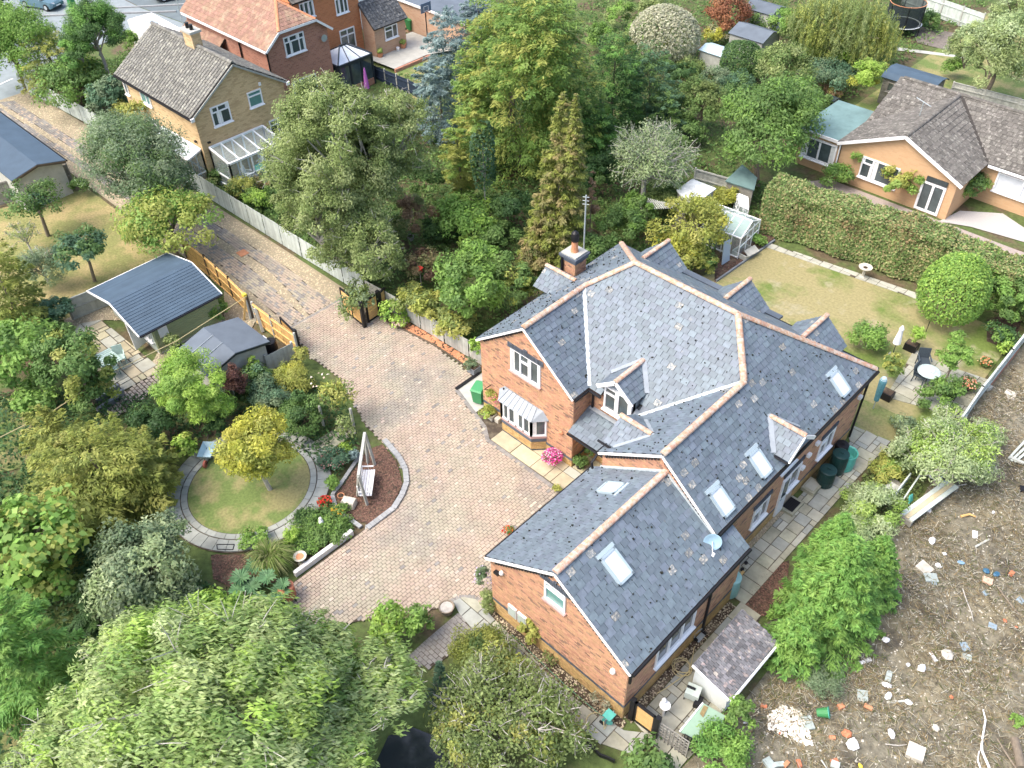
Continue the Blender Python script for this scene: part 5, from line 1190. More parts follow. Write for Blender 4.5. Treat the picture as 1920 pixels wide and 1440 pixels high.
# ------------------------------------------------------------------ fences, gates, sheds
def fence(label,pts,h,bw,m,post_m=None,panel=1.83,posts=True,rails=(.25,.8),each=False,cap=None,name='fence',group=None,side=1,z0=0.0,ph=.08,gap=.004,horizontal=False):
 t = thing(name,label,'fence',(pts[0][0],pts[0][1],0),group); post_m = post_m or m
 for p,q in zip(pts[:-1],pts[1:]):
  p,q = Vector((p[0],p[1],0)),Vector((q[0],q[1],0)); d = q-p; n = max(1,round(d.length/panel)); u = d.normalized(); v = Vector((-u.y,u.x,0))*side
  R = Matrix((u,Vector((-u.y,u.x,0)),Vector((0,0,1)))).transposed()
  for i in range(n):
   a,b = p+d*(i/n),p+d*((i+1)/n); L = (b-a).length; hh = h+random.uniform(-.03,.03)
   rl = MB()
   for r in rails: rl.box((a+b)/2+Vector((0,0,z0+r*hh))-v*.03,(L-.02,.05,.08),rot=R)
   if cap: rl.box((a+b)/2+Vector((0,0,z0+hh+.02)),(L-.02,.09,.03),rot=R)
   pn = rl.build('panel',m,t)
   k = max(1,round((L-.08)/bw)) if not horizontal else max(1,round((hh-.06)/bw))
   if each:
    bp_ = Pieces()
    for j in range(k):
     c = a+u*(.04+(L-.08)*(j+.5)/k)+v*random.uniform(0,.012)+Vector((0,0,z0+.04+hh/2-.02))
     bp_.box(c,u*((L-.08)/k-gap),Vector((0,0,1))*(hh-.04+random.uniform(-.02,.02)),v*.022,m)
    bp_.build('board',pn,'boards',keep=400,minpx=-5)
   else:
    bb = MB()
    for j in range(k):
     if horizontal: c = (a+b)/2+Vector((0,0,z0+.05+(hh-.06)*(j+.5)/k))+v*random.uniform(.0,.012); bb.box(c,(L-.06,.02,(hh-.06)/k-gap),rot=R)
     else: c = a+u*(.04+(L-.08)*(j+.5)/k)+v*random.uniform(.0,.014)+Vector((0,0,z0+.04+hh/2-.02)); bb.box(c,((L-.08)/k-gap,.02,hh-.04+random.uniform(-.015,.015)),rot=R)
    o = bb.build('boards',m,pn); o['kind'] = 'stuff'
  if posts:
   for i in range(n+1):
    a = p+d*(i/n); MB().box((a.x,a.y,z0+(h+ph)/2),(.10,.10,h+ph),rot=R).build('post',post_m,t)
 return t
fence('long pale greenish board fence along the lane beside the yellow house',[(-74.6,20.75),(-64.2,21.45),(-53.3,21.78),(-41.3,21.95),(-33.6,22.15)],1.45,.13,WOOD_PALE,posts=False,side=-1)
fence('weathered pale board fence with uneven top beside the court and house',[(-33.5,22.15),(-31.0,22.32),(-25.6,22.52),(-24.2,22.52)],1.22,.125,WOOD_GREY,posts=False,each=True,side=-1,panel=1.8)
fence('new orange closeboard fence panels with dark posts behind the summerhouse',[(-44.2,17.2),(-41.7,17.15),(-38.9,16.95),(-36.7,16.72)],1.5,.12,WOOD_ORANGE,WOOD_DARK,each=False,side=1,rails=(.1,.5,.92))
fence('new orange closeboard fence by the open gate and the dark felt shed',[(-36.1,16.62),(-34.4,16.6),(-32.3,16.62)],1.4,.12,WOOD_ORANGE,WOOD_GREY,side=1,rails=(.1,.5,.92))
a,b = g(138,600),g(205,572); fence('dark weathered fence panel left of the summerhouse',[a[:2],b[:2]],1.35,.12,WOOD_GREY,WOOD_OLD,side=1,rails=(.05,.5,.97))
a,b = g(-20,392),g(140,348); fence('old grey fence with rails in front of the left garage',[a[:2],b[:2]],1.55,.11,WOOD_OLD,side=1,rails=(.1,.5,.95))
a,b = g(505,697),g(553,672); fence('low weathered grey fence beside the dark felt shed',[a[:2],b[:2]],1.05,.11,WOOD_GREY,each=True,side=-1,panel=1.2)
a,b = g(1300,350),g(1362,368); fence('grey slatted fence behind the greenhouse',[a[:2],b[:2]],1.3,.15,WOOD_GREY,WOOD_GREY,rails=(.15,.5,.95))
a,b = g(1775,196),g(1960,245); fence('pale panel fence with white posts behind the bungalow',[a[:2],b[:2]],1.7,.14,WOOD_GREY,CONCRETE,cap=True,panel=2.1)
a,b = g(1690,10),g(1835,62); fence('pale fence at the top right behind the trampoline',[a[:2],b[:2]],1.6,.14,WOOD_PALE,CONCRETE,panel=2.0)
fence('pale greenish fence between back garden and waste ground',[(-5.45,47),(-5.45,43.8),(-5.40,40.4),(-5.35,36.8),(-5.2,34.2)],1.05,.16,WOOD_PALE,WOOD_GREY,side=-1,panel=1.7,cap=True)
a,b,c = g(702,148),g(768,176),g(795,190); fence('dark blue fence panels with pale posts beside the orangery',[a[:2],b[:2],c[:2]],1.15,.2,mat('dark_blue_panel',(.03,.045,.075),.6,.1,None),CONCRETE,panel=1.6)
a,b = g(1650,195),g(1690,170)
# leaning props in the fence gap
t = thing('timber_prop','orange timber prop with yellow hook in the fence gap','post',g(462,600)); MB().beam(g(458,600),g(460,552,1.6),.09,.09).build('post',WOOD_ORANGE,t); MB().box(g(458,553,1.62),(.2,.2,.14)).build('hook',YELLOW_PL,t)
tag(MB().beam(g(470,598),g(462,562,1.25),.10,.10).build('old_post',WOOD_GREY),'broken grey fence post leaning in the gap','post'); tag(MB().beam(g(493,622),g(478,578,1.3),.15,.12).build('old_post',WOOD_GREY),'thick grey fence post leaning against the orange fence by the gate','post')
# washing line
wl_ = [g(462,556,1.6),g(330,640,1.75),g(215,695,1.7),g(100,770,1.7),g(-40,840,1.8)]
tag(MB().tube(wl_,.022,5).build('washing_line',HOSE),'thin buff washing line crossing the left gardens','rope')
# drive gates
def gate(name,label,a,b,h,n,m=WOOD_ORANGE,posts=(1,1),frame_m=BLACK,mid=True,z0=.06):
 a,b = Vector((a[0],a[1],0)),Vector((b[0],b[1],0)); u = (b-a).normalized(); L = (b-a).length; R = Matrix((u,Vector((-u.y,u.x,0)),Vector((0,0,1)))).transposed()
 t = thing(name,label,'gate',a); f = MB()
 for z in (z0+.05,h-.05): f.box((a+b)/2+Vector((0,0,z)),(L,.08,.10),rot=R)
 for s in (.04,L-.04)+((L/2,) if mid else ()): f.box(a+u*s+Vector((0,0,(z0+h)/2)),(.08,.08,h-z0),rot=R)
 f.build('frame',frame_m,t)
 bp_ = Pieces()
 for side,(s0,s1) in enumerate(((.08,L/2-.04),(L/2+.04,L-.08)) if mid else ((.08,L-.08),)):
  for k in range(n):
   z = z0+.1+(h-z0-.2)*(k+.5)/n; c = a+u*((s0+s1)/2)+Vector((0,0,z))+R @ Vector((0,.012,0)); bp_.box(c,u*(s1-s0),Vector((0,0,1))*((h-z0-.2)/n-.012),R @ Vector((0,-.024,0)),m)
 bp_.build('board',t,'boards',keep=60,minpx=-5)
 for p,k in ((a-u*.09,posts[0]),(b+u*.09,posts[1])):
  if k: MB().box(p+Vector((0,0,(h+.1)/2)),(.17,.17,h+.1),rot=R).build('post',frame_m,t)
 return t
gA = g(645,583),g(682,612); gate('drive_gate','open wooden drive gate with black frame, left leaf of the pair',gA[0],gA[1],1.62,8,mid=True,posts=(0,1))
gB = g(691,606),g(712,592); gate('drive_gate','narrow wooden gate panel with black frame right of the thick black post',gB[0],gB[1],1.55,8,mid=False,posts=(0,1))
gC = g(717,588),g(726,578); gate('drive_gate','thin side panel between black post and pale fence',gC[0],gC[1],1.45,8,mid=False,posts=(0,0))
gD = g(533,628),g(559,654); gate('drive_gate','folded back wooden gate with black frame by the orange fence',gD[0],gD[1],1.25,7,mid=False,posts=(0,1))
gE = g(1187,1350),g(1224,1378); gate('garden_gate','wooden garden gate with black frame at the corner of the near gable',gE[0],gE[1],1.32,9,mid=False,posts=(1,1))
# trellis by the garden gate
def trellis(label,a,b,h,m,n=7,k=6,z0=0.0):
 a,b = Vector((a[0],a[1],z0)),Vector((b[0],b[1],z0)); d = b-a; t = thing('trellis',label,'trellis',a)
 for i in range(n+1): p = a+d*(i/n); MB().beam(p,p+Vector((0,0,h)),.035,.03).build('slat',m,t)
 for j in range(1,k+1): z = Vector((0,0,h*j/k)); MB().beam(a+z,b+z,.03,.035).build('slat',m,t)
a,b = g(1232,1384),g(1285,1420); trellis('weathered grey trellis beside the garden gate',a,b,1.15,WOOD_OLD,8,6)
a,b = g(1278,1400),g(1310,1420); trellis('black metal trellis panel below the pale green board',a,b,0.95,BLACK,5,4)
# summer house
sh = thing('summerhouse','sage green timber summerhouse with blue grey felt shingle roof and paved terrace','summerhouse',(-40.1,13.5,0))
X0,X1,Y0,Y1,EH,RH = -42.6,-37.65,11.65,15.5,1.95,2.62; XM = -40.0
mb = MB(); mb.bx(X1-.06,X1,Y0,Y1,.12,EH); w0 = mb.build('wall',SAGE,sh)
for k in range(13): MB().bx(X1,X1+.02,Y0,Y1,.14+k*.138,.14+k*.138+.126).build('board',SAGE,w0)
mb = MB(); gable_wall(mb,(X0,Y0),(X1-.06,Y0),.12,EH,EH,(2.57,RH-.06),t=.06,n=(0,-1)); w1 = mb.build('wall',SAGE_GREY,sh)
mb = MB(); mb.bx(X0,X0+.06,Y0+.06,Y1,.12,EH); gable_wall(mb,(X1-.06,Y1),(X0,Y1),.12,EH,EH,(2.38,RH-.06),t=.06,n=(0,1)); mb.build('wall',SAGE,sh)
MB().bx(X0,X1,Y0,Y1,0,.12).build('base',CONCRETE,sh)
F0 = [(X1+.3,Y0-.75,EH-.08),(X1+.3,Y1+.18,EH-.08),(XM,Y1+.18,RH),(XM,Y0-.75,RH)]; F1 = [(X0-.3,Y1+.18,EH-.08),(X0-.3,Y0-.75,EH-.08),(XM,Y0-.75,RH),(XM,Y1+.18,RH)]
roof_set(sh,[([F0],F0[0],(0,1,0),(XM-X1-.3,0,RH-EH+.08)),([F1],F1[0],(0,-1,0),(XM-X0+.3,0,RH-EH+.08))],.20,8.0,FELT,nm='roof',tile='shingle_course',keep=60,carc=FELT,lift=.025,thick=.012,stagger=0,jit=.001)
for a,b in (((X1+.32,Y0-.77,EH-.10),(XM,Y0-.77,RH-.02)),((X0-.32,Y0-.77,EH-.10),(XM,Y0-.77,RH-.02)),((X1+.32,Y1+.2,EH-.10),(XM,Y1+.2,RH-.02)),((X0-.32,Y1+.2,EH-.10),(XM,Y1+.2,RH-.02))): MB().beam(a,b,.05,.12).build('barge_board',WHITE,sh)
MB().beam((X0-.33,Y0-.77,EH-.11),(X0-.33,Y1+.2,EH-.11),.05,.1).build('fascia',WHITE,sh); MB().tube([(X1+.36,Y0-.7,EH-.12),(X1+.36,Y1+.2,EH-.12)],.045,6).build('gutter',BLACK,sh)
MB().tube([(X1+.08,Y0+.05,EH-.15),(X1+.06,Y0+.05,.1)],.035,6).build('downpipe',SAGE,sh)
window(sh,(-41.8,Y0,1.35),(1,0,0),(0,-1,0),1.0,.75,(1,1,1),fw=.05); window(sh,(-38.25,Y0,1.2),(1,0,0),(0,-1,0),.7,1.0,(1,1),fw=.05)
d = MB().box((-40.45,Y0-.02,1.05),(.85,.05,1.8)).build('door',SAGE_GREY,sh); MB().box((-40.45,Y0-.05,1.45),(.5,.02,.75)).build('pane',GLASS_PALE,d)
MB().box((-39.45,Y0-.01,1.05),(.8,.04,1.8)).build('doorway',BLACK,sh); dd = MB().beam((-38.98,Y0-.02,1.05),(-38.75,Y0-.75,1.05),.05,1.8).build('open_door',WHITE,sh)
MB().box((X1+.03,Y0+.55,1.35),(.05,.5,.75)).build('side_window',WHITE,sh)
# dark felt shed
s2 = thing('felt_shed','low shed with wide dark grey felt roof beside the summerhouse','shed',(-33.6,13.4,0))
ym = 13.3; P0 = [(-35.05,11.65,1.85),(-32.2,11.65,1.85),(-32.2,ym,2.3),(-35.05,ym,2.3)]; P1 = [(-32.2,15.2,1.85),(-35.05,15.2,1.85),(-35.05,ym,2.3),(-32.2,ym,2.3)]
MB().slab(P0,.07).slab(P1,.07).build('roof',FELT_PALE,s2); mb = MB(); mb.bx(-34.85,-32.45,11.85,15.0,0,1.8); gable_wall(mb,(-32.42,11.85),(-32.42,15.0),0,1.8,1.8,(1.5,2.2),t=.04,n=(1,0)); mb.build('wall',CONCRETE,s2)
for x in (-34.15,-33.3): MB().beam((x,11.7,1.90),(x,ym,2.335),.03,.012).build('felt_seam',mat('seam',(.25,.29,.32),.8,0,None) if x < -34 else bpy.data.materials['seam'],s2)
MB().beam((-32.17,11.65,1.80),(-32.17,ym,2.25),.05,.12).beam((-32.17,15.2,1.80),(-32.17,ym,2.25),.05,.12).build('barge_board',ANTHRACITE,s2)
# slate roofed outhouse near the garden gate
oh = thing('outhouse','small white rendered outhouse with mottled slate roof by the waste ground','outhouse',(-5.95,16.9,0))
OX0,OX1,OY0,OY1 = -6.75,-5.15,15.45,18.45; zl,zr = 1.62,1.22
mb = MB(); gable_wall(mb,(OX0+.1,OY0),(OX1-.1,OY0),0,zl-.1,zr-.04,None,t=.15,n=(0,-1)); mb.bx(OX1-.25,OX1-.1,OY0+.15,OY1-.1,0,zr-.06); mb.bx(OX0+.1,OX0+.25,OY0+.15,OY1-.1,0,zl-.1); mb.build('wall',RENDER_WHITE,oh)
rpoly = [(OX1,OY0-.08,zr),(OX1,OY1,zr),(OX0,OY1,zl),(OX0,OY0-.08,zl)]
tiled(oh,[rpoly],rpoly[0],(0,1,0),(OX0-OX1,0,zl-zr),.16,.17,TILE_MIX,tile='slate',keep=260,lift=.02,thick=.015)
MB().beam((OX1,OY0-.12,zr-.05),(OX0,OY0-.12,zl-.05),.05,.12).build('barge_board',WHITE,oh); MB().tube([(OX1+.06,OY0-.1,zr-.06),(OX1+.06,OY1,zr-.06)],.05,6).build('gutter',WHITE,oh)
# greenhouses and low roofs behind the house
gh = thing('greenhouse','glass greenhouse with white frame beside the bark bed behind the house','greenhouse',g(1390,450))
A_,B_ = np.array(g(1330,386,1.9)),np.array(g(1411,416,1.9)); C_ = np.array(g(1390,446,1.45)); off = C_-B_; off[2] = 0
def ghouse(t,A_,B_,off,zr,ze,n):
 A_,B_ = Vector((A_[0],A_[1],0)),Vector((B_[0],B_[1],0)); w = Vector(off); f = MB()
 for s in (-1,1):
  e0_,e1_ = A_+w*s,B_+w*s
  f.beam(e0_+Vector((0,0,ze)),e1_+Vector((0,0,ze)),.06,.06); f.beam(e0_+Vector((0,0,.1)),e1_+Vector((0,0,.1)),.06,.06)
  for i in range(n+1):
   q = e0_+(e1_-e0_)*(i/n); r = A_+(B_-A_)*(i/n); f.beam(q+Vector((0,0,ze)),r+Vector((0,0,zr)),.045,.045); f.beam(q,q+Vector((0,0,ze)),.045,.045)
  for i in range(n):
   q0,q1 = e0_+(e1_-e0_)*(i/n),e0_+(e1_-e0_)*((i+1)/n); r0_,r1_ = A_+(B_-A_)*(i/n),A_+(B_-A_)*((i+1)/n)
   MB().add([q0+Vector((0,0,ze)),q1+Vector((0,0,ze)),r1_+Vector((0,0,zr)),r0_+Vector((0,0,zr))],[(0,1,2,3)]).build('roof_pane',GH_GLASS,t)
   MB().add([q0,q1,q1+Vector((0,0,ze)),q0+Vector((0,0,ze))],[(0,1,2,3)]).build('side_pane',CLEAR,t)
 f.beam(A_+Vector((0,0,zr)),B_+Vector((0,0,zr)),.07,.07)
 for e in (A_,B_):
  f.beam(e+w*.3,e+w*.3+Vector((0,0,ze+.2)),.04,.04); f.beam(e-w*.3,e-w*.3+Vector((0,0,ze+.2)),.04,.04); f.beam(e+w+Vector((0,0,ze*.55)),e-w+Vector((0,0,ze*.55)),.04,.04); f.beam(e+w+Vector((0,0,ze)),e-w+Vector((0,0,ze)),.04,.04)
  MB().add([e+w,e-w,e-w+Vector((0,0,ze)),e+Vector((0,0,zr)),e+w+Vector((0,0,ze))],[(0,1,2,3,4)]).build('end_pane',CLEAR,t)
 f.build('frame',UPVC,t)
GH_GLASS = glass_mat('greenhouse_glass',(.45,.60,.56),.55,.1)
ghouse(gh,A_,B_,off,1.95,1.4,5)
sg = thing('small_greenhouse','small clear greenhouse beside the golden yellow shrub','greenhouse',g(1392,392)); a,b = np.array(g(1385,365,1.5)),np.array(g(1402,372,1.5)); ghouse(sg,a,b,np.array([.45,-.5,0]),1.55,1.15,2)
def lowroof(name,label,px,z,m,wm,th=.08):
 P = [g(x,y,zz) for x,y,zz in px]; t = thing(name,label,'shed',(P[0][0],P[0][1],0)); cx_,cy_ = sum(p[0] for p in P)/len(P),sum(p[1] for p in P)/len(P)
 MB().slab(P,th).build('roof',m,t); Q = [((p[0]-cx_)*.9+cx_,(p[1]-cy_)*.9+cy_) for p in P]; MB().prism(Q,0,z-.12).build('wall',wm,t); return t
lowroof('white_roof_store','store with bare white sheet roof behind the greenhouse',[(1268,356,2.0),(1298,335,2.1),(1343,353,2.1),(1311,377,2.0),(1288,381,2.0)],2.0,mat('white_sheet_roof',(.62,.64,.63),.7,0,(2,.2),col2=(.40,.42,.40),n2=(2.5,.58,.7)),WOOD_OLD)
lowroof('green_roof_store','low store with green felt lids at the end of the hedge',[(1360,339,1.5),(1392,308,1.6),(1420,333,1.6),(1414,356,1.5)],1.5,FELT_GREEN,WOOD_OLD)
slp = thing('slatted_pergola','slatted grey timber pergola half hidden below the sparse grey tree','pergola',g(1240,390))
for k in range(14):
 a,b = g(1215+k*4.2,372+k*1.0,1.9),g(1228+k*4.2,392-k*.2,1.9); MB().beam(a,b,.05,.05).build('slat',WOOD_GREY,slp)
MB().beam(g(1213,378,1.84),g(1275,384,1.84),.06,.08).build('beam',WOOD_GREY,slp)
for p in (g(1216,373,1.8),g(1272,384,1.8)): MB().tube([(p[0],p[1],0),p],.05,6).build('post',WOOD_GREY,slp)
tag(MB().slab([g(1354,497,.05),g(1368,488,.05),g(1370,449,1.4),g(1358,455,1.4)],.06).build('pale_blue_board',mat('pale_blue_paint',(.40,.48,.56),.6,.05,None)),'pale blue board leaning beside the greenhouse','board')
rb = thing('raised_bed','small timber raised bed beside the greenhouse door','planter',g(1395,482)); 
for a,b in (((1372,478),(1398,490)),((1398,490),(1418,475)),((1418,475),(1392,464)),((1392,464),(1372,478))): MB().beam((*g(*a)[:2],.18),(*g(*b)[:2],.18),.06,.3).build('plank',WOOD_GREY,rb)
tag(MB().slab([g(1395,470,.35),g(1415,459,.35),g(1424,470,.35),g(1404,481,.35)],.06).build('cold_frame_lid',CONCRETE),'pale slab lid beside the raised bed','lid')
# arbour posts and swing seat
for (a,b,lab) in (((608,803),(598,772),'weathered arbour post at the spur path, left'),((665,808),(660,782),'weathered arbour post at the spur path, right')):
 p = g(*a); tag(MB().beam(p,(p[0],p[1],1.5),.1,.1).build('arbour_post',WOOD_GREY),lab,'post')
sw = thing('swing_seat','white painted garden swing seat under a grey timber frame on the bark bed','swing seat',g(685,900))
f = MB(); p0,p1 = g(682,826,1.9),g(673,902,1.95)
p0 = Vector(g(684,812,1.95)); p1 = Vector(g(672,893,1.95))
f.beam(p0,p1,.12,.14); f.build('beam',WOOD_GREY,sw)
for top,bt in ((p0,(703,872)),(p0,(690,868)),(p1,(689,947)),(p1,(671,930))): MB().beam(top,g(*bt),.11,.09).build('leg',WOOD_GREY,sw)
d = (p1-p0).normalized(); d.z = 0; d.normalize(); v = Vector((-d.y,d.x,0)); c = Vector(g(688,905,.45)); R = Matrix((d,v,Vector((0,0,1)))).transposed()
if v.dot(Vector((1,0,0))) < 0: v = -v
for k in range(5): MB().box(c+v*(.11*k-.2),(1.5,.09,.03),rot=R).build('seat_slat',WHITE,sw)
for k in range(9): MB().box(c-v*.27+d*(-.68+.17*k)+Vector((0,0,.28)),(.12,.03,.55),rot=R).build('back_slat',WHITE,sw)
for s in (-.74,.74): MB().beam(c+d*s-v*.27+Vector((0,0,.25)),c+d*s+v*.25+Vector((0,0,.25)),.05,.04).build('armrest',WHITE,sw); MB().tube([c+d*s,c+d*s*.98+Vector((0,0,1.45))],.012,4).build('chain',GALV,sw)
MB().box(c-v*.27+Vector((0,0,.58)),(1.5,.05,.07),rot=R).build('top_rail',WHITE,sw)
tag(MB().beam((-21.12,8.35,.14),(-21.1,11.3,.14),.17,.28).build('kerb_stone',mat('whitish_kerb',(.60,.60,.57),.85,0,(4,.12))),'long whitish stone kerb between mixed bed and drive','kerb')
# sleeper bed at the left
sb = thing('sleeper_bed','raised bed of grey sleepers below the summerhouse patio','planter',g(205,760))
for a,b in (((232,738),(220,752)),((220,752),(185,775)),((225,728),(180,758))): MB().beam((*g(*a)[:2],.16),(*g(*b)[:2],.16),.18,.3).build('sleeper',SLEEPER,sb)
# ------------------------------------------------------------------ trees, shrubs, hedges
def nrm(v): return v/np.maximum(np.linalg.norm(v,axis=-1,keepdims=True),1e-9)
def leaf_quads(P,A,N,L,W,C,name,parent,m=None,stuff=False,bend=0.0):
 S = nrm(np.cross(A,N)); n = len(P); L = np.broadcast_to(L,n)[:,None]; W = np.broadcast_to(W,n)[:,None]
 V = np.stack([P-A*L*.5,P+S*W*.5-A*L*.08,P+A*L*.5,P-S*W*.5-A*L*.08],1)
 o = np_mesh(name,V.reshape(-1,3),np.arange(4*n).reshape(-1,4),m or LEAF,col=C,parent=parent); return o
PAL = dict(  # linear leaf colours, light and dark leaves of each kind
 mid=[(.085,.150,.042),(.062,.118,.034),(.115,.180,.055)],
 bright=[(.140,.245,.050),(.105,.195,.042),(.180,.270,.070)],
 lime=[(.215,.330,.055),(.160,.270,.045),(.275,.360,.090)],
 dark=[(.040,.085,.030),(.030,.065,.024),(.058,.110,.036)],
 olive=[(.125,.168,.050),(.092,.132,.042),(.165,.205,.078)],
 olive_pale=[(.165,.215,.072),(.120,.170,.052),(.235,.270,.120)],
 yellowgreen=[(.225,.250,.055),(.165,.200,.045),(.290,.285,.085)],
 gold=[(.430,.430,.060),(.310,.350,.055),(.520,.480,.105)],
 golddull=[(.150,.180,.038),(.105,.138,.034),(.225,.235,.062)],
 grey=[(.120,.172,.092),(.088,.135,.070),(.180,.220,.135)],cypress=[(.110,.185,.042),(.075,.140,.034),(.175,.245,.060)],
 greyblue=[(.135,.195,.190),(.095,.150,.150),(.220,.280,.270)],
 bluegreen=[(.070,.135,.075),(.050,.100,.058),(.105,.175,.105)],
 variegated=[(.42,.42,.30),(.20,.24,.12),(.52,.50,.38)],
 maple=[(.26,.105,.055),(.18,.075,.045),(.33,.16,.075)],
 redbrown=[(.095,.045,.040),(.065,.035,.030),(.13,.065,.045)],
 brown=[(.30,.195,.115),(.22,.145,.085),(.38,.27,.165)],
 rusty=[(.160,.170,.070),(.115,.130,.052),(.26,.19,.10)],
 hedge=[(.135,.200,.065),(.095,.150,.048),(.205,.245,.10),(.25,.225,.11)],
 wind=[(.150,.235,.065),(.105,.180,.050),(.33,.37,.20),(.215,.275,.085)],
 pale=[(.225,.285,.135),(.155,.215,.090),(.315,.365,.215)],
 spruce=[(.105,.215,.048),(.075,.165,.040),(.165,.285,.070)],
)
def place(px,py,rw,rh,th=0.0,flat=None):
 """crown centre and radii in metres from its place, half width and half height as surveyed"""
 z = th+1.0
 for _ in range(6):
  c = np.array(g(px,py,z)); d = dist(c); r = rw*d/FPX
  v = ray(px,py); e = math.atan2(-v[2],math.hypot(v[0],v[1]))
  q = (rh*d/FPX)**2-(r*math.sin(e))**2
  rz = math.sqrt(max(q,0))/math.cos(e); rz = min(max(rz,.55*r),3.2*r) if flat is None else flat*r
  z = th+rz
 return np.array(g(px,py,z)),r,rz
def lumpf(rng,amp=.16,k=5):
 D = nrm(rng.normal(size=(k,3))); ph = rng.uniform(0,6.28,k); fr = rng.uniform(2,5,k)
 return lambda u: 1+amp*np.sum(np.cos(u @ D.T*fr+ph),axis=1)/math.sqrt(k)*1.2
NLEAF = [0]
def plant(name,label,cat,px,py,rw,rh,pal='mid',th=0.3,style='broad',leaf=.17,wr=.5,dens=2.4,lumps=(),group=None,trunk=True,bark=None,K=None,flat=None,amp=.16,clump=.30,twigs=0,droop=0.0,wind=None,pal2=None,p2=0.0,seed=None,mat_=None,cut=None,wm=True):
 rng = np.random.default_rng(seed if seed is not None else zlib.crc32((label+str(px)).encode()) & 0xffff)
 parts = [place(px,py,rw,rh,th,flat)]+[place(a,b,c,d,(e[0] if e else th),flat) for a,b,c,d,*e in lumps]
 c0,r0,rz0 = parts[0]; base = (float(c0[0]),float(c0[1]),0.0)
 t = thing(name,label,cat,base,group)
 tb = MB(); AP = []; AA = []; AN = []; AC = []; AL = []
 top_z = max(p[0][2]+p[2]*.5 for p in parts)
 bark_m = bark or TWIG
 tr = max(.05,min(.3,r0*.07))
 if trunk: tb.tube([base,(c0[0]+.1*r0*rng.normal(),c0[1]+.1*r0*rng.normal(),c0[2]*.6),(c0[0],c0[1],c0[2]+rz0*.55)],[tr,tr*.75,tr*.25],7)
 rng_sz = 1.08
 palc = np.array(PAL[pal]); pal2c = np.array(PAL[pal2]) if pal2 else None
 for c,r,rz in parts:
  area = 2*PI*r*(r+rz)/2*1.25
  r,rz = r*rng_sz,rz*rng_sz; lf = leaf*(1 if r > 1.2 else .85)
  n = int(dens*area/(lf*lf*wr*.5)); n = max(90,min(n,60000)); NLEAF[0] += n
  lump = lumpf(rng,amp)
  if style in ('broad','ball','wisp','weep','wind'):
   k = K or int(max(10,min(170,(r/ (0.55 if style != 'ball' else .4))**2*4)))
   if r < 1.3: k = max(k,26); clump = max(clump,.40)
   u = nrm(rng.normal(size=(k,3))); u[:,2] = np.where(u[:,2] < -.35,-u[:,2],u[:,2]); u = nrm(u)
   rad = np.where(rng.uniform(size=k) < .78,rng.uniform(.78,1.0,k),rng.uniform(.3,.8,k)) if style != 'ball' else rng.uniform(.86,.94,k)
   CC = c+u*np.array([r,r,rz])*(rad*lump(u))[:,None]*.86
   rc = r*clump*rng.uniform(.6,1.15,k)
   if style == 'ball': rc = r*.2*np.ones(k)
   ci = rng.integers(0,k,n)
   off = rng.normal(size=(n,3)); off = nrm(off)*(rng.uniform(0,1,n)**(.45))[:,None]*np.array([1,1,.72]); P = CC[ci]+off*rc[ci][:,None]
   out = nrm((P-c)/np.array([r,r,rz])*np.array([1,1,.8])); cl = nrm(off)
   if style == 'ball':
    u = nrm(rng.normal(size=(n,3))); u[:,2] = np.where(u[:,2] < -.6,-u[:,2],u[:,2]); u = nrm(u)
    P = c+u*np.array([r,r,rz])*(lump(u)*rng.uniform(.86,1.0,n))[:,None]; out = nrm(u/np.array([r,r,rz])); cl = out
   N = nrm(out*.55+cl*.5+np.array([0,0,.55])+rng.normal(size=(n,3))*.42)
   A = rng.normal(size=(n,3))+out*.6+np.array([0,0,-droop])
   if style == 'wind': A = rng.normal(size=(n,3))*.42+np.array(wind or (.9,.5,-.25))
   if style == 'weep':
    # strands that hang from the clumps
    ns = max(20,n//26); si = rng.integers(0,k,ns); sp = CC[si]+rng.normal(size=(ns,3))*rc[si][:,None]*.55
    ln = rng.uniform(.35,1.0,ns)*rz*.9; li = rng.integers(0,ns,n); tt = rng.uniform(0,1,n)
    sw = rng.normal(size=(ns,2))*.14
    P = sp[li]+np.stack([sw[li,0]*tt,sw[li,1]*tt,-tt*ln[li]],1)+rng.normal(size=(n,3))*.05; ci = si[li]
    A = np.array([0,0,-1.0])+rng.normal(size=(n,3))*.45; N = nrm(rng.normal(size=(n,3))+np.array([0,0,.4])+nrm(P-c)*.7)
   A = nrm(A-N*np.sum(A*N,1,keepdims=True)*.8)
   if trunk or twigs:
    for i in range(min(k,12 if not twigs else twigs)):
     a = np.array([c[0],c[1],max(.3,c[2]-rz*rng.uniform(.1,.7))]); m_ = (a+CC[i])/2+np.array([0,0,.08*r])+rng.normal(size=3)*.06*r
     tb.tube([tuple(a),tuple(m_),tuple(CC[i])],[tr*.42,tr*.26,tr*.10],5,cap=False)
     if twigs:
      for q in range(3):
       e_ = CC[i]+nrm(rng.normal(size=3)+u[i]*1.2)*r*.26; tb.tube([tuple(CC[i]),tuple((CC[i]+e_)/2+rng.normal(size=3)*.04),tuple(e_)],[.018,.014,.006],4,cap=False)
   ctint = rng.uniform(0,1,(k if style != 'weep' else k))
  else:   # conifers: whorls of boughs with flat sprays
   nb = K or int(max(40,min(420,r*rz*26)))
   hh_ = rng.uniform(0,1,nb)**(.8); az = rng.uniform(0,2*PI,nb)
   if style == 'cone': prof = (1-hh_)**.8*.95+.05
   elif style == 'egg': prof = np.sqrt(np.maximum(0,1-(hh_*1.6-.6)**2))*.92+.04
   else: prof = np.sqrt(np.maximum(0,1-(hh_*1.45-.45)**2))*.92+.06
   zb = c[2]-rz+2*rz*hh_; rad = r*prof*rng.uniform(.72,1.06,nb)
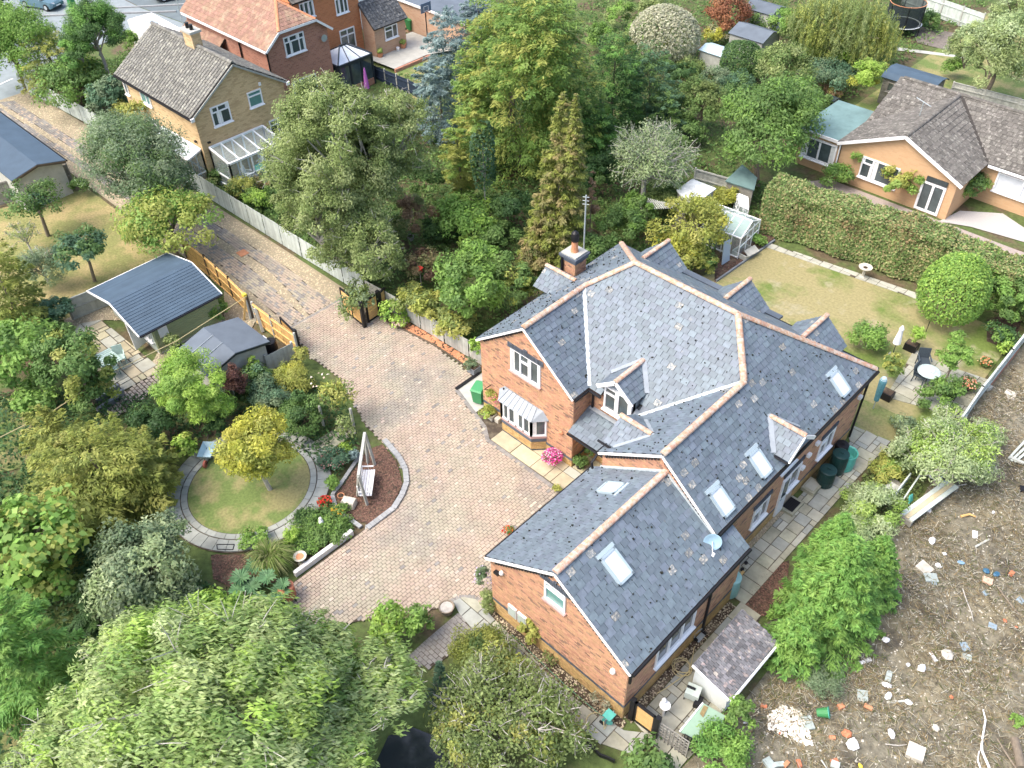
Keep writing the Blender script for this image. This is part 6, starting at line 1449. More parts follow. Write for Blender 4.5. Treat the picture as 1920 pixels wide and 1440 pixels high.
   d2 = np.stack([np.cos(az),np.sin(az),np.zeros(nb)],1)
   rise = (hh_-.35)*.7 if style != 'shag' else (hh_-.3)*.5
   tip = np.stack([c[0]+d2[:,0]*rad,c[1]+d2[:,1]*rad,zb+rad*(rise-.12)-droop*rad],1); root = np.stack([np.full(nb,c[0]),np.full(nb,c[1]),zb],1)
   wgt = rad*rad+.05; ci = rng.choice(nb,n,p=wgt/wgt.sum()); tt = 1-rng.uniform(0,1,n)**1.7*.75
   ax = nrm(tip-root)[ci]; side = nrm(np.cross(ax,np.array([0,0,1.0]))); s = rng.normal(size=n)*.22*rad[ci]*(1.15-tt)+rng.normal(size=n)*.05
   P = root[ci]+(tip-root)[ci]*tt[:,None]+side*s[:,None]; P[:,2] -= np.abs(s)*.35+rng.uniform(0,.08,n)*r
   A = nrm(ax*.9+side*np.sign(s)[:,None]*.8+rng.normal(size=(n,3))*.3+np.array([0,0,-.2-droop])); N = nrm(np.array([0,0,1.0])+ax*.35+rng.normal(size=(n,3))*.35)
   A = nrm(A-N*np.sum(A*N,1,keepdims=True)*.7); k = nb; ctint = rng.uniform(0,1,nb)
   for i in range(min(nb,36) if False else 0): tb.tube([tuple(root[i]),tuple((root[i]*.4+tip[i]*.6)),tuple(tip[i])],[tr*.25,tr*.15,.01],4,cap=False)
  # colour: clump by clump, leaf by leaf
  w = rng.dirichlet(np.ones(len(palc))*.6,size=k); ccol = w @ palc
  if pal2c is not None:
   sel = rng.uniform(size=k) < p2; ccol[sel] = (rng.dirichlet(np.ones(len(pal2c)),size=k) @ pal2c)[sel]
  pick = palc[rng.integers(0,len(palc),n)]
  C = (ccol[ci]*.62+pick*.38) if pal2c is None else (ccol[ci]*.8+pick*.2)
  C = C*rng.uniform(.75,1.25,(n,1))*(.88+.24*ctint[ci])[:,None]
  ok = P[:,2] > .03
  if cut is not None: ok &= cut(P)
  AP.append(P[ok]); AA.append(A[ok]); AN.append(N[ok]); AC.append(C[ok]); AL.append(lf*rng.uniform(.65,1.35,ok.sum()))
 P,A,N,C,Lh = map(np.concatenate,(AP,AA,AN,AC,AL))
 b = np.array(base)
 leaf_quads(P-b,A,N,Lh,Lh*wr,C,'crown' if trunk else 'foliage',t,m=mat_)
 if tb.v: tb.build('trunk' if trunk else 'stems',bark_m,t)
 return t
def blades(name,label,cat,px,py,r,h,n,cols,w=.012,group=None,arch=.6):
 rng = np.random.default_rng(px*7+py); c = g(px,py,0); t = thing(name,label,cat,c,group)
 a = rng.uniform(0,2*PI,n); L = h*rng.uniform(.6,1.2,n); q = rng.uniform(.2,1,n)
 b0 = np.stack([np.cos(a),np.sin(a),np.zeros(n)],1)*(rng.uniform(0,.3,n)*r)[:,None]; d = np.stack([np.cos(a),np.sin(a),np.zeros(n)],1)
 S = np.stack([-np.sin(a),np.cos(a),np.zeros(n)],1)*w
 p1 = b0+d*(r*.45*q)[:,None]+np.array([0,0,1])*(L*.8)[:,None]; p2 = b0+d*(r*1.0*q)[:,None]+np.array([0,0,1])*(L*(1-arch*q))[:,None]
 V = np.stack([b0-S,b0+S,p1+S,p1-S,p2+S*.2,p2-S*.2],1); F = np.array([(0,1,2,3),(3,2,4,5)])
 C = np.array(cols)[rng.integers(0,len(cols),n)]*rng.uniform(.7,1.3,(n,1))
 np_mesh('blades',V.reshape(-1,3),(F[None]+np.arange(n)[:,None,None]*6).reshape(-1,4),LEAF,col=np.repeat(C,2,0),parent=t); return t
def flowers(t,px,py,r,z0,z1,n,cols,s=.05,z=None):
 rng = np.random.default_rng(px+py*3); c = np.array(g(px,py,(z0+z1)/2)); a = rng.uniform(0,2*PI,n); q = np.sqrt(rng.uniform(0,1,n))*r
 P = np.stack([c[0]+q*np.cos(a),c[1]+q*np.sin(a),z0+(z1-z0)*np.sqrt(np.maximum(0,1-(q/r)**2))*rng.uniform(.8,1.08,n)],1)
 N = nrm(rng.normal(size=(n,3))*.5+np.array([0,-.2,1])+(P-c)*.5); A = nrm(np.cross(N,rng.normal(size=(n,3))))
 C = np.array(cols)[rng.integers(0,len(cols),n)]*rng.uniform(.8,1.15,(n,1)); b = np.array(origin(t).translation)
 o = leaf_quads(P-b,A,N,s,s,C,'flowers',t); o['kind'] = 'stuff'; return o
T = 'tree'; S_ = 'shrub'
for k_ in PAL: PAL[k_] = [tuple(min(.62,c*(1.6 if k_ not in ('variegated','brown','gold','maple') else 1.1)) for c in q) for q in PAL[k_]]
# --- top left, by the street
plant('broadleaf_tree','bright green leafy tree on the left edge below the street',T,15,80,78,66,'bright',1.2)
plant('street_tree','dark tree touching the top left corner of the photo',T,-2,8,26,34,'dark',1.5)
plant('pine_tree','dark green pine with bare lower trunk beside the white camper van',T,172,62,60,58,'spruce',3.4,leaf=.16,wr=.3,clump=.26,dens=2.6,pal2='dark',p2=.6,lumps=((150,95,40,35),(205,52,34,36)),bark=TWIG_PALE)
plant('golden_cypress','yellow green feathery cypress between street and lane fence',T,95,118,72,52,'yellowgreen',.4,'shag',leaf=.2,wr=.35,pal2='olive_pale',p2=.4)
plant('pale_sapling','thin pale grey sapling beside the golden cypress',T,97,75,14,34,'grey',.8,leaf=.16,dens=1.2,amp=.3)
plant('cherry_laurel','mid green laurel tree with a few orange dead leaves above the lane fence',T,140,158,60,52,'mid',.3,leaf=.24,pal2='bright',p2=.4)
plant('viburnum','bluish green shrub with long leaves beside the yellow house corner',S_,207,182,42,48,'bluegreen',.2,leaf=.30,wr=.4,trunk=False,pal2='grey',p2=.3)
plant('garden_shrub','rounded yellow green shrub below the yellow house windows',S_,237,218,32,30,'yellowgreen',.1,trunk=False)
plant('small_shrub','bright green shrub between camper van and yellow house',S_,246,76,16,20,'bright',.3,trunk=False)
plant('wall_creeper','yellow green creeper climbing the side wall of the yellow house','climber',270,203,40,24,'yellowgreen',2.2,trunk=False,amp=.3,pal2='gold',p2=.15,cut=lambda P: P[:,1] < 22.88)
plant('olive_tree','big grey green tree overhanging the lane opposite the conservatory',T,255,305,96,84,'grey',1.6,leaf=.17,wr=.35,lumps=((225,250,55,40,3.0),(300,345,70,45,1.5)),pal2='mid',p2=.25,bark=TWIG_PALE)
plant('hazel_tree','yellow green tree over the orange fence beside the lane',T,312,412,84,56,'bright',1.6,leaf=.2,pal2='yellowgreen',p2=.45,lumps=((362,395,38,28,2.2),(260,435,42,34,1.2)))
plant('apple_tree','sparse apple tree with leaning trunk at left on the dry lawn',T,62,378,55,38,'mid',1.4,dens=1.5,amp=.28,pal2='bluegreen',p2=.3,twigs=14)
plant('apple_tree','compact apple tree with short trunk above the blue roofed summerhouse',T,152,466,52,40,'bluegreen',1.2,leaf=.2,pal2='mid',p2=.5)
plant('bare_sapling','leafless pale sapling left of the compact apple tree',T,45,440,30,30,'olive_pale',.4,leaf=.12,dens=.35,twigs=22,bark=TWIG_PALE)
plant('lane_shrub','small green bush at the fence end beside the lane',S_,150,350,20,16,'mid',.1,trunk=False)
# --- left edge
plant('golden_conifer','yellow green conifer with drooping sprays on the left edge',T,12,545,66,95,'golddull',.2,'shag',leaf=.22,wr=.35,pal2='yellowgreen',p2=.4)
plant('grey_shrub','silvery grey wispy shrub beside the panel fence',S_,78,505,40,42,'grey',.1,leaf=.16,wr=.25,trunk=False,dens=1.4,twigs=16,bark=TWIG_PALE)
plant('ceanothus','dark bluish shrub left of the summerhouse patio',S_,92,592,45,34,'bluegreen',.1,trunk=False,pal2='dark',p2=.3)
plant('broadleaf_shrub','bright green leafy shrub on the left edge below the patio',S_,35,665,78,70,'bright',.2,trunk=False,leaf=.24,pal2='mid',p2=.3,lumps=((70,745,45,28),(55,620,50,30)))
plant('rowan_tree','dark green tree with yellow patches overhanging the metal patio table',T,145,688,66,68,'mid',.8,leaf=.2,pal2='yellowgreen',p2=.22,lumps=((105,640,45,40),(170,735,42,36,.5)))
plant('yew_tree','large golden green feathery yew left of the round lawn',T,185,890,135,105,'golddull',.3,'shag',leaf=.19,wr=.35,dens=2.4,pal2='yellowgreen',p2=.3,lumps=((110,830,70,60,.3),(255,880,75,70,.3),(150,960,90,60,.2),(80,800,34,42,.8)))
plant('sycamore_tree','light green maple leaved tree in the lower left',T,50,1010,105,62,'bright',2.2,leaf=.30,wr=.8,pal2='yellowgreen',p2=.25,lumps=((75,1095,48,32,1.6),(20,985,60,35,2.5)))
plant('dogwood_tree','tree with pale variegated leaves below the round path',T,268,1060,92,82,'grey',.6,leaf=.17,pal2='pale',p2=.4,lumps=((225,1120,62,50,.4),(300,1010,50,40,1.6),(320,1110,50,40,.4)))
plant('bright_conifer','dense bright green conifer in the bottom left',T,45,1235,100,125,'spruce',.1,'egg',leaf=.2,wr=.3,dens=3.2,pal2='bright',p2=.5)
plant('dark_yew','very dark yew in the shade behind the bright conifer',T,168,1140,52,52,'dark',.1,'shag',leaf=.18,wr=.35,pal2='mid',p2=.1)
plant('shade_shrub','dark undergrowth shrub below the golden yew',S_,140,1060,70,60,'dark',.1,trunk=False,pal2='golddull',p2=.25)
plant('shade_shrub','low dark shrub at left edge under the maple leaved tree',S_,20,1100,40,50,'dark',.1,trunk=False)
# --- foreground
plant('ash_tree','huge wind blown tree with pale leaf undersides filling the lower left',T,400,1310,235,150,'wind',3.0,'wind',leaf=.20,wr=.32,dens=2.6,clump=.17,K=200,wind=(.75,.75,-.1),twigs=16,bark=TWIG_PALE,
      lumps=((180,1370,130,95,2.5),(560,1235,105,75,3.0),(690,1290,95,75,2.4),(250,1230,100,62,3.0),(600,1400,120,70,2.4),(90,1420,80,50,2)),pal2='lime',p2=.10)
plant('walnut_tree','bright lime green tree top behind the wind blown tree, below the round path',T,405,1155,68,42,'lime',2.2,leaf=.24,wr=.45,pal2='bright',p2=.3,lumps=((330,1190,70,32,2.2),(480,1175,52,36,2.2),(625,1205,45,30,2.5)))
plant('laurel_bush','glossy laurel bush at the lower edge of the drive, left of the pair',S_,728,1178,42,42,'lime',.1,leaf=.24,wr=.42,trunk=False,pal2='bright',p2=.5,group='laurel bushes by the block path')
plant('laurel_bush','smaller darker laurel bush nearest the block path',S_,785,1164,28,30,'bright',.1,leaf=.22,wr=.42,trunk=False,pal2='mid',p2=.4,group='laurel bushes by the block path')
plant('rosemary_hedge','dark olive low shrub along the path below the near gable',S_,905,1218,52,26,'golddull',.05,leaf=.13,wr=.3,trunk=False,pal2='dark',p2=.4,dens=2.8)
plant('cotoneaster','large twiggy grey green shrub below the near gable',S_,950,1335,125,105,'olive',.2,leaf=.13,wr=.55,dens=1.9,twigs=90,bark=TWIG_PALE,amp=.2,pal2='yellowgreen',p2=.3,lumps=((860,1390,55,60),(1040,1390,60,55),(935,1260,70,40)))
plant('bottom_shrub','bright feathery green shrub at the bottom beside the pale green panel',S_,1345,1410,58,42,'spruce',.1,leaf=.17,wr=.3,trunk=False,pal2='bright',p2=.6,dens=2.6)
plant('bottom_shrub','leafy dark green clump at the bottom beside the flag path',S_,1215,1425,45,26,'mid',.05,leaf=.26,trunk=False,pal2='dark',p2=.4)
plant('ivy_shrub','ivy clump on the outhouse corner at the waste ground',S_,1385,1345,26,34,'bright',.05,trunk=False,pal2='mid',p2=.5)
plant('young_conifer','small dark green conifer on the block path edge',S_,825,1262,17,24,'bluegreen',.0,'cone',leaf=.14,wr=.25)
blades('sedge','dark bluish sedge by the pond under the ash tree','grass',830,1318,.7,.8,260,[(.04,.09,.06),(.07,.14,.09),(.16,.18,.13)],.012)
plant('wall_plant','yellow leaved plant in front of the meter boxes',S_,1000,1185,22,26,'yellowgreen',.02,leaf=.16,trunk=False)
plant('dried_hydrangea','dried cream coloured plant by the garden gate',S_,1128,1312,22,16,'variegated',.02,leaf=.11,trunk=False,dens=1.8,pal2='brown',p2=.3)
plant('dried_hydrangea','dried brownish clump against the near gable plinth',S_,1035,1230,18,12,'olive',.02,leaf=.11,trunk=False,dens=1.5,pal2='brown',p2=.4)
t = plant('aster','lilac flowering plant at the corner of the near gable',S_,906,1085,13,34,'grey',.05,leaf=.1,trunk=False,pal2='dark',p2=.4); flowers(t,903,1080,.38,.4,1.5,90,[(.55,.42,.62),(.66,.58,.72)],.07)
plant('ferny_plant','pale yellow green plant by the curved flag path',S_,915,1128,20,20,'olive_pale',.02,leaf=.14,wr=.3,trunk=False)
# --- round lawn
plant('golden_acacia','golden yellow leaved tree standing in the round lawn',T,480,835,70,70,'gold',1.3,leaf=.15,wr=.45,pal2='yellowgreen',p2=.38,amp=.2,clump=.30,dens=2.6,lumps=((440,860,34,30,1.3),(520,850,36,32,1.4),(500,800,40,36,2.4)),bark=TWIG_PALE)
plant('bamboo_clump','lime green bamboo with yellow canes beside the dark felt shed','bamboo',358,730,62,62,'lime',.8,leaf=.2,wr=.22,dens=2.4,trunk=False,pal2='bright',p2=.35,lumps=((385,760,45,38,.8),(340,690,40,40,2.0)),droop=.7)
plant('smoke_bush','dark red leaved bush in front of the dark felt shed',S_,440,728,28,42,'redbrown',.1,leaf=.15,trunk=False)
plant('broom','yellow green broom bush by the drive edge',S_,548,708,36,30,'yellowgreen',.05,leaf=.2,wr=.2,trunk=False,pal2='gold',p2=.15)
plant('buddleja','grey green shrub between broom and golden tree',S_,505,745,40,34,'grey',.05,leaf=.17,wr=.3,trunk=False,pal2='bluegreen',p2=.4)
plant('euonymus','dark green shrub beside the arbour post',S_,568,775,42,40,'mid',.1,leaf=.14,trunk=False,pal2='dark',p2=.4)
plant('lilac_shrub','mid green shrub behind the smoke bush',S_,480,705,28,30,'mid',.1,trunk=False,pal2='bluegreen',p2=.3)
t = plant('climbing_rose','climbing rose with pale blooms over the arbour by the drive','climber',625,740,38,34,'yellowgreen',1.0,leaf=.17,trunk=False,dens=1.3,amp=.32,pal2='mid',p2=.4,twigs=12); flowers(t,600,715,.7,1.8,2.2,14,[(.8,.74,.68),(.8,.6,.5)],.12)
plant('rose_shoots','sparse shoots hanging over the spur path',S_,650,800,20,26,'olive_pale',.2,leaf=.14,trunk=False,dens=.8,twigs=8)
plant('hydrangea','hydrangea with yellowish heads beside the wheelbarrow',S_,345,838,24,26,'lime',.05,leaf=.2,wr=.7,trunk=False,pal2='yellowgreen',p2=.4)
plant('dark_shrub','dark shrub between bamboo and golden yew',S_,292,800,42,40,'dark',.05,leaf=.17,trunk=False,pal2='mid',p2=.3)
plant('dark_shrub','dark leafy shrub behind the wheelbarrow',S_,405,800,22,24,'dark',.05,leaf=.17,trunk=False,pal2='mid',p2=.3)
plant('euphorbia','small yellow green shrub at the right of the bamboo',S_,425,765,18,22,'bright',.1,trunk=False)
t = plant('sedum','pink flowering sedum beside the round path','flower',623,862,27,18,'bluegreen',.02,leaf=.12,wr=.7,trunk=False); flowers(t,623,858,.62,.35,.62,150,[(.62,.33,.29),(.70,.44,.38),(.52,.25,.23)],.10)
plant('sedum_leaves','low green leaf clump beside the sedum','plant',622,905,14,14,'bright',.01,leaf=.14,trunk=False)
plant('lime_clump','lime green low clump by the swing bed','plant',650,838,14,10,'lime',.02,leaf=.12,trunk=False)
plant('spurge','blue green spurge by the swing bed kerb','plant',665,855,12,12,'greyblue',.02,leaf=.12,trunk=False)
plant('ground_cover','mixed flowering bed between round path and drive kerb','flower bed',592,985,44,34,'mid',.02,leaf=.13,trunk=False,pal2='bright',p2=.3,flat=.22,lumps=((622,970,36,24),(570,1015,32,24),(640,995,22,14),(610,1000,40,30)))
t = plant('red_flowers','red flowering plant at the top of the mixed bed','flower',608,940,12,7,'mid',.05,leaf=.1,trunk=False); flowers(t,608,938,.32,.3,.45,60,[(.62,.04,.03),(.7,.10,.05)],.1)
t = plant('orange_flowers','orange and yellow flowers beside the swing bed','flower',630,958,12,8,'bright',.05,leaf=.1,trunk=False); flowers(t,630,957,.3,.3,.45,40,[(.72,.36,.03),(.75,.5,.05)],.09)
plant('box_bush','dark low box bush at the ring path edge',S_,575,968,22,18,'dark',.02,leaf=.1,trunk=False,pal2='mid',p2=.3)
plant('fern','bright lime fern beside the grass clump','fern',548,1005,16,18,'lime',.02,leaf=.2,wr=.25,trunk=False)
blades('ornamental_grass','large arching grass clump beside the round path','grass',512,1062,1.0,1.15,900,[(.15,.23,.05),(.22,.29,.09),(.32,.34,.15)],.013)
plant('low_greens','low green plants behind the grass clump','plant',480,1010,26,12,'bright',.02,leaf=.14,trunk=False)
# gunnera: each big leaf is a part
gp0 = g(470,1090,0); t = thing('gunnera','gunnera with huge lobed leaves beside the rusty brazier','plant',gp0)
for i,(px,py,rr) in enumerate(((478,1060,.52),(450,1082,.50),(500,1082,.46),(470,1098,.50),(525,1110,.48),(512,1128,.38),(445,1105,.40),(485,1120,.36),(530,1095,.36))):
 c = np.array(g(px,py,.75+.1*(i % 3))); m = MB(); n = 18; V = [tuple(c+np.array([0,0,-.06]))]
 a0 = random.uniform(0,6)
 for j in range(n*2):
  a = a0+2*PI*j/(n*2); q = rr*(1.0 if j % 2 == 0 else .72)*(.75+.25*abs(math.sin(a*2.5))); V.append((c[0]+q*math.cos(a),c[1]+q*math.sin(a),c[2]+.16*math.sin(q*3)-.25*q+random.uniform(-.03,.03)))
 m.add(V,[(0,1+j,1+(j+1) % (2*n)) for j in range(2*n)],0,random.random()); m.build('leaf',mat('gunnera_leaf',(.085,.175,.075),.6,.2,(6,.3),bump=(14,.5,.03)) if i == 0 else bpy.data.materials['gunnera_leaf'],t)
 MB().tube([gp0,tuple(c+np.array([0,0,-.06]))],.025,5).build('stalk',bpy.data.materials['gunnera_leaf'],t)
# --- trees behind the drive
plant('birch_tree','tall silver birch with drooping olive green twigs beside the drive gates',T,660,330,118,150,'olive_pale',.8,leaf=.13,wr=.55,dens=2.5,K=190,amp=.26,clump=.2,droop=.9,twigs=26,pal2='olive',p2=.35,bark=TWIG_PALE,lumps=((590,400,85,105,.8),(720,300,80,100,3.0),(650,215,60,50,8.0),(560,300,60,60,3.2),(690,470,70,75,.4),(610,220,34,36,7.5),(740,215,40,36,7)))
plant('cypress_tree','huge yellow green cypress with layered sprays in the middle at the top',T,975,140,120,170,'cypress',.5,'shag',leaf=.24,wr=.33,dens=2.9,K=420,pal2='yellowgreen',p2=.3,lumps=((1060,205,80,100,.5),(905,150,58,80,3),(1010,60,90,70,9)))
plant('blue_cedar','blue grey cedar left of the huge cypress',T,826,195,50,60,'greyblue',.2,'shag',leaf=.22,wr=.3,dens=2.8,lumps=((845,85,56,62,3.5),(805,150,36,30,4)))
plant('blue_cedar','blue grey spruce touching the top edge of the photo',T,895,18,36,32,'greyblue',2,'shag',leaf=.22,wr=.3)
plant('golden_thuja','golden green upright conifer left of the ivy clad stump',T,858,290,36,62,'yellowgreen',1.5,'egg',leaf=.17,wr=.3,dens=3,pal2='bright',p2=.3,lumps=((888,218,24,30,7.0),(868,335,26,26,1.0)))
plant('ivy_stump','tall dead stump covered in dark ivy','stump',907,305,24,62,'dark',1.5,'ball',leaf=.2,wr=.8,dens=2.4,pal2='bluegreen',p2=.4,bark=TWIG_PALE)
plant('dying_conifer','narrow conifer turning brown behind the chimney',T,1052,345,76,150,'golddull',.2,'cone',leaf=.22,wr=.32,dens=3.2,K=460,pal2='rusty',p2=.3,lumps=((1078,250,26,66,6.5),(1035,420,74,80,.2)))
plant('brown_conifer','dead brown conifer standing right behind the dying one',T,1108,400,26,80,'brown',.3,'cone',leaf=.2,wr=.3,dens=2.0)
plant('dark_yew','dark green yew right of the huge cypress',T,1150,170,62,95,'spruce',.2,'shag',leaf=.22,wr=.32,pal2='dark',p2=.6,lumps=((1110,260,52,60,.2),))
plant('dark_yew','broad dark green yew beside the grey shrubby tree',T,1215,160,62,72,'mid',.2,'shag',leaf=.2,wr=.34,pal2='bluegreen',p2=.5,lumps=((1250,215,48,45,.2),))
plant('mulberry_tree','pale grey sparse tree with visible branches above the house roof',T,1213,300,80,74,'pale',1.2,leaf=.15,wr=.4,dens=.85,twigs=80,bark=TWIG_PALE,amp=.22,pal2='grey',p2=.4,lumps=((1255,325,46,36,1.4),))
plant('weigela','bright green shrub behind the drive fence near the ivy stump',S_,880,410,62,42,'bright',.2,trunk=False,leaf=.22,pal2='lime',p2=.25)
plant('spirea','brownish shrub between birch and bright green shrub',S_,780,400,40,45,'brown',.1,trunk=False,leaf=.17,dens=1.6,pal2='olive',p2=.55)
plant('bay_tree','large bright laurel shrub above the drive fence',S_,880,545,66,72,'bright',.2,leaf=.2,trunk=False,pal2='mid',p2=.35,lumps=((895,480,44,36,1.5),))
plant('bay_tree','rounded green shrub against the north west roof slope',S_,955,535,52,52,'mid',.3,leaf=.2,trunk=False,pal2='yellowgreen',p2=.35)
plant('ivy_bank','yellow green ivy spilling over the pale drive fence',S_,800,575,48,26,'yellowgreen',.6,trunk=False,leaf=.2,pal2='olive',p2=.4,lumps=((845,610,40,26,.6),(770,548,24,16,.8)))
plant('copper_shrub','reddish brown shrub with red birdhouse behind the drive fence',S_,792,500,38,32,'rusty',.2,trunk=False,pal2='redbrown',p2=.4)
plant('elder_shrub','mid green shrub behind the chimney',S_,1165,430,48,46,'mid',.2,trunk=False,pal2='bright',p2=.4,lumps=((1195,395,40,32,.4),))
plant('garden_shrub','dark green shrub below the ivy stump',S_,960,390,40,40,'dark',.2,trunk=False,pal2='mid',p2=.4)
plant('garden_shrub','dark green bush under the birch on its right',S_,800,335,34,44,'mid',.2,trunk=False,pal2='dark',p2=.4)
plant('medlar_tree','yellow green fruit tree over the greenhouse behind the house roof',T,1305,430,62,54,'yellowgreen',.8,leaf=.18,dens=2.0,pal2='gold',p2=.18,amp=.2,lumps=((1275,470,52,34,.6),(1330,400,34,30,1.2)))
plant('garden_shrub','green bush at the bark bed behind the rear gables',S_,1325,497,20,22,'mid',.1,trunk=False,pal2='yellowgreen',p2=.4)
plant('hebe','green bush beside the greenhouse door',S_,1422,452,16,12,'bright',.05,trunk=False)
plant('yellow_shrub','golden yellow shrub between the white roof and small greenhouse',S_,1358,368,28,22,'gold',.1,leaf=.17,trunk=False,pal2='yellowgreen',p2=.3)
# --- top middle and right
plant('variegated_holly','large dome shaped shrub with white variegated leaves at the top',S_,1250,62,60,52,'variegated',.2,'ball',leaf=.2,wr=.6,trunk=False,dens=2.2,amp=.06)
plant('clipped_yew','narrow clipped yew in front of the variegated dome',S_,1250,100,20,24,'golddull',.1,'egg',leaf=.16,wr=.3)
plant('olive_bush','dull green bush left of the variegated dome',S_,1168,88,34,28,'olive',.1,trunk=False)
plant('red_maple','rust red Japanese maple at the top',T,1362,28,46,32,'maple',.6,leaf=.17,wr=.6,pal2='brown',p2=.25)
plant('yellow_shrub','pale yellow shrub below the red maple',S_,1343,68,22,18,'gold',.1,trunk=False,pal2='variegated',p2=.4)
plant('box_ball','dark rounded box bush below the pale blue roof',S_,1390,112,40,34,'dark',.1,'ball',leaf=.15,trunk=False,dens=2.6,amp=.08,pal2='mid',p2=.4)
plant('weeping_willow','weeping willow with hanging yellow green strands at the top right',T,1578,62,92,62,'olive_pale',.3,'weep',leaf=.24,wr=.2,dens=2.6,K=90,pal2='yellowgreen',p2=.35,lumps=((1530,40,50,45,2),(1630,55,45,50,1)))
plant('cherry_tree','large mid green cherry tree left of the bungalow',T,1440,245,85,88,'mid',1.0,leaf=.22,wr=.4,dens=2.5,K=130,pal2='bright',p2=.25,amp=.2,droop=.6,lumps=((1475,190,55,50,3.0),(1400,210,50,40,2.5)))
plant('hornbeam','olive green round tree left of the cherry tree',T,1312,195,46,46,'olive',.5,pal2='mid',p2=.4)
plant('privet','grey green bush below the box ball',S_,1345,150,34,26,'grey',.1,trunk=False,pal2='bluegreen',p2=.4)
plant('lime_tree','slim pale green tree behind the cherry tree',T,1465,130,50,44,'olive_pale',.8,pal2='mid',p2=.4)
plant('lilac','green bush left of the willow',S_,1480,55,40,42,'bright',.2,trunk=False,pal2='olive',p2=.3)
plant('hazel_bush','bright green bush under the willow',S_,1555,100,46,30,'bright',.1,trunk=False,pal2='lime',p2=.3)
plant('teucrium','grey blue shrub left of the yellow bamboo',S_,1545,145,48,32,'bluegreen',.1,trunk=False,pal2='grey',p2=.4)
plant('bamboo_clump','yellow green bamboo in front of the blue roofed shed','bamboo',1625,152,30,42,'lime',.3,leaf=.22,wr=.22,trunk=False,pal2='gold',p2=.2)
plant('azalea','orange brown shrub beside the black planter by the bungalow',S_,1562,175,18,13,'brown',.05,trunk=False,pal2='yellowgreen',p2=.4)
plant('robinia_tree','large pale olive tree at the right edge above the bungalow',T,1868,108,70,82,'pale',.9,leaf=.17,wr=.45,dens=2.2,amp=.22,pal2='olive_pale',p2=.5,lumps=((1820,90,40,50,1.5),(1900,40,50,45,3)))
plant('fence_shrub','dark green shrub by the far panel fence at top right',S_,1740,38,28,14,'mid',.05,trunk=False,pal2='dark',p2=.4)
plant('fence_shrub','small green bush beside the pale olive tree',S_,1790,128,20,20,'bright',.05,trunk=False,pal2='olive',p2=.3)
plant('terrace_shrub','green bush beside the far terrace at the top',S_,1165,30,30,26,'bright',.1,trunk=False,pal2='olive_pale',p2=.4)
plant('terrace_shrub','yellowish bush at the top edge left of the variegated dome',S_,1225,8,30,14,'olive_pale',.1,trunk=False)
# filler garden shrubs in the gardens between
fill = [(1060,420,40,34,'mid'),(1010,480,36,30,'rusty'),(1100,470,34,34,'mid'),(1130,330,36,40,'dark'),(930,440,40,30,'mid'),(1290,250,40,28,'mid'),(1380,160,40,28,'bluegreen'),(1240,380,46,30,'olive'),(1420,40,26,22,'mid'),(1200,60,24,22,'bright'),(1500,95,36,24,'mid'),(1300,130,26,22,'olive'),(1530,190,30,22,'mid'),(1270,140,30,24,'dark'),(830,430,36,26,'dark'),(740,430,30,24,'olive'),(1120,70,24,26,'bright')]
SIZES = ('low','rounded','spreading','bushy','loose','broad','tangled','tall','small')
KNOWN = ['in front of the dying conifer','left of the dead brown conifer foot','beside the dead brown conifer foot','between yew and the sparse grey tree','left of the dying conifer foot','below the round olive tree','below the dark box ball','under the sparse grey tree','right of the red maple','left of the variegated dome','under the willow, left side','right of the narrow clipped yew','right of the slim pale tree','below the variegated dome','under the ivy stump, left side','right of the birch, over bare soil','right of the huge cypress top']
for (a,b,c,d,pl_),k in zip(fill,KNOWN): plant('garden_shrub',('dark' if pl_ == 'dark' else 'brownish' if pl_ == 'rusty' else 'dull green' if pl_ == 'olive' else 'green')+' '+SIZES[(a+b) % 9]+' shrub '+k,S_,a,b,c,d,pl_,.05,trunk=False,pal2='mid',p2=.3,amp=.22)
# yellow house front garden
for a,b,c,d,pl_,lab in ((410,322,26,20,'mid','green bush in front of the lean-to'),(452,352,28,24,'yellowgreen','yellow green bush below the conservatory'),(400,345,16,12,'olive_pale','pale flowering bush by the lane fence'),(485,372,26,22,'lime','lime bush by the lane fence under the birch'),(495,340,20,16,'rusty','orange tinted shrub right of the conservatory'),(530,205,20,26,'bright','bright green bush against the yellow gable, right side'),(590,160,26,18,'mid','dark climber bush below the red house window'),(560,195,22,16,'yellowgreen','yellow green bush at the foot of the red house'),(310,150,12,10,'mid','ignore')):
 if lab != 'ignore': plant('front_shrub',lab,S_,a,b,c,d,pl_,.05,trunk=False,pal2='mid',p2=.3)
# bungalow plants
plant('bungalow_shrub','rounded green shrub left of the bungalow picture window',S_,1570,330,30,24,'bright',.05,trunk=False,pal2='mid',p2=.4)
plant('bungalow_climber','yellow green climber over the bungalow wall beside the French doors','climber',1688,345,38,40,'yellowgreen',.05,trunk=False,amp=.3,pal2='bright',p2=.4,lumps=((1698,285,16,20,2.0),(1730,325,22,16,1.6)),cut=lambda P: P[:,1] < 51.2)
plant('bungalow_climber','green climber at the left corner of the bungalow gable','climber',1605,290,18,18,'bright',1.2,trunk=False,amp=.3,cut=lambda P: P[:,1] < 51.2)
t = plant('bungalow_shrub','dark green rose bush right of the bungalow French doors',S_,1820,355,30,28,'mid',.05,trunk=False,pal2='bright',p2=.3); flowers(t,1822,345,.5,1.2,1.6,12,[(.7,.55,.55),(.75,.7,.66)],.12)
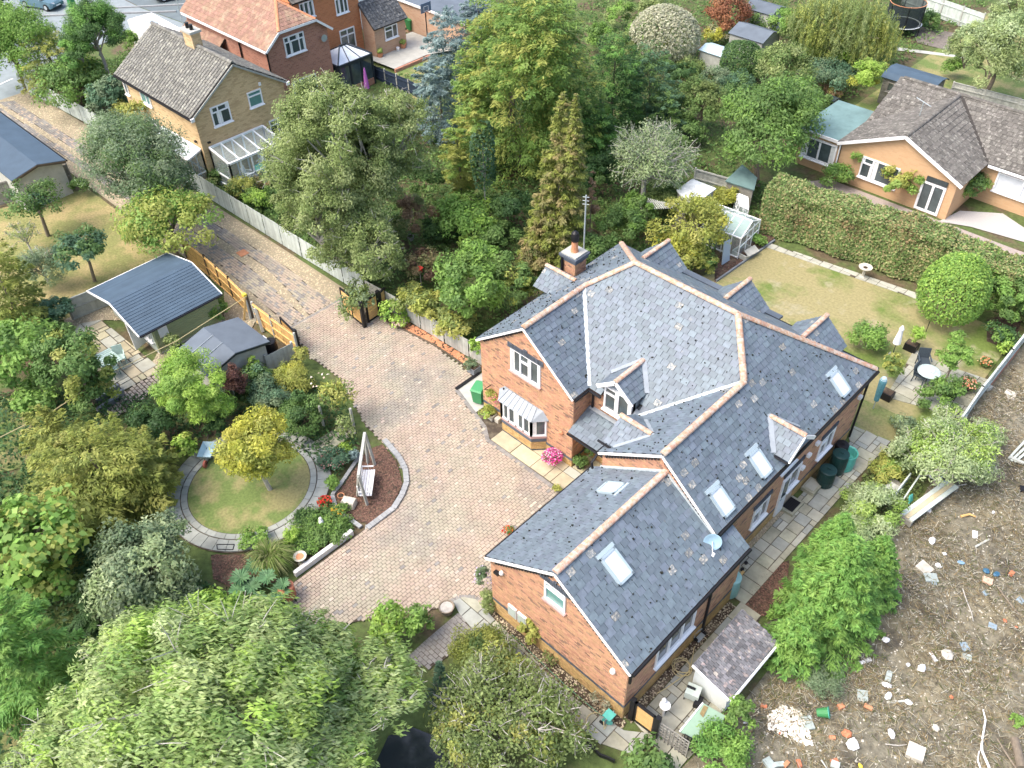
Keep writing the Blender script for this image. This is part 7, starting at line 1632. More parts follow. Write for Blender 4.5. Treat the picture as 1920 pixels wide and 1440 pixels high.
# --- long hedge: a box of leaves
def hedge(label,a,b,w,h,n,pal,pal2,p2,seed):
 rng = np.random.default_rng(seed); a,b = np.array(a,float),np.array(b,float); L = np.linalg.norm(b-a); u = (b-a)/L; v = np.array([-u[1],u[0]])
 t = thing('hedge',label,'hedge',(a[0],a[1],0)); f = rng.integers(0,10,n); s = rng.uniform(0,L,n); q = rng.uniform(-1,1,n)*w/2; z = rng.uniform(.02,1,n)*h
 lum = np.sin(s*1.7)*.10+np.sin(s*3.9+1)*.07+np.sin(z*3+s)*.06
 q = np.where(f < 5,-w/2-lum+rng.uniform(0,.18,n),np.where(f == 5,w/2+lum,q)); z = np.where(f > 5,h+lum+rng.uniform(-.2,.04,n),z); 
 P = np.stack([a[0]+u[0]*s+v[0]*q,a[1]+u[1]*s+v[1]*q,z],1)
 nn = np.where((f < 5)[:,None],np.array([-v[0],-v[1],.35]),np.where((f == 5)[:,None],np.array([v[0],v[1],.3]),np.array([0,0,1.0])))
 N = nrm(nn+rng.normal(size=(n,3))*.5); A = nrm(np.cross(N,rng.normal(size=(n,3)))); pc = np.array(PAL[pal]); C = pc[rng.integers(0,len(pc),n)]
 patch = (np.sin(s*1.1+2)*np.sin(z*1.9+s*.7)+rng.normal(size=n)*.35) > (1-2*p2); C[patch] = np.array(PAL[pal2])[rng.integers(0,len(PAL[pal2]),patch.sum())]; C = C*rng.uniform(.7,1.3,(n,1))
 Lh = .16*rng.uniform(.7,1.3,n); leaf_quads(P-np.array([a[0],a[1],0]),A,N,Lh,Lh*.6,C,'foliage',t)
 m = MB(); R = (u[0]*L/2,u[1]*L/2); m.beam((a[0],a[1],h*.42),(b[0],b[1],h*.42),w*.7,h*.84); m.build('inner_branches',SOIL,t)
hedge('long clipped mottled hedge between back lawn and bungalow',(-21.3,43.4),(-10.9,45.0),2.0,3.0,34000,'hedge','rusty',.12,3)
hedge('hedge continuing right to the panel fence behind the egg shaped bush',(-10.9,45.0),(-5.6,45.6),2.0,2.6,15000,'hedge','bright',.3,4)
# --- right garden
plant('egg_bush','bright green egg shaped clipped bush at the end of the lawn',S_,1790,545,58,68,'bright',.05,'ball',leaf=.16,wr=.5,dens=2.6,amp=.05,pal2='lime',p2=.3,trunk=False)
plant('corner_shrub','large leaved green shrub in the corner by the garden fence',S_,1892,565,45,48,'mid',.1,trunk=False,pal2='bright',p2=.4)
plant('corner_shrub','low dark shrub in front of the corner by the garden fence',S_,1870,630,26,26,'dark',.05,trunk=False,pal2='bright',p2=.3)
plant('fence_plant','bright green plants along the garden fence',S_,1888,650,16,18,'lime',.05,trunk=False,pal2='bright',p2=.5)
plant('potted_bush','round green bush in a black pot on the lawn',S_,1634,628,36,26,'bright',.3,trunk=False,leaf=.16,pal2='mid',p2=.4)
plant('patio_bush','green bush in front of the garden table',S_,1765,740,38,34,'mid',.05,trunk=False,pal2='bright',p2=.3)
plant('patio_tree','small bright tree standing behind the garden table',T,1792,672,28,40,'bright',.6,leaf=.16,dens=1.8,amp=.3,lumps=((1790,640,14,28,1.5),))
plant('patio_bush','yellowish shrub in a square planter beside the rotary dryer',S_,1675,690,22,26,'yellowgreen',.3,trunk=False,pal2='mid',p2=.4)
plant('planter_plant','bright strappy plant in the planter beside the parasol','plant',1720,630,14,18,'lime',.3,trunk=False,wr=.25,leaf=.24)
t = plant('begonia','orange flowering pot plant by the garden fence','flower',1818,718,16,11,'mid',.2,trunk=False,leaf=.12); flowers(t,1818,716,.42,.5,.75,70,[(.75,.26,.16),(.8,.4,.25),(.8,.55,.4)],.11)
t = plant('begonia','cream and orange flowering plant in the grass by the garden fence','flower',1848,678,14,10,'mid',.02,trunk=False,leaf=.12); flowers(t,1848,676,.35,.3,.5,45,[(.75,.3,.15),(.78,.6,.35)],.1)
plant('acacia_sapling','feathery pale green tree leaning over the fence to the waste ground',T,1780,855,82,58,'pale',.8,leaf=.16,wr=.35,dens=1.5,amp=.28,pal2='lime',p2=.45,lumps=((1830,820,36,30,1.0),(1720,850,50,36,.5),(1840,880,34,26,.6),(1780,800,40,26,1.2)),twigs=16,bark=TWIG_PALE)
plant('fern_bed','yellow green ferns beside the flagged path','fern',1665,880,34,26,'yellowgreen',.05,leaf=.24,wr=.22,trunk=False,pal2='bright',p2=.4)
plant('rose_shrub','greyish shrub at the end of the flagged path',S_,1700,800,28,20,'grey',.05,trunk=False,pal2='pale',p2=.3)
plant('pale_spiraea','pale green shrub above the spruce by the path',S_,1640,950,62,44,'pale',.1,leaf=.15,wr=.35,trunk=False,pal2='lime',p2=.4,lumps=((1610,985,40,30),))
plant('spruce_tree','bright green spruce on the boundary beside the flagged path',T,1572,1100,122,128,'spruce',.1,'cone',leaf=.18,wr=.28,dens=3.2,K=460,pal2='bright',p2=.4,lumps=((1500,1190,70,70,.1),(1640,1060,72,66,.3),(1570,1010,60,50,2.0)),flat=1.15)
plant('weeds','straggling grey green weeds below the spruce','weeds',1540,1262,50,26,'grey',.02,leaf=.15,wr=.2,trunk=False,dens=1.1,flat=.35)
plant('weeds','small fresh green weed at the right edge of the waste ground','weeds',1910,1352,14,22,'bright',.02,trunk=False,flat=.5)
plant('weeds','small green weed beside the far end of the waste ground','weeds',1862,815,24,20,'pale',.02,trunk=False,dens=.8)
# plants by the drive
t = plant('hydrangea_bush','lime and pink hydrangea by the drive gate post',S_,738,582,24,22,'lime',.05,leaf=.17,wr=.7,trunk=False,pal2='bright',p2=.3,lumps=((748,600,18,12),)); flowers(t,748,600,.45,.3,.55,70,[(.55,.36,.36),(.6,.45,.4)],.11)
plant('corner_bush','bright upright bush between fence and house corner',S_,893,655,12,24,'lime',.2,leaf=.15,trunk=False,pal2='bright',p2=.4)
plant('planter_shrub','grey green plant in the slatted planter','plant',882,682,13,10,'grey',.3,leaf=.12,trunk=False)
plant('gate_climber','pale climber over the drive gates','climber',665,560,40,26,'olive',.6,leaf=.16,trunk=False,amp=.3,pal2='grey',p2=.3,dens=1.4)
plant('border_shrub','yellow green bush at the end of the low grey fence',S_,565,668,16,22,'yellowgreen',.05,leaf=.16,trunk=False)
plant('shed_bush','round green bush beside the sage green wall',S_,407,582,22,20,'bright',.1,trunk=False,pal2='mid',p2=.4)
for a,b,l in ((372,600,'left'),(388,592,'right')): plant('cabbage','blue green cabbage plant beside the sage green wall, '+l+' one','plant',a,b,12,8,'greyblue',.02,leaf=.24,wr=.7,trunk=False)
plant('shed_plant','pale yellow plant at the corner of the dark felt shed','plant',325,645,16,22,'olive_pale',.1,trunk=False,dens=1.3)
plant('shed_plant','bright climber on the low grey fence by the shed','climber',478,690,11,26,'lime',.2,trunk=False)
plant('porch_plant','round green pot plant outside the porch, near one',S_,1088,866,16,13,'mid',.25,leaf=.13,trunk=False,group='pot plants outside the porch')
plant('porch_plant','green pot plant deeper in the porch recess',S_,1108,845,12,13,'mid',.25,leaf=.13,trunk=False,group='pot plants outside the porch')
t = plant('petunia_basket','magenta petunias in a round pot by the bay window','flower',1036,856,17,11,'mid',.15,leaf=.1,trunk=False); flowers(t,1036,853,.50,.35,.78,420,[(.72,.08,.36),(.78,.20,.48),(.62,.04,.25),(.80,.6,.7)],.075)
t = plant('hanging_basket','mixed flowering hanging basket on the wall bracket beside the bay','flower',922,743,14,14,'yellowgreen',1.1,leaf=.1,trunk=False); flowers(t,928,748,.35,1.3,1.75,90,[(.6,.12,.25),(.7,.25,.2),(.62,.5,.2)],.07)
plant('trough_plant','yellow green plants in the stone trough below the bracket','flower',914,772,15,10,'yellowgreen',.2,leaf=.1,trunk=False,pal2='lime',p2=.4)
t = plant('red_pot_plant','red flowering pot plant against the garage roof edge','flower',955,995,9,9,'mid',.1,leaf=.1,trunk=False); flowers(t,953,994,.28,.3,.5,50,[(.6,.05,.03),(.7,.2,.05)],.08)
plant('pot_plant','small plant at the corner of the flag strip and garage','flower',1045,915,9,7,'yellowgreen',.1,leaf=.1,trunk=False)
# undergrowth that nobody could count
def undergrowth(label,polys,n,h,pal,leaf=.2,seed=1,avoid=()):
 rng = np.random.default_rng(seed); P = []
 for poly,k in polys:
  xs = [p[0] for p in poly]; ys = [p[1] for p in poly]; c = 0
  while c < k:
   X = rng.uniform(min(xs),max(xs),k); Y = rng.uniform(min(ys),max(ys),k)
   ok = [(x,y) for x,y in zip(X,Y) if in_poly(x,y,poly)][:k-c]; P += ok; c += len(ok)
 P = np.array(P); n = len(P); hgt = h*(.45+.55*np.sin(P[:,0]*1.1+np.sin(P[:,1]*.8)*2)*np.cos(P[:,1]*1.3))
 Z = np.maximum(.02,hgt*rng.uniform(.3,1,n)); P = np.concatenate([P,Z[:,None]],1)
 N = nrm(rng.normal(size=(n,3))*.6+np.array([0,0,1])); A = nrm(np.cross(N,rng.normal(size=(n,3)))); pc = np.array(PAL[pal]); C = pc[rng.integers(0,len(pc),n)]*rng.uniform(.6,1.3,(n,1))
 L = leaf*rng.uniform(.6,1.4,n); o = leaf_quads(P,A,N,L,L*.55,C,'undergrowth',None); o['kind'] = 'stuff'; o['label'] = label
undergrowth('low green undergrowth filling the gardens behind the drive fence',[([(-48,22.4),(-32,22.6),(-25,23),(-23.2,31),(-21.5,34),(-21.8,47),(-47,47),(-48,30)],26000),([(-54,39),(-40,47),(-25,47),(-26,90),(-53,90)],26000)],0,.8,'mid',.24,1)
undergrowth('low dark undergrowth on the left below the lane',[([(-43,3),(-37,8),(-33,11),(-31,15.8),(-27,15.8),(-24.6,14.6),(-24,12.8),(-30.5,12),(-30.6,8),(-27,5),(-24,5.5),(-21.5,6.5),(-19,4),(-17,3),(-14,6),(-20,-4),(-40,-6)],22000)],0,.7,'dark',.2,2)
undergrowth('green weeds along the boundary right of the flagged path',[([(-7.0,29),(-6.2,20),(-5,20),(-4.6,29),(-5.5,33),(-6.6,33)],4500)],0,.6,'olive',.17,3)
undergrowth('low green plants behind the lane fence and beside the yellow house',[([(-74,21.8),(-61,22.0),(-61,30),(-66,34),(-76,33)],9000),([(-50.3,22),(-42,22.5),(-44,34),(-54,34),(-54,30),(-48.2,29)],9000)],0,.8,'mid',.22,4)
# ------------------------------------------------------------------ vehicles and small things
def car(name,label,loc,rz,paint,L=4.1,Wd=1.75,H=1.45):
 t = thing(name,label,'car',loc,None,rz); M4 = Matrix.Translation(loc) @ Matrix.Rotation(rz,4,'Z')
 def add(nm,V,F,m,par=t): return MB().add([M4 @ Vector(v) for v in V],F).build(nm,m,par)
 # body from cross sections along x
 S = [(-L/2,.35,.62,.72),(-L/2+.12,.25,.85,.82),(-1.1,.22,.92,.88),(.6,.22,.92,.88),(1.2,.22,.86,.87),(L/2-.2,.24,.74,.82),(L/2,.36,.58,.68)]
 V = []; 
 for x,z0,z1,w in S: V += [(x,-w,z0),(x,-w*1.0,(z0+z1)/2),(x,-w*.94,z1),(x,w*.94,z1),(x,w,(z0+z1)/2),(x,w,z0)]
 F = [(i*6+j,i*6+(j+1) % 6,(i+1)*6+(j+1) % 6,(i+1)*6+j) for i in range(len(S)-1) for j in range(6)]+[tuple(range(5,-1,-1)),tuple((len(S)-1)*6+j for j in range(6))]
 add('body',V,F,paint)
 cab = [(-1.85,.86),(-1.45,H-.06),(.15,H),(1.0,.90)]
 V = [(x,s*(.80 if z < 1 else .62),z) for x,z in cab for s in (-1,1)]; add('windows',V,[(0,1,3,2),(4,5,7,6),(0,2,4,6),(1,7,5,3)],GLASS)
 add('roof',[(-1.48,-.64,H-.06),(-1.48,.64,H-.06),(.18,.64,H+.012),(.18,-.64,H+.012)],[(0,1,2,3)],paint)
 for x in (-1.3,1.3):
  for s in (-1,1):
   wo = MB().lathe(M4 @ Vector((x,s*.80,.32)),[(.2,-.1),(.32,-.09),(.32,.09),(.2,.1)],16,rot=Matrix.Rotation(rz,3,'Z') @ Matrix.Rotation(PI/2,3,'X')).build('wheel',RUBBER,t)
   MB().lathe(M4 @ Vector((x,s*.82,.32)),[(.2,-.1),(.19,.1)],12,rot=Matrix.Rotation(rz,3,'Z') @ Matrix.Rotation(PI/2,3,'X')).build('rim',GALV,wo)
 for s in (-1,1): add('headlight',[(L/2-.12,s*.55,.62),(L/2-.02,s*.35,.60),(L/2-.06,s*.35,.72),(L/2-.2,s*.6,.75)],[(0,1,2,3)],WHITE); add('mirror',[(.75,s*.86,.9),(.95,s*.86,.9),(.95,s*1.0,.92),(.75,s*1.0,.92),(.85,s*.93,1.05)],[(0,1,4),(1,2,4),(2,3,4),(3,0,4)],paint)
 add('number_plate',[(L/2+.012,-.26,.38),(L/2+.012,.26,.38),(L/2+.012,.26,.5),(L/2+.012,-.26,.5)],[(0,1,2,3)],WHITE)
 return t
cp_ = g(82,12); car('parked_car','blue grey hatchback parked on the pale driveway at the top left',(cp_[0],cp_[1],0),math.radians(20),CAR_BLUE)
c2 = g(323,-4); car('parked_car','dark car on the street cut by the top edge',(c2[0],c2[1]+.4,0),math.radians(75),BLACK)
cv = thing('camper_van','white camper van with roof windows behind the yellow house','van',g(290,60))
A = np.array(g(241,38,2.6)); B = np.array(g(283,24,2.6)); Cq = np.array(g(348,60,2.6)); u = Vector(Cq-B); u.z = 0; Lc = u.length; u.normalize(); v = Vector((-u.y,u.x,0)); Wc = 2.2; ctr = Vector(((A[0]+Cq[0])/2,(A[1]+Cq[1])/2,0)); R = Matrix((u,v,Vector((0,0,1)))).transposed()
MB().box(ctr+Vector((0,0,1.5)),(6.0,Wc,2.2),rot=R).build('body',WHITE,cv); MB().box(ctr+Vector((0,0,2.63)),(5.9,Wc-.1,.06),rot=R).build('roof',WHITE,cv)
for s,w_,m_ in ((-.9,1.3,GLASS_PALE),(1.4,.6,WHITE),(2.2,.5,WHITE)): MB().box(ctr+u*s+Vector((0,0,2.70)),(w_,.7,.08),rot=R).build('roof_hatch',mat('solar',(.35,.42,.5),.3,0,None) if s < 0 else m_,cv)
for s in (-2.2,2.0):
 for q in (-1,1): MB().lathe(ctr+u*s+v*q*1.0+Vector((0,0,.36)),[(.2,-.12),(.36,-.1),(.36,.1),(.2,.12)],14,rot=R @ Matrix.Rotation(PI/2,3,'X')).build('wheel',RUBBER,cv)
MB().box(ctr-v*1.11+u*.5+Vector((0,0,1.9)),(1.4,.03,.6),rot=R).build('side_window',GLASS,cv)
ub = thing('post_box','green cabinet beside the pale driveway at the top','cabinet',g(137,14)); p = g(137,14); MB().box((p[0],p[1],.65),(.6,.5,1.3)).build('cabinet',GREEN_BIN,ub); MB().box((p[0],p[1],1.33),(.66,.56,.08)).build('lid',GREEN_BIN,ub)
# wheelie bins
def wheelie(label,loc,rz,m,group=None,s=1.0):
 t = thing('wheelie_bin',label,'bin',loc,group,rz); M4 = Matrix.Translation(loc) @ Matrix.Rotation(rz,4,'Z') @ Matrix.Scale(s,4)
 V = [(x*w,y*w2,z) for z,w,w2 in ((.08,.22,.24),(.92,.28,.34)) for x,y in ((-1,-1),(1,-1),(1,1),(-1,1))]
 MB().add([M4 @ Vector(q) for q in V],[(3,2,1,0),(4,5,6,7),(0,1,5,4),(1,2,6,5),(2,3,7,6),(3,0,4,7)]).build('body',m,t)
 V = [(-.31,-.38,.93),(.31,-.38,.93),(.31,.36,.98),(-.31,.36,.98),(-.27,-.3,1.0),(.27,-.3,1.0),(.27,.3,1.06),(-.27,.3,1.06)]
 MB().add([M4 @ Vector(q) for q in V],[(0,1,5,4),(1,2,6,5),(2,3,7,6),(3,0,4,7),(4,5,6,7),(3,2,1,0)]).build('lid',m,t)
 for q in (-1,1): MB().lathe(M4 @ Vector((q*.26,.30,.1)),[(.1,-.03),(.1,.03)],10,rot=Matrix.Rotation(rz,3,'Z') @ Matrix.Rotation(PI/2,3,'Y')).build('wheel',RUBBER,t)
 MB().tube([M4 @ Vector((-.25,.4,.96)),M4 @ Vector((.25,.4,.96))],.025,6).build('handle',m,t); return t
p = g(899,753); wheelie('green wheelie bin beside the bay window gable',(p[0],p[1],.02),math.radians(20),mat('bright_green_bin',(.06,.27,.11),.45,.05,None))
p = g(770,62); wheelie('green wheelie bin by the terrace wall, right of the dark one',(*p[:2],.26),math.radians(90),GREEN_BIN,'bins on the terrace'); p = g(760,56); wheelie('dark blue wheelie bin between the terrace wall and the green bin',(*p[:2],.26),math.radians(90),mat('dark_blue_bin',(.02,.05,.06),.45,0,None),'bins on the terrace')
# barrels and compost bins along the house
def barrel(name,label,cat,px,py,r,h,m,lid=None,open_=False,group=None,z=0.0,xy=None):
 p = xy or g(px,py)[:2]; t = thing(name,label,cat,(*p,z),group); c = (p[0],p[1],z)
 prof = [(r*.80,0),(r*.95,h*.12),(r*.93,h*.15),(r,h*.45),(r*.98,h*.5),(r*.97,h*.85),(r*.92,h*.97),(r*.92,h)]
 MB().lathe(c,prof,22,cap=not open_).build('body',m,t,smooth=False)
 if open_: MB().lathe(c,[(r*.93,h*.5),(r*1.03,h),(r*1.0,h+.02),(r*.88,h-.02),(r*.80,h*.6),(.01,h*.58)],22,cap=False).build('rim',open_,t)
 if lid: MB().lathe((c[0],c[1],z+h),[(r*.96,0),(r*.97,.03),(r*.8,.06),(.02,.075)],22).build('lid',lid,t); MB().tube([(c[0]-r*.3,c[1],z+h+.1),(c[0]+r*.3,c[1],z+h+.1)],.02,6).build('handle',lid,t)
 return t
barrel('compost_bin','black lidded compost bin nearest the door mat','compost bin',1544,908,.38,.95,BUTT_GREEN,BUTT_GREEN,group='black barrels by the long wall')
barrel('compost_bin','taller black lidded barrel between compost bin and teal water butt','compost bin',1566,884,.37,1.15,BUTT_GREEN,BUTT_GREEN,group='black barrels by the long wall')
barrel('water_butt','open teal plastic water butt beside the black barrels','water butt',1581,876,.42,1.0,TEAL_PL,None,TEAL_PL)
barrel('compost_bin','black bin half hidden behind the teal water butt','compost bin',1570,862,.30,1.0,BLACK,BLACK,group='black barrels by the long wall')
wb = barrel('water_butt','pale teal water butt with domed lid at the garage corner','water butt',1366,1112,.36,1.1,mat('pale_teal_plastic',(.22,.42,.42),.4,.04,None),mat('pale_teal_lid',(.30,.52,.50),.4,.04,None))
barrel('black_bin','black round bin behind the dark felt shed','bin',512,662,.32,.8,BLACK,BLACK)
# things on the flagged path
def stone_block(name,label,cat,px,py,sx,sy,h,m,rz=0.0,z=0.0):
 p = g(px,py); t = MB(); R = Matrix.Rotation(rz,3,'Z'); c = Vector((p[0],p[1],z))
 V = [c+R @ Vector((x*sx/2*k,y*sy/2*k,zz)) for zz,k in ((0,1),(h*.8,.98),(h,.9)) for x,y in ((-1,-1),(1,-1),(1,1),(-1,1))]
 t.add(V,[(i*4+j,i*4+(j+1) % 4,(i+1)*4+(j+1) % 4,(i+1)*4+j) for i in range(2) for j in range(4)]+[(8,9,10,11),(3,2,1,0)]); o = t.build(name,m); tag(o,label,cat); return o
tb = thing('stone_slab_step','thick mossy stone slab with raised edge against the long wall','slab',g(1521,920)); p = g(1521,916); MB().box((p[0],p[1],.12),(.62,.8,.2)).build('slab',FLAG,tb); MB().box((p[0],p[1],.235),(.42,.56,.03)).build('panel',FLAG_PALE,tb)
dm_ = thing('door_mat','black rubber door mat with holes on the step below the back door','mat',g(1482,950)); p = g(1482,950); MB().box((p[0],p[1],.09),(.72,.95,.14)).build('step',FLAG,dm_); MB().box((p[0]+.02,p[1],.175),(.48,.70,.02)).build('mat',BLACK,dm_)
for k in range(5): MB().box((p[0]-.16+.08*k,p[1],.19),(.02,.66,.012)).build('rib',RUBBER,dm_)
pt_ = thing('pots','small row of pots and tools on the path near the pale teal butt','pots',g(1392,1068))
for k,(px,py) in enumerate(((1385,1062),(1391,1070),(1380,1070),(1398,1058))): q = g(px,py); MB().lathe(q,[(.05,0),(.08,.13)],8).build('pot',(CONCRETE,BLACK,CONCRETE,BLACK)[k],pt_)
tag(MB().beam(g(1384,1084,.06),g(1394,1072,.06),.1,.1).build('wood_offcut',WOOD_ORANGE),'orange wood offcut lying on the path near the pale teal butt','wood')
dr_ = thing('channel_drain','black slotted drain grille along the foot of the long wall','drain',g(1420,1030)); MB().beam((-8.58,20.0,.02),(-8.58,21.7,.02),.13,.03).build('frame',BLACK,dr_)
for k in range(16): MB().box((-8.58,20.1+.1*k,.04),(.10,.03,.015)).build('bar',SLEEPER,dr_)
mt = thing('metal_trolley','grey metal frame trolley leaning on the garage side wall','trolley',g(1310,1195)); R_ = [g(1302,1200),g(1318,1188)]
for b in R_: MB().tube([b,(b[0]-.15,b[1],1.0)],.025,6).build('upright',GALV,mt)
for z in (.35,.7,1.0): MB().tube([(R_[0][0]-.15*z,R_[0][1],z),(R_[1][0]-.15*z,R_[1][1],z)],.022,6).build('crossbar',GALV,mt)
for b in R_: MB().lathe((b[0]+.05,b[1],.09),[(.09,-.03),(.09,.03)],10,rot=Matrix.Rotation(PI/2,3,'X')).build('wheel',RUBBER,mt)
MB().box((R_[0][0]+.1,(R_[0][1]+R_[1][1])/2,.05),(.2,.45,.03)).build('toe_plate',GALV,mt)
hz_ = []; hc = g(1278,1254)
for k in range(46): a = k*.42; r = .33+.06*math.sin(k*.7); hz_.append((hc[0]+r*math.cos(a),hc[1]+r*math.sin(a),.05+.004*k))
hz_ += [g(1250,1290,.06),g(1232,1300,.05)]; hz_ = [g(1302,1212,.05),g(1298,1235,.05)]+hz_
tag(MB().tube(hz_,.018,5).build('garden_hose',HOSE),'coiled buff garden hose on the yard flags','hose')
hr = thing('hose_reel','teal and grey hose reel cart at the end of the near gable path','hose reel',g(1140,1355)); q = g(1140,1352); MB().lathe((q[0],q[1],.26),[(.2,-.16),(.2,-.14),(.13,-.13),(.13,.13),(.2,.14),(.2,.16)],16,rot=Matrix.Rotation(PI/2,3,'X') @ Matrix.Rotation(.4,3,'Y')).build('drum',TEAL_PL,hr)
MB().box((q[0]+.02,q[1],.47),(.34,.36,.06)).build('cover',TEAL_PL,hr)
for s in (-.2,.2): MB().beam((q[0],q[1]+s,.02),(q[0]+.05,q[1]+s,.5),.05,.04).build('side_frame',SLEEPER,hr)
for s in (-.24,.24): MB().lathe((q[0]-.1,q[1]+s,.1),[(.1,-.02),(.1,.02)],10,rot=Matrix.Rotation(PI/2,3,'X')).build('wheel',RUBBER,hr)
hp = [(q[0]-.1,q[1]-.15,.25)]+[(g(1118,1356)[0]+.36*math.cos(a),g(1118,1356)[1]+.36*math.sin(a),.06) for a in np.linspace(0,5.6,18)]; MB().tube(hp,.016,5).build('hose',HOSE,hr)
lh = [g(1128,1342,.06),g(1060,1285,.06),g(1000,1228,.06),g(960,1190,.06)]; tag(MB().tube(lh,.014,5).build('garden_hose',mat('green_hose',(.10,.26,.16),.5,0,None)),'thin green hose along the near gable path','hose')
pg = MB(); P = [g(1274,1372,.75),g(1318,1318,.95),g(1360,1342,.95),g(1335,1400,.75)]; pg.slab(P,.05); o = thing('pale_green_board','large pale green board with rusty hole lying beside the outhouse','board',(P[0][0],P[0][1],0)); pg.build('board',PALE_GREEN,o); MB().slab([g(1312,1338,.93),g(1320,1322,.965),g(1328,1326,.965),g(1318,1345,.93)],.01).build('rust_patch',mat('rust_stain',(.22,.17,.08),.9,0,(8,.3)),o); MB().prism([(p[0],p[1]) for p in (g(1285,1375,.4),g(1322,1330,.4),g(1350,1345,.4),g(1330,1390,.4))],0,.7).build('stand',WOOD_OLD,o)
MB().beam(P[0],P[1],.05,.06).build('edge_strip',WHITE,o)
bq = thing('kettle_barbecue','grey and black garden barbecue against the outhouse','barbecue',g(1298,1312)); q = g(1296,1312); MB().box((q[0],q[1],.55),(.5,.45,.35),.3).build('hood',SAGE_GREY,bq); MB().box((q[0]+.32,q[1]-.1,.40),(.25,.4,.25),.3).build('burner_box',BLACK,bq)
for sx in (-.2,.2):
 for sy in (-.18,.18): MB().tube([(q[0]+sx,q[1]+sy,0),(q[0]+sx,q[1]+sy,.4)],.02,5).build('leg',BLACK,bq)
MB().box((q[0]-.1,q[1],.75),(.3,.08,.06),.3).build('handle',BLACK,bq)
bt = thing('bird_bath','small white cherub bird bath by the garden gate','bird bath',g(1243,1340)); q = g(1243,1342); MB().tube([(q[0],q[1],0),(q[0],q[1],.7)],.05,8).build('column',WHITE,bt); MB().lathe((q[0],q[1],.7),[(.06,0),(.2,.08),(.17,.09)],14).build('bowl',WHITE,bt); MB().blob((q[0]-.1,q[1]+.05,.92),(.09,.09,.13),8,5,.1).build('figure',WHITE,bt)
# satellite dish on the roof
sd = thing('satellite_dish','pale blue oval satellite dish on the gable step of the roof','satellite dish',g(1335,1020,4.0)); q = Vector(g(1336,1016,4.1)); Rd = Vector((.62,-.75,.42)).normalized().to_track_quat('Z','Y').to_matrix()
MB().lathe(q,[(.02,-.08),(.2,-.05),(.33,0),(.34,.02),(.30,.015),(.15,-.03),(.01,-.05)],20,rot=Rd,cap=False).build('dish',mat('pale_blue_dish',(.30,.45,.55),.4,0,None),sd); MB().tube([q,q+Rd @ Vector((0,-.32,.22)),q+Rd @ Vector((0,-.3,.4))],.018,6).build('arm',GALV,sd); MB().box(q+Rd @ Vector((0,-.28,.42)),(.09,.09,.12)).build('receiver',WHITE,sd); MB().tube([q-Rd @ Vector((0,0,.05)),q-Rd @ Vector((0,0,.2)),q+Vector((-.3,.3,-.3))],.025,6).build('bracket',GALV,sd)
# planters, pots and baskets
sp_ = thing('slatted_planter','dark slatted box planter at the left corner of the house','planter',g(888,695)); q = g(889,697)
for z in (.08,.2,.32): MB().box((q[0],q[1],z),(.5,.5,.09)).build('slat',SLEEPER,sp_)
MB().box((q[0],q[1],.375),(.44,.44,.02)).build('soil',SOIL,sp_)
tr = thing('stone_trough','pale stone trough with plants beside the bay window downpipe','trough',g(921,782)); q = g(920,782); MB().box((q[0],q[1],.14),(.55,.36,.26)).build('trough',STONE,tr); MB().box((q[0],q[1],.275),(.45,.26,.02)).build('soil',SOIL,tr)
stone_block('stone_pot','small stone block beside the stone trough','stone',934,790,.26,.26,.24,STONE)
bk = thing('wall_bracket','black scroll bracket on the gable wall above the flowers','bracket',(-21.4,20.4,2.3)); q = gy(920,722,20.43); MB().tube([(q[0],20.44,q[2]),(q[0],20.02,q[2])],.022,6).build('arm',BLACK,bk); MB().tube([(q[0],20.44,q[2]-.35),(q[0],20.06,q[2]-.02)],.018,6).build('brace',BLACK,bk)
for px,py,r,h,m,nm,lab in ((1036,864,.34,.32,TERRA,'round_pot','round pot holding the magenta petunias'),(1088,876,.24,.3,BLACK,'pot','dark pot of the nearer porch plant'),(1634,650,.26,.35,BLACK,'black_pot','black pot of the round bush on the lawn'),(1638,931,.16,.22,BLACK,'pot','small dark pot by the ferns on the flagged path'),(1818,728,.26,.3,mat('grey_pot',(.2,.2,.2),.7,0,None),'grey_pot','grey pot of the orange begonia'),(1802,735,.34,.45,BLACK,'black_pot','large black pot beside the orange begonia'),(640,933,.16,.16,TERRA,'clay_pot','small clay pot on the bark bed beside the boulder'),(770,450,.22,.3,CONCRETE,'grey_pot','grey pot on the bare soil below the birch'),(838,1146,.32,.34,TWIG,'tree_stump','brown tree stump by the laurel bushes')):
 q = g(px,py); t = thing(nm,lab,'stump' if 'stump' in nm else 'pot',q); MB().lathe(q,[(r*.72,0),(r,h),(r*.86,h*.98),(r*.8,h*.85),(.01,h*.84)],14,cap=False).build('pot' if 'stump' not in nm else 'trunk',m,t); MB().lathe((q[0],q[1],h*.86),[(r*.84,0),(.01,.01)],12,cap=False).build('soil' if 'stump' not in nm else 'cut_face',SOIL if 'stump' not in nm else TWIG_PALE,t)
for px,py,lab in ((1707,655,'square black planter beside the white parasol'),(1660,745,'square black planter beside the rotary dryer'),(1780,742,'low black planter behind the patio bush')):
 q = g(px,py); t = thing('square_planter',lab,'planter',q); MB().box((q[0],q[1],.2),(.62,.5,.4)).build('box',BLACK,t); MB().box((q[0],q[1],.405),(.52,.4,.02)).build('soil',SOIL,t)
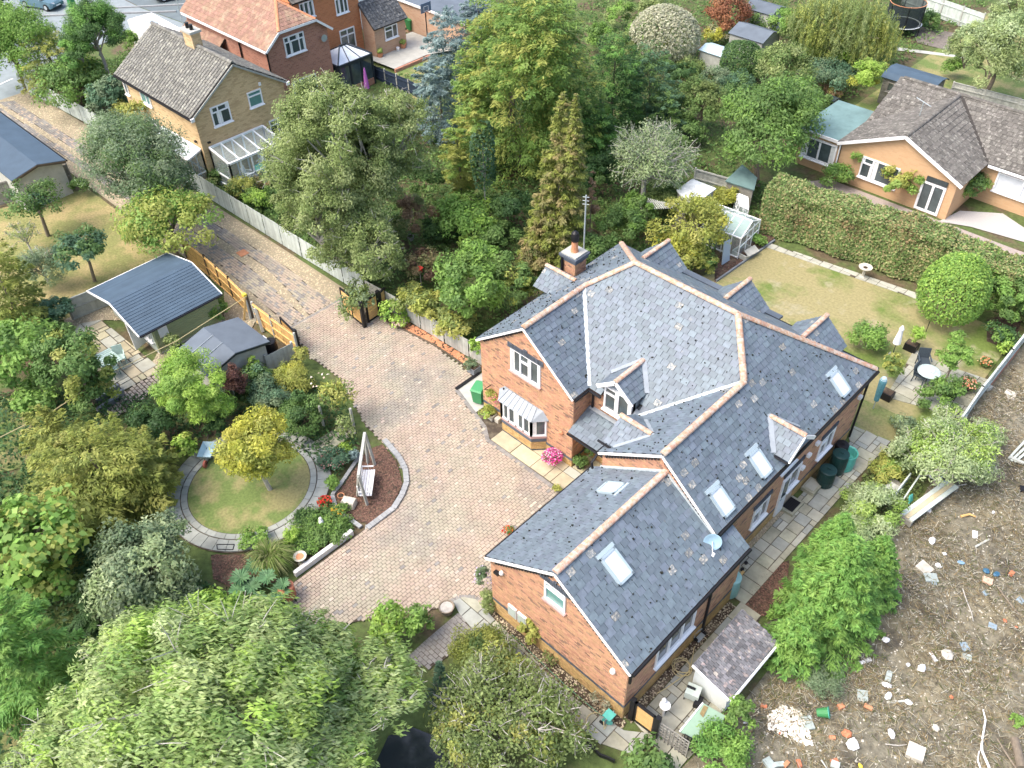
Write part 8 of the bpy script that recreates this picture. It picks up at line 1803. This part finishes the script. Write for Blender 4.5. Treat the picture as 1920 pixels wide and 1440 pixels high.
# round lawn things
w_ = thing('wheelbarrow','blue grey wheelbarrow with red wheel tipped on the round path','wheelbarrow',g(388,860)); c = Vector(g(390,845,.42)); Rz = Matrix.Rotation(math.radians(-50),3,'Z')
V = [c+Rz @ Vector(p) for p in ((-.30,-.2,-.18),(.38,-.2,-.12),(.38,.2,-.12),(-.30,.2,-.18),(-.42,-.34,.16),(.52,-.32,.14),(.52,.32,.14),(-.42,.34,.16))]
MB().add(V,[(3,2,1,0),(0,1,5,4),(1,2,6,5),(2,3,7,6),(3,0,4,7)]).build('tray',mat('wheelbarrow_blue',(.32,.44,.50),.45,.06,(5,.1)),w_)
MB().lathe(c+Rz @ Vector((.62,0,-.24)),[(.06,-.04),(.17,-.045),(.18,0),(.17,.045),(.06,.04)],14,rot=Rz @ Matrix.Rotation(PI/2,3,'X')).build('wheel',RED_POT,w_)
for s in (-1,1): MB().tube([c+Rz @ Vector((.62,s*.07,-.24)),c+Rz @ Vector((-.2,s*.2,-.2)),c+Rz @ Vector((-.95,s*.28,.08))],.02,6).build('handle',BLACK,w_); MB().tube([c+Rz @ Vector((-.25,s*.18,-.2)),c+Rz @ Vector((-.32,s*.2,-.42))],.02,6).build('leg',BLACK,w_)
stone_block('boulder','squared pale boulder lying on the bark bed','boulder',655,947,.62,.42,.34,STONE,.5)
st = thing('garden_statue','small white standing statue in the mixed bed','statue',g(606,992)); q = g(606,993); MB().lathe(q,[(.12,0),(.12,.06),(.09,.08),(.11,.3),(.08,.42),(.11,.52),(.09,.62),(.04,.66)],10).build('body',WHITE,st); MB().blob((q[0],q[1],.74),(.075,.075,.09),8,6,.03).build('head',WHITE,st)
bb_ = thing('bird_bath','stone bird bath with clay dish at the end of the whitish kerb','bird bath',g(565,1055)); q = g(566,1056); MB().lathe(q,[(.16,0),(.14,.05),(.08,.1),(.08,.34),(.12,.4)],12).build('column',STONE,bb_); MB().lathe((q[0],q[1],.4),[(.1,0),(.27,.07),(.28,.1),(.24,.1),(.12,.05),(.01,.045)],18,cap=False).build('bowl',STONE,bb_); MB().lathe((q[0],q[1],.45),[(.19,.02),(.01,.022)],16,cap=False).build('dish',TERRA,bb_)
bz = thing('brazier','rusty oil drum brazier on legs beside the gunnera','brazier',g(542,1125)); q = g(541,1122); MB().lathe((q[0],q[1],.22),[(.34,0),(.36,.02),(.34,.04),(.345,.28),(.36,.3),(.345,.32),(.345,.58),(.36,.6),(.34,.62),(.31,.61),(.02,.62)],24).build('drum',RUST,bz)
for k in range(4): a = k*PI/2+.4; MB().beam((q[0]+.30*math.cos(a),q[1]+.30*math.sin(a),.26),(q[0]+.36*math.cos(a),q[1]+.36*math.sin(a),0),.05,.05).build('leg',BLACK,bz)
MB().tube([(q[0]-.1,q[1],.86),(q[0],q[1],.89),(q[0]+.1,q[1],.86)],.015,5).build('handle',BLACK,bz)
bs_ = thing('black_stool','low black stool half under the gunnera leaves','stool',g(528,1142)); q = g(528,1142); MB().box((q[0],q[1],.4),(.42,.42,.04),.4).build('seat',BLACK,bs_)
for sx in (-.17,.17):
 for sy in (-.17,.17): MB().tube([(q[0]+sx,q[1]+sy,0),(q[0]+sx,q[1]+sy,.4)],.02,5).build('leg',BLACK,bs_)
mh = thing('manhole_frame','dark recessed manhole frame in the round path','manhole',(CX,CY,0)); P = gp((407,1022),(440,1022),(437,1032),(408,1031)); 
for a,b in zip(P,P[1:]+P[:1]): MB().beam((*a,.045),(*b,.045),.035,.02).build('edge',BLACK,mh)
# summer house patio furniture
tbm = mat('verdigris_metal',(.40,.52,.47),.5,.1,(6,.1))
tt = thing('garden_table','pale verdigris metal table on the summerhouse patio','table',g(205,690)); c = Vector(g(200,672,.72)); 
for k in range(9): MB().box(c+Vector((-.6+.15*k,0,0)),(.12,1.0,.03)).build('slat',tbm,tt)
for sx in (-.5,.5):
 for sy in (-.4,.4): MB().tube([c+Vector((sx,sy,-.02)),c+Vector((sx*1.05,sy*1.05,-.72))],.025,6).build('leg',tbm,tt)
chair((g(230,682)[0],g(230,682)[1],.02),1.2,tbm,'pale verdigris metal chair standing beside the patio table',seat=.44,w=.5); chair((g(216,706)[0],g(216,706)[1],.02),3.6,mat('dark_verdigris',(.16,.25,.23),.5,.1,None),'dark green metal chair pushed under the near side of the patio table',w=.46)
for px,py,lab in ((455,702,'further'),(418,732,'nearer')):
 q = g(px,py,.4); t = thing('white_bench','weathered whitish slatted bench in the shrubs, the '+lab+' one from the grey fence' if lab == 'nearer' else 'weathered whitish slatted bench closest to the dark felt shed gable','bench',(q[0],q[1],0))
 for k in range(4): MB().box((q[0]+.1*k,q[1],.42+.02*k),(.08,.8,.03)).build('slat',WHITE,t)
 for s in (-.35,.35): MB().box((q[0]+.15,q[1]+s,.2),(.4,.06,.4)).build('leg',WOOD_GREY,t)
bx_ = thing('log_store','pale slatted box beside the dark felt shed gable','box',g(490,665)); q = g(490,662); MB().box((q[0],q[1],.35),(.5,.95,.7)).build('box',WOOD_OLD,bx_); MB().box((q[0],q[1],.73),(.55,1.0,.05)).build('lid',WHITE,bx_)
# back garden
gt_ = thing('garden_table','round glass garden table on the back patio','table',g(1742,705)); c = Vector(g(1742,697,.72)); MB().lathe(c,[(.52,0),(.55,.02),(.52,.035),(.01,.036)],24).build('table_top',mat('frosted_glass_top',(.40,.48,.48),.12,0,(6,.15)),gt_)
for k in range(4): a = k*PI/2+.3; MB().tube([c+Vector((.4*math.cos(a),.4*math.sin(a),0)),(c.x+.45*math.cos(a),c.y+.45*math.sin(a),.02)],.022,6).build('leg',ANTHRACITE,gt_)
MB().blob(c+Vector((.1,.05,.1)),(.14,.1,.08),8,5,.3).build('cover',WHITE_CLOTH,gt_)
ch_m = mat('dark_rattan',(.045,.06,.075),.7,.2,(20,.2))
for px,py,rz,lab in ((1727,690,.6,'dark rattan chair behind the glass table'),(1722,715,1.6,'dark rattan chair left of the glass table')): chair((g(px,py)[0],g(px,py)[1],.02),rz,ch_m,lab,seat=.45,w=.56)
pa = thing('parasol','closed white parasol standing on the back lawn','parasol',g(1672,668)); q = g(1672,668); MB().tube([q,(q[0],q[1],1.95)],.022,8).build('pole',ANTHRACITE,pa); MB().lathe((q[0],q[1],.85),[(.05,-.02),(.22,.06),(.19,.3),(.13,.7),(.12,.85),(.14,.95),(.06,1.12),(.02,1.16)],10,sx=.9).build('canopy',WHITE_CLOTH,pa); MB().box((q[0],q[1],.04),(.4,.4,.08)).build('base',CONCRETE,pa)
rd = thing('rotary_dryer','rotary clothes dryer under a blue cover on the side lawn','clothes dryer',g(1637,766)); q = g(1637,766); MB().tube([q,(q[0],q[1],2.0)],.025,8).build('pole',GALV,rd); MB().lathe((q[0],q[1],.55),[(.05,-.05),(.12,.02),(.14,.4),(.17,.9),(.18,1.25),(.14,1.4),(.03,1.47)],10).build('cover',BLUE_CLOTH,rd); MB().lathe((q[0],q[1],2.02),[(.16,-.12),(.1,0),(.02,.02)],10).build('cap',mat('pale_blue_cap',(.42,.55,.62),.6,0,None),rd)
bd = thing('bird_bath','pale stone bird bath on the stepping path by the hedge','bird bath',g(1617,520)); q = g(1617,520); MB().lathe(q,[(.2,0),(.18,.06),(.09,.12),(.08,.5),(.14,.58)],12).build('column',STONE,bd); MB().lathe((q[0],q[1],.58),[(.12,0),(.36,.1),(.38,.15),(.3,.13),(.01,.09)],18,cap=False).build('bowl',STONE,bd); MB().lathe((q[0],q[1],.66),[(.24,.025),(.01,.027)],14,cap=False).build('dish',SOIL,bd)
bf = thing('bird_feeder','thin dark bird feeder pole beside the egg shaped bush','bird feeder',g(1737,622)); q = g(1736,622); MB().tube([q,(q[0],q[1],1.6)],.018,6).build('pole',BLACK,bf); MB().tube([(q[0]-.15,q[1],1.55),(q[0]+.15,q[1],1.55)],.014,5).build('hook',BLACK,bf)
cv_ = gp((1842,690),(1862,680)); 
bh = thing('bird_house','red bird house on a post among the shrubs behind the drive fence','bird house',g(787,530)); q = g(787,507,1.3); MB().box((q[0],q[1],1.3),(.2,.2,.22)).build('box',RED_PL,bh); MB().slab([(q[0]-.16,q[1]-.15,1.42),(q[0]+.16,q[1]-.15,1.42),(q[0]+.16,q[1]+.15,1.5),(q[0]-.16,q[1]+.15,1.5)],.03).build('roof',RED_PL,bh); MB().tube([(q[0],q[1],0),(q[0],q[1],1.2)],.025,6).build('post',WOOD_OLD,bh)
po_ = thing('aerial_pole','tall bare metal aerial pole beside the chimney','aerial',g(1093,500)); q0 = np.array(g(1094,478,4.0)); MB().tube([(q0[0],q0[1],3.5),(q0[0],q0[1],zat(1092,366,q0[0],q0[1]))],.04,6).build('pole',GALV,po_); zt_ = zat(1092,366,q0[0],q0[1])
for k in range(3): MB().tube([(q0[0]-.14,q0[1]-.08,zt_-.1-.2*k),(q0[0]+.14,q0[1]+.08,zt_-.1-.2*k)],.018,5).build('element',GALV,po_)
pond = sheet('pond',gp((728,1380),(770,1362),(815,1380),(850,1440),(850,1500),(730,1500),(700,1440)),.004,DARK_WATER)
eg = thing('pond_edging','black scalloped edging at the end of the flag path','edging',g(1110,1400)); E_ = [g(1100,1393),g(1112,1405),g(1124,1418),g(1140,1424),g(1152,1430)]
for a,b in zip(E_[:-1],E_[1:]): MB().beam((a[0],a[1],.1),(b[0],b[1],.1),.06,.2).build('edge',BLACK,eg)
# terrace of the red house
bn = thing('garden_bench','dark bench under the outshot window on the terrace','bench',g(735,98)); q = g(735,98); 
MB().box((q[0],q[1],.68),(.4,1.2,.05)).build('seat',BLACK,bn); MB().box((q[0]-.2,q[1],.92),(.05,1.2,.4)).build('backrest',BLACK,bn)
for s in (-.5,.5): MB().box((q[0],q[1]+s,.46),(.36,.06,.42)).build('leg',BLACK,bn)
for px,py,lab in ((714,112,'terracotta pot with yellow plant left of the dark bench'),(757,95,'terracotta pot with plant right of the dark bench')):
 q = g(px,py); t = thing('terracotta_pot',lab,'pot',(*q[:2],.25)); MB().lathe((*q[:2],.25),[(.2,0),(.26,.36),(.22,.36),(.01,.32)],12,cap=False).build('pot',TERRA,t); MB().blob((*q[:2],.75),(.26,.26,.2),9,6,.35).build('foliage',mat('pot_leaf',(.2,.26,.06),.8,.2,(12,.5)) if px == 714 else bpy.data.materials['pot_leaf'],t)
q = g(747,100); tag(MB().lathe((*q[:2],.25),[(.12,0),(.16,.26)],10).build('white_pot',WHITE),'small white pot beside the dark bench','pot')
bh_ = thing('basketball_hoop','basketball hoop with dark backboard on a pole by the garage wall','basketball hoop',g(803,88)); q = g(803,88); MB().tube([q,(q[0],q[1],3.1)],.05,8).build('pole',BLACK,bh_); zb = 3.1; MB().box((q[0]+.1,q[1],3.3),(.05,1.1,.75)).build('backboard',mat('backboard',(.10,.14,.2),.4,0,None),bh_)
for yy in (-.24,.24): MB().box((q[0]+.135,q[1]+yy,3.22),(.012,.03,.38)).build('target_line',WHITE,bh_)
for zz in (3.03,3.41): MB().box((q[0]+.135,q[1],zz),(.012,.48,.03)).build('target_line',WHITE,bh_)
MB().tube([(q[0]+.35+.22*math.cos(a),q[1]+.22*math.sin(a),3.0) for a in np.linspace(0,2*PI,13)],.014,5).build('hoop',TERRA,bh_)
pp = thing('parasol','closed purple parasol beside the orangery','parasol',g(690,178)); q = g(690,180); MB().tube([q,(q[0],q[1],2.3)],.025,6).build('pole',ANTHRACITE,pp); MB().lathe((q[0],q[1],.6),[(.05,0),(.22,.05),(.17,.6),(.10,1.3),(.04,1.65)],9).build('canopy',PURPLE_CLOTH,pp)
tp = thing('trampoline','round trampoline with dark net and pale rim at the top right','trampoline',g(1690,45)); q = g(1688,60); MB().lathe((q[0],q[1],.75),[(1.5,0),(1.55,.05),(1.3,.06)],28,cap=False).build('rim_pad',mat('pale_pad',(.62,.66,.68),.6,0,None),tp); MB().lathe((q[0],q[1],.78),[(1.3,0),(.01,0)],28,cap=False).build('mat',BLACK,tp); MB().lathe((q[0],q[1],.8),[(1.45,0),(1.48,1.7)],28,cap=False).build('net',glass_mat('dark_net',(.01,.02,.025),.82,.9),tp); MB().lathe((q[0],q[1],2.5),[(1.47,0),(1.5,.04),(1.45,.05)],28,cap=False).build('top_ring',TERRA,tp)
for k in range(6): a = k*PI/3; MB().tube([(q[0]+1.5*math.cos(a),q[1]+1.5*math.sin(a),0),(q[0]+1.5*math.cos(a),q[1]+1.5*math.sin(a),2.55)],.03,6).build('pole',BLACK,tp)
bp2 = thing('black_planter','black square planter beside the flat green roof of the bungalow','planter',g(1548,205)); q = g(1552,203); MB().box((q[0],q[1],.4),(1.2,1.0,.8)).build('box',BLACK,bp2); MB().box((q[0],q[1],.81),(1.0,.8,.02)).build('inside',GLASS,bp2)
# ------------------------------------------------------------------ rubble on the waste ground
def chunk(name,label,cat,px,py,size,m,rz=None,group=None,kind='box',z=0.0):
 q = g(px,py); rz = random.uniform(0,3) if rz is None else rz; b = MB(); c = (q[0],q[1],size[2]/2-.015+z)
 if kind == 'box': b.box(c,size,0,tint=random.random(),rot=Matrix.Rotation(rz,3,'Z') @ Matrix.Rotation(random.uniform(-.12,.12),3,'X') @ Matrix.Rotation(random.uniform(-.12,.12),3,'Y'))
 elif kind == 'stone': b.blob(c,(size[0]/2,size[1]/2,size[2]/2),7,5,.18,rz=rz)
 elif kind == 'disc': b.lathe((q[0],q[1],0),[(size[0]/2,0),(size[0]/2*1.02,size[2]*.7),(size[0]/2*.9,size[2]),(.01,size[2]*.95)],14)
 o = b.build(name,m); tag(o,label,cat,group); return o
GREYSLAB = mat('grey_green_slab',(.33,.38,.36),.85,.1,(4,.15)); REDBRICK = mat('broken_red_brick',(.46,.17,.09),.9,.15,(8,.2)); BLUESLAB = mat('blue_grey_slate_piece',(.24,.31,.36),.7,.1,(5,.1)); WHITEP = mat('white_scrap',(.74,.74,.74),.7,.06,(6,.1))
items = [
 ('broken_slab','cracked pale paving slab at the edge of the spruce','slab',1733,1066,(.55,.5,.09),STONE,'box'),('white_plate','white round plate beside the cracked pale slab','plate',1759,1061,(.26,.26,.05),WHITEP,'disc'),('broken_slab','grey slab lying below the white round plate','slab',1745,1084,(.5,.4,.08),GREYSLAB,'box'),('slate_piece','small teal slate below the grey slab','slate',1752,1092,(.2,.24,.04),BLUESLAB,'box'),
 ('wrapped_stone','white wrapped lump right of the spruce top','stone',1746,1016,(.45,.26,.2),WHITEP,'stone'),('blue_tub','blue plastic scrap on dry stalks','scrap',1801,1056,(.3,.2,.12),mat('blue_scrap',(.18,.30,.42),.5,0,None),'stone'),('blue_bag','dark blue bag, left of the pair near the pink slab','bag',1848,1072,(.26,.3,.16),mat('dark_blue_scrap',(.04,.12,.20),.5,0,None),'stone'),('blue_bag','blue scrap, right of the pair near the pink slab','bag',1867,1078,(.3,.22,.14),bpy.data.materials['dark_blue_scrap'],'stone'),
 ('pink_slab','pinkish concrete slab by the blue scraps','slab',1851,1090,(.36,.3,.1),mat('pink_concrete',(.56,.36,.27),.9,0,(5,.15)),'box'),('brick_end','orange brick end right of the blue scraps','brick',1896,1076,(.22,.16,.1),REDBRICK,'box'),('slate_piece','light grey slate at the right edge','slate',1913,1126,(.24,.26,.05),BLUESLAB,'box'),('slate_piece','rectangular blue grey slate in the middle right','slate',1861,1174,(.24,.3,.04),BLUESLAB,'box'),('brick_end','orange brick end beside the rectangular slate, upper one','brick',1884,1165,(.18,.16,.1),REDBRICK,'stone'),('brick_end','orange brick end below right of the rectangular slate','brick',1905,1176,(.12,.12,.08),REDBRICK,'stone'),
 ('stone','white stone on the brown stalks left of centre','stone',1660,1202,(.3,.26,.2),WHITEP,'stone'),('slate_piece','blue slate standing in the scrap pile','slate',1809,1213,(.36,.3,.05),BLUESLAB,'box'),('slate_piece','greenish slate lying in the scrap pile','slate',1812,1232,(.34,.26,.05),GREYSLAB,'box'),('concrete_ring','round concrete lump with rings left of the scrap pile','concrete lump',1773,1231,(.5,.46,.3),STONE,'stone'),('white_ball','white egg shaped lump in the middle of the waste ground','stone',1727,1255,(.36,.28,.22),WHITEP,'stone'),('white_board','narrow white board left of the egg shaped lump','board',1623,1240,(.5,.13,.04),WHITEP,'box'),('white_board','curved white plastic strip','scrap',1750,1232,(.4,.12,.05),WHITEP,'box'),
 ('plastic_sheet','crumpled white plastic sheet in the middle','sheet',1662,1285,(.24,.4,.1),WHITEP,'stone'),('plastic_sheet','second crumpled white plastic strip below the first','sheet',1665,1306,(.4,.22,.12),WHITEP,'stone'),('grey_slab','grey green slab beside the crumpled plastic','slab',1617,1305,(.42,.36,.06),GREYSLAB,'box'),('grey_slab','long grey slab above the crumpled plastic','slab',1666,1268,(.46,.2,.06),GREYSLAB,'box'),('timber_piece','pale timber stick right of the crumpled plastic','timber',1679,1316,(.62,.07,.05),WOOD_GREY,'box'),('brick','buff broken brick beside the green bucket, upper','brick',1576,1326,(.22,.18,.12),TERRA,'box'),('brick','pink brick right of the green bucket','brick',1627,1327,(.28,.15,.1),TERRA,'box'),('stone','grey white stone in the centre bottom','stone',1702,1318,(.28,.22,.16),WHITEP,'stone'),('stone','pale block in the centre right','stone',1754,1366,(.3,.26,.16),STONE,'stone'),
 ('orange_rubble','orange and white lump of rubble near the bottom','rubble',1587,1377,(.4,.3,.2),REDBRICK,'stone'),('white_basin','white broken basin at the bottom','basin',1597,1397,(.48,.44,.2),WHITEP,'stone'),('white_pan','white plastic pan right of the orange rubble','scrap',1671,1377,(.42,.22,.12),WHITEP,'stone'),('concrete_block','square concrete block with a hole at the bottom','concrete block',1715,1413,(.55,.52,.22),STONE,'box'),('pale_slab','pale square slab on the white rubble','slab',1512,1356,(.5,.44,.07),GREYSLAB,'box'),('brick','red brick at the bottom edge','brick',1498,1432,(.26,.13,.09),REDBRICK,'box'),('brick','buff perforated brick at the bottom edge','brick',1474,1433,(.24,.13,.09),TERRA,'box'),('concrete_piece','pale concrete piece at the bottom left','concrete',1442,1433,(.3,.4,.12),GREYSLAB,'box'),('concrete_piece','narrow pale piece beside the perforated brick','concrete',1461,1434,(.16,.34,.1),GREYSLAB,'box'),('brick','dark red brick at the bottom centre','brick',1564,1428,(.24,.14,.1),REDBRICK,'box'),('concrete_piece','greenish block at the bottom centre','concrete',1565,1436,(.28,.24,.16),GREYSLAB,'box'),('yellow_toy','yellow plastic toy at the bottom edge','toy',1613,1437,(.22,.14,.12),YELLOW_PL,'stone'),('orange_ball','orange ball right of centre','ball',1783,1308,(.16,.16,.14),REDBRICK,'stone'),('brick','brick half in the soil by the outhouse','brick',1432,1325,(.22,.12,.08),REDBRICK,'box'),('white_pole','short white pole end by the outhouse','pole',1403,1355,(.36,.05,.05),WHITEP,'box'),('stone','small white stone high on the waste ground','stone',1770,1040,(.18,.14,.12),WHITEP,'stone'),('white_tray','white tray piece in the upper middle','scrap',1828,1003,(.36,.2,.06),WHITEP,'box'),('long_lath','grey lath pointing down right in the upper middle','timber',1842,1018,(.9,.08,.04),WOOD_GREY,'box'),('teal_box','black and teal box at the right edge','box',1917,918,(.24,.3,.12),BLACK,'box'),('stone','white stone under the plank end','stone',1742,957,(.3,.14,.08),WHITEP,'box'),('stone','small white stone in the upper right','stone',1862,961,(.2,.12,.08),WHITEP,'stone'),('paving_piece','grey paving piece by the fence end','slab',1895,738,(.5,.4,.06),STONE,'box'),('paving_piece','long grey paving piece below the fence end','slab',1893,742,(.3,.5,.05),STONE,'box'),('concrete_footing','pale concrete footing at the foot of the garden fence','concrete',1850,728,(.34,.34,.2),CONCRETE,'box'),('slate_piece','thin grey slate left of the dark blue bag','slate',1848,1112,(.2,.22,.04),BLUESLAB,'box'),('stone','cream stone below the white ball','stone',1702,1247,(.16,.16,.1),WHITEP,'stone'),('concrete_piece','pale concrete lump at the weeds below the spruce','concrete',1545,1245,(.34,.3,.16),STONE,'stone'),('brick','buff brick half at the white basin, upper left','brick',1560,1384,(.2,.12,.1),TERRA,'box'),('brick','small red brick in the white rubble','brick',1462,1375,(.12,.1,.08),REDBRICK,'stone')]
for nm,lab,cat,px,py,sz,m,k in items: chunk(nm,lab,cat,px,py,sz,m,kind=k)
wr = pebbles('white_rubble',gp((1440,1340),(1470,1322),(1500,1335),(1515,1365),(1525,1400),(1500,1392),(1470,1380),(1440,1365)),500,.07,PLASTER,.02,flat=.7); wr['label'] = 'heap of white plaster rubble at the bottom right'
bu = thing('bucket','dark green bucket lying on its side with a brick inside','bucket',g(1545,1337)); q = Vector(g(1543,1336,.2)); Rb = Vector((.55,.35,.25)).normalized().to_track_quat('Z','Y').to_matrix(); MB().lathe(q,[(.14,-.2),(.19,.18),(.2,.2),(.17,.19),(.12,-.15)],16,rot=Rb,cap=False).build('body',GREEN_BIN,bu); MB().tube([q+Rb @ Vector((.2*math.cos(a),.2*math.sin(a),.2)) for a in np.linspace(0,2*PI,15)],.012,5).build('rim',TEAL_PL,bu); MB().lathe(q,[(.15,.0),(.01,.0)],12,rot=Rb,cap=False).build('contents',REDBRICK,bu)
pk = thing('scaffold_plank','wide pale timber plank bridging the boundary beside the pale green tree','plank',g(1745,935)); a,b = Vector(g(1700,970,.35)),Vector(g(1786,906,.35)); d = (b-a).normalized(); v = Vector((-d.y,d.x,0))
for k in (-1,0,1): MB().beam(a+v*.2*k,b+v*.2*k,.19,.07).build('board',WOOD_PALE if k else mat('buff_board',(.50,.43,.28),.85,.1,(3,.15)),pk)
for e in (a,b): MB().box((e.x,e.y,.16),(.12,.6,.32),math.atan2(d.y,d.x)).build('support',WOOD_OLD,pk)
cr = thing('wooden_crate','weathered grey slatted wooden lid by the ferns','crate',g(1672,915))
for k in range(4): MB().beam(g(1660+k*5,914+k*3,.4),g(1674+k*5,905+k*3,.4),.12,.04).build('slat',WOOD_GREY,cr)
MB().box((*g(1672,918)[:2],.18),(.5,.6,.35)).build('box',WOOD_OLD,cr)
for i,(a,b,lab) in enumerate((((1673,938),(1700,905),'pale green fence panel leaning by the spruce, left'),((1690,945),(1718,905),'grey fence rail leaning by the spruce, right'))): tag(MB().beam((*g(*a)[:2],.3),(*g(*b)[:2],.5),.06,.35 if i == 0 else .12).build('leaning_panel',WOOD_PALE),lab,'panel')
tag(MB().slab([g(1704,946,.05),g(1712,938,.05),g(1712,926,.35),g(1706,930,.35)],.04).build('teal_sheet',TEAL_PL),'teal plastic sheet behind the plank end','sheet')
tag(MB().slab([g(1740,868,.5),g(1772,880,.45),g(1765,902,.3),g(1742,895,.3)],.05).build('plastic_sheet',WHITEP),'white plastic sheet under the feathery pale green tree','sheet')
pl_ = thing('brick_row','reddish timber edging lying along the fence in the waste ground','edging',g(1905,655)); MB().beam((*g(1852,725)[:2],.06),(*g(1908,654)[:2],.06),.2,.14).build('plank',mat('reddish_board',(.32,.16,.11),.85,0,(4,.2)),pl_)
pal = thing('timber_pallet','pale broken timber pallet at the right edge of the waste ground','pallet',g(1900,860))
for a,b in (((1890,862),(1920,830)),((1895,866),(1925,838)),((1902,868),(1930,845))): MB().beam((*g(*a)[:2],.08),(*g(*b)[:2],.10),.1,.05).build('board',WOOD_PALE,pal)
MB().beam((*g(1890,860)[:2],.12),(*g(1918,872)[:2],.12),.14,.09).build('bearer',WOOD_GREY,pal)
lg_ = thing('felled_log','felled log with orange cut end at the bottom right','log',g(1905,1410)); a,b = Vector(g(1902,1385,.12)),Vector(g(1915,1440,.12)); MB().tube([a,a.lerp(b,.5)+Vector((.02,0,0)),b],[.14,.15,.15],12).build('trunk',TWIG,lg_); dd = (a-b).normalized(); MB().lathe(a+dd*.005,[(.13,0),(.01,.004)],12,rot=dd.to_track_quat('Z','Y').to_matrix(),cap=False).build('cut_end',WOOD_ORANGE,lg_)
def branch(label,pts,r,m):
 P = [g(x,y,.05+.03*(i % 2)) for i,(x,y) in enumerate(pts)]; tag(MB().tube(P,[r*(1-.6*i/len(P)) for i in range(len(P))],6).build('branch',m),label,'branch')
branch('long white bare branch near the felled log',[(1855,1440),(1840,1405),(1842,1385),(1848,1350),(1843,1330)],.045,WHITE); branch('short white bare branch left of the long white one',[(1840,1445),(1833,1425),(1836,1408)],.03,WHITE); branch('thin brown branch left of the felled log',[(1905,1440),(1885,1410),(1870,1385)],.035,TWIG)
branch('grey stick pointing down in the middle right',[(1805,1104),(1812,1125),(1822,1150),(1825,1165)],.025,TWIG_PALE); branch('pair of pale sticks at the spruce edge',[(1650,1115),(1668,1120),(1676,1125)],.03,WHITE); branch('bundle of pale split wood in the upper middle',[(1802,968),(1818,964),(1830,969)],.06,WOOD_ORANGE); branch('long brown branch across the drift of stalks',[(1870,1100),(1885,1120),(1900,1140),(1915,1155)],.03,TWIG); branch('thin stick at the bottom beside the concrete block',[(1660,1395),(1685,1398),(1700,1396)],.025,TWIG_PALE); branch('thin pale stick at the left bottom',[(1540,1425),(1550,1440)],.03,WOOD_GREY); branch('pale stick beside the plank end',[(1788,912),(1812,908)],.03,TWIG_PALE); branch('thin grey pole leaning under the golden yew',[(140,1075),(165,1110),(190,1148)],.06,WOOD_OLD)
tag(MB().box((*g(455,475)[:2],.03),(.6,.55,.03)).build('drain_cover',TERRA),'reddish brown drain cover in the lane paving','drain cover')
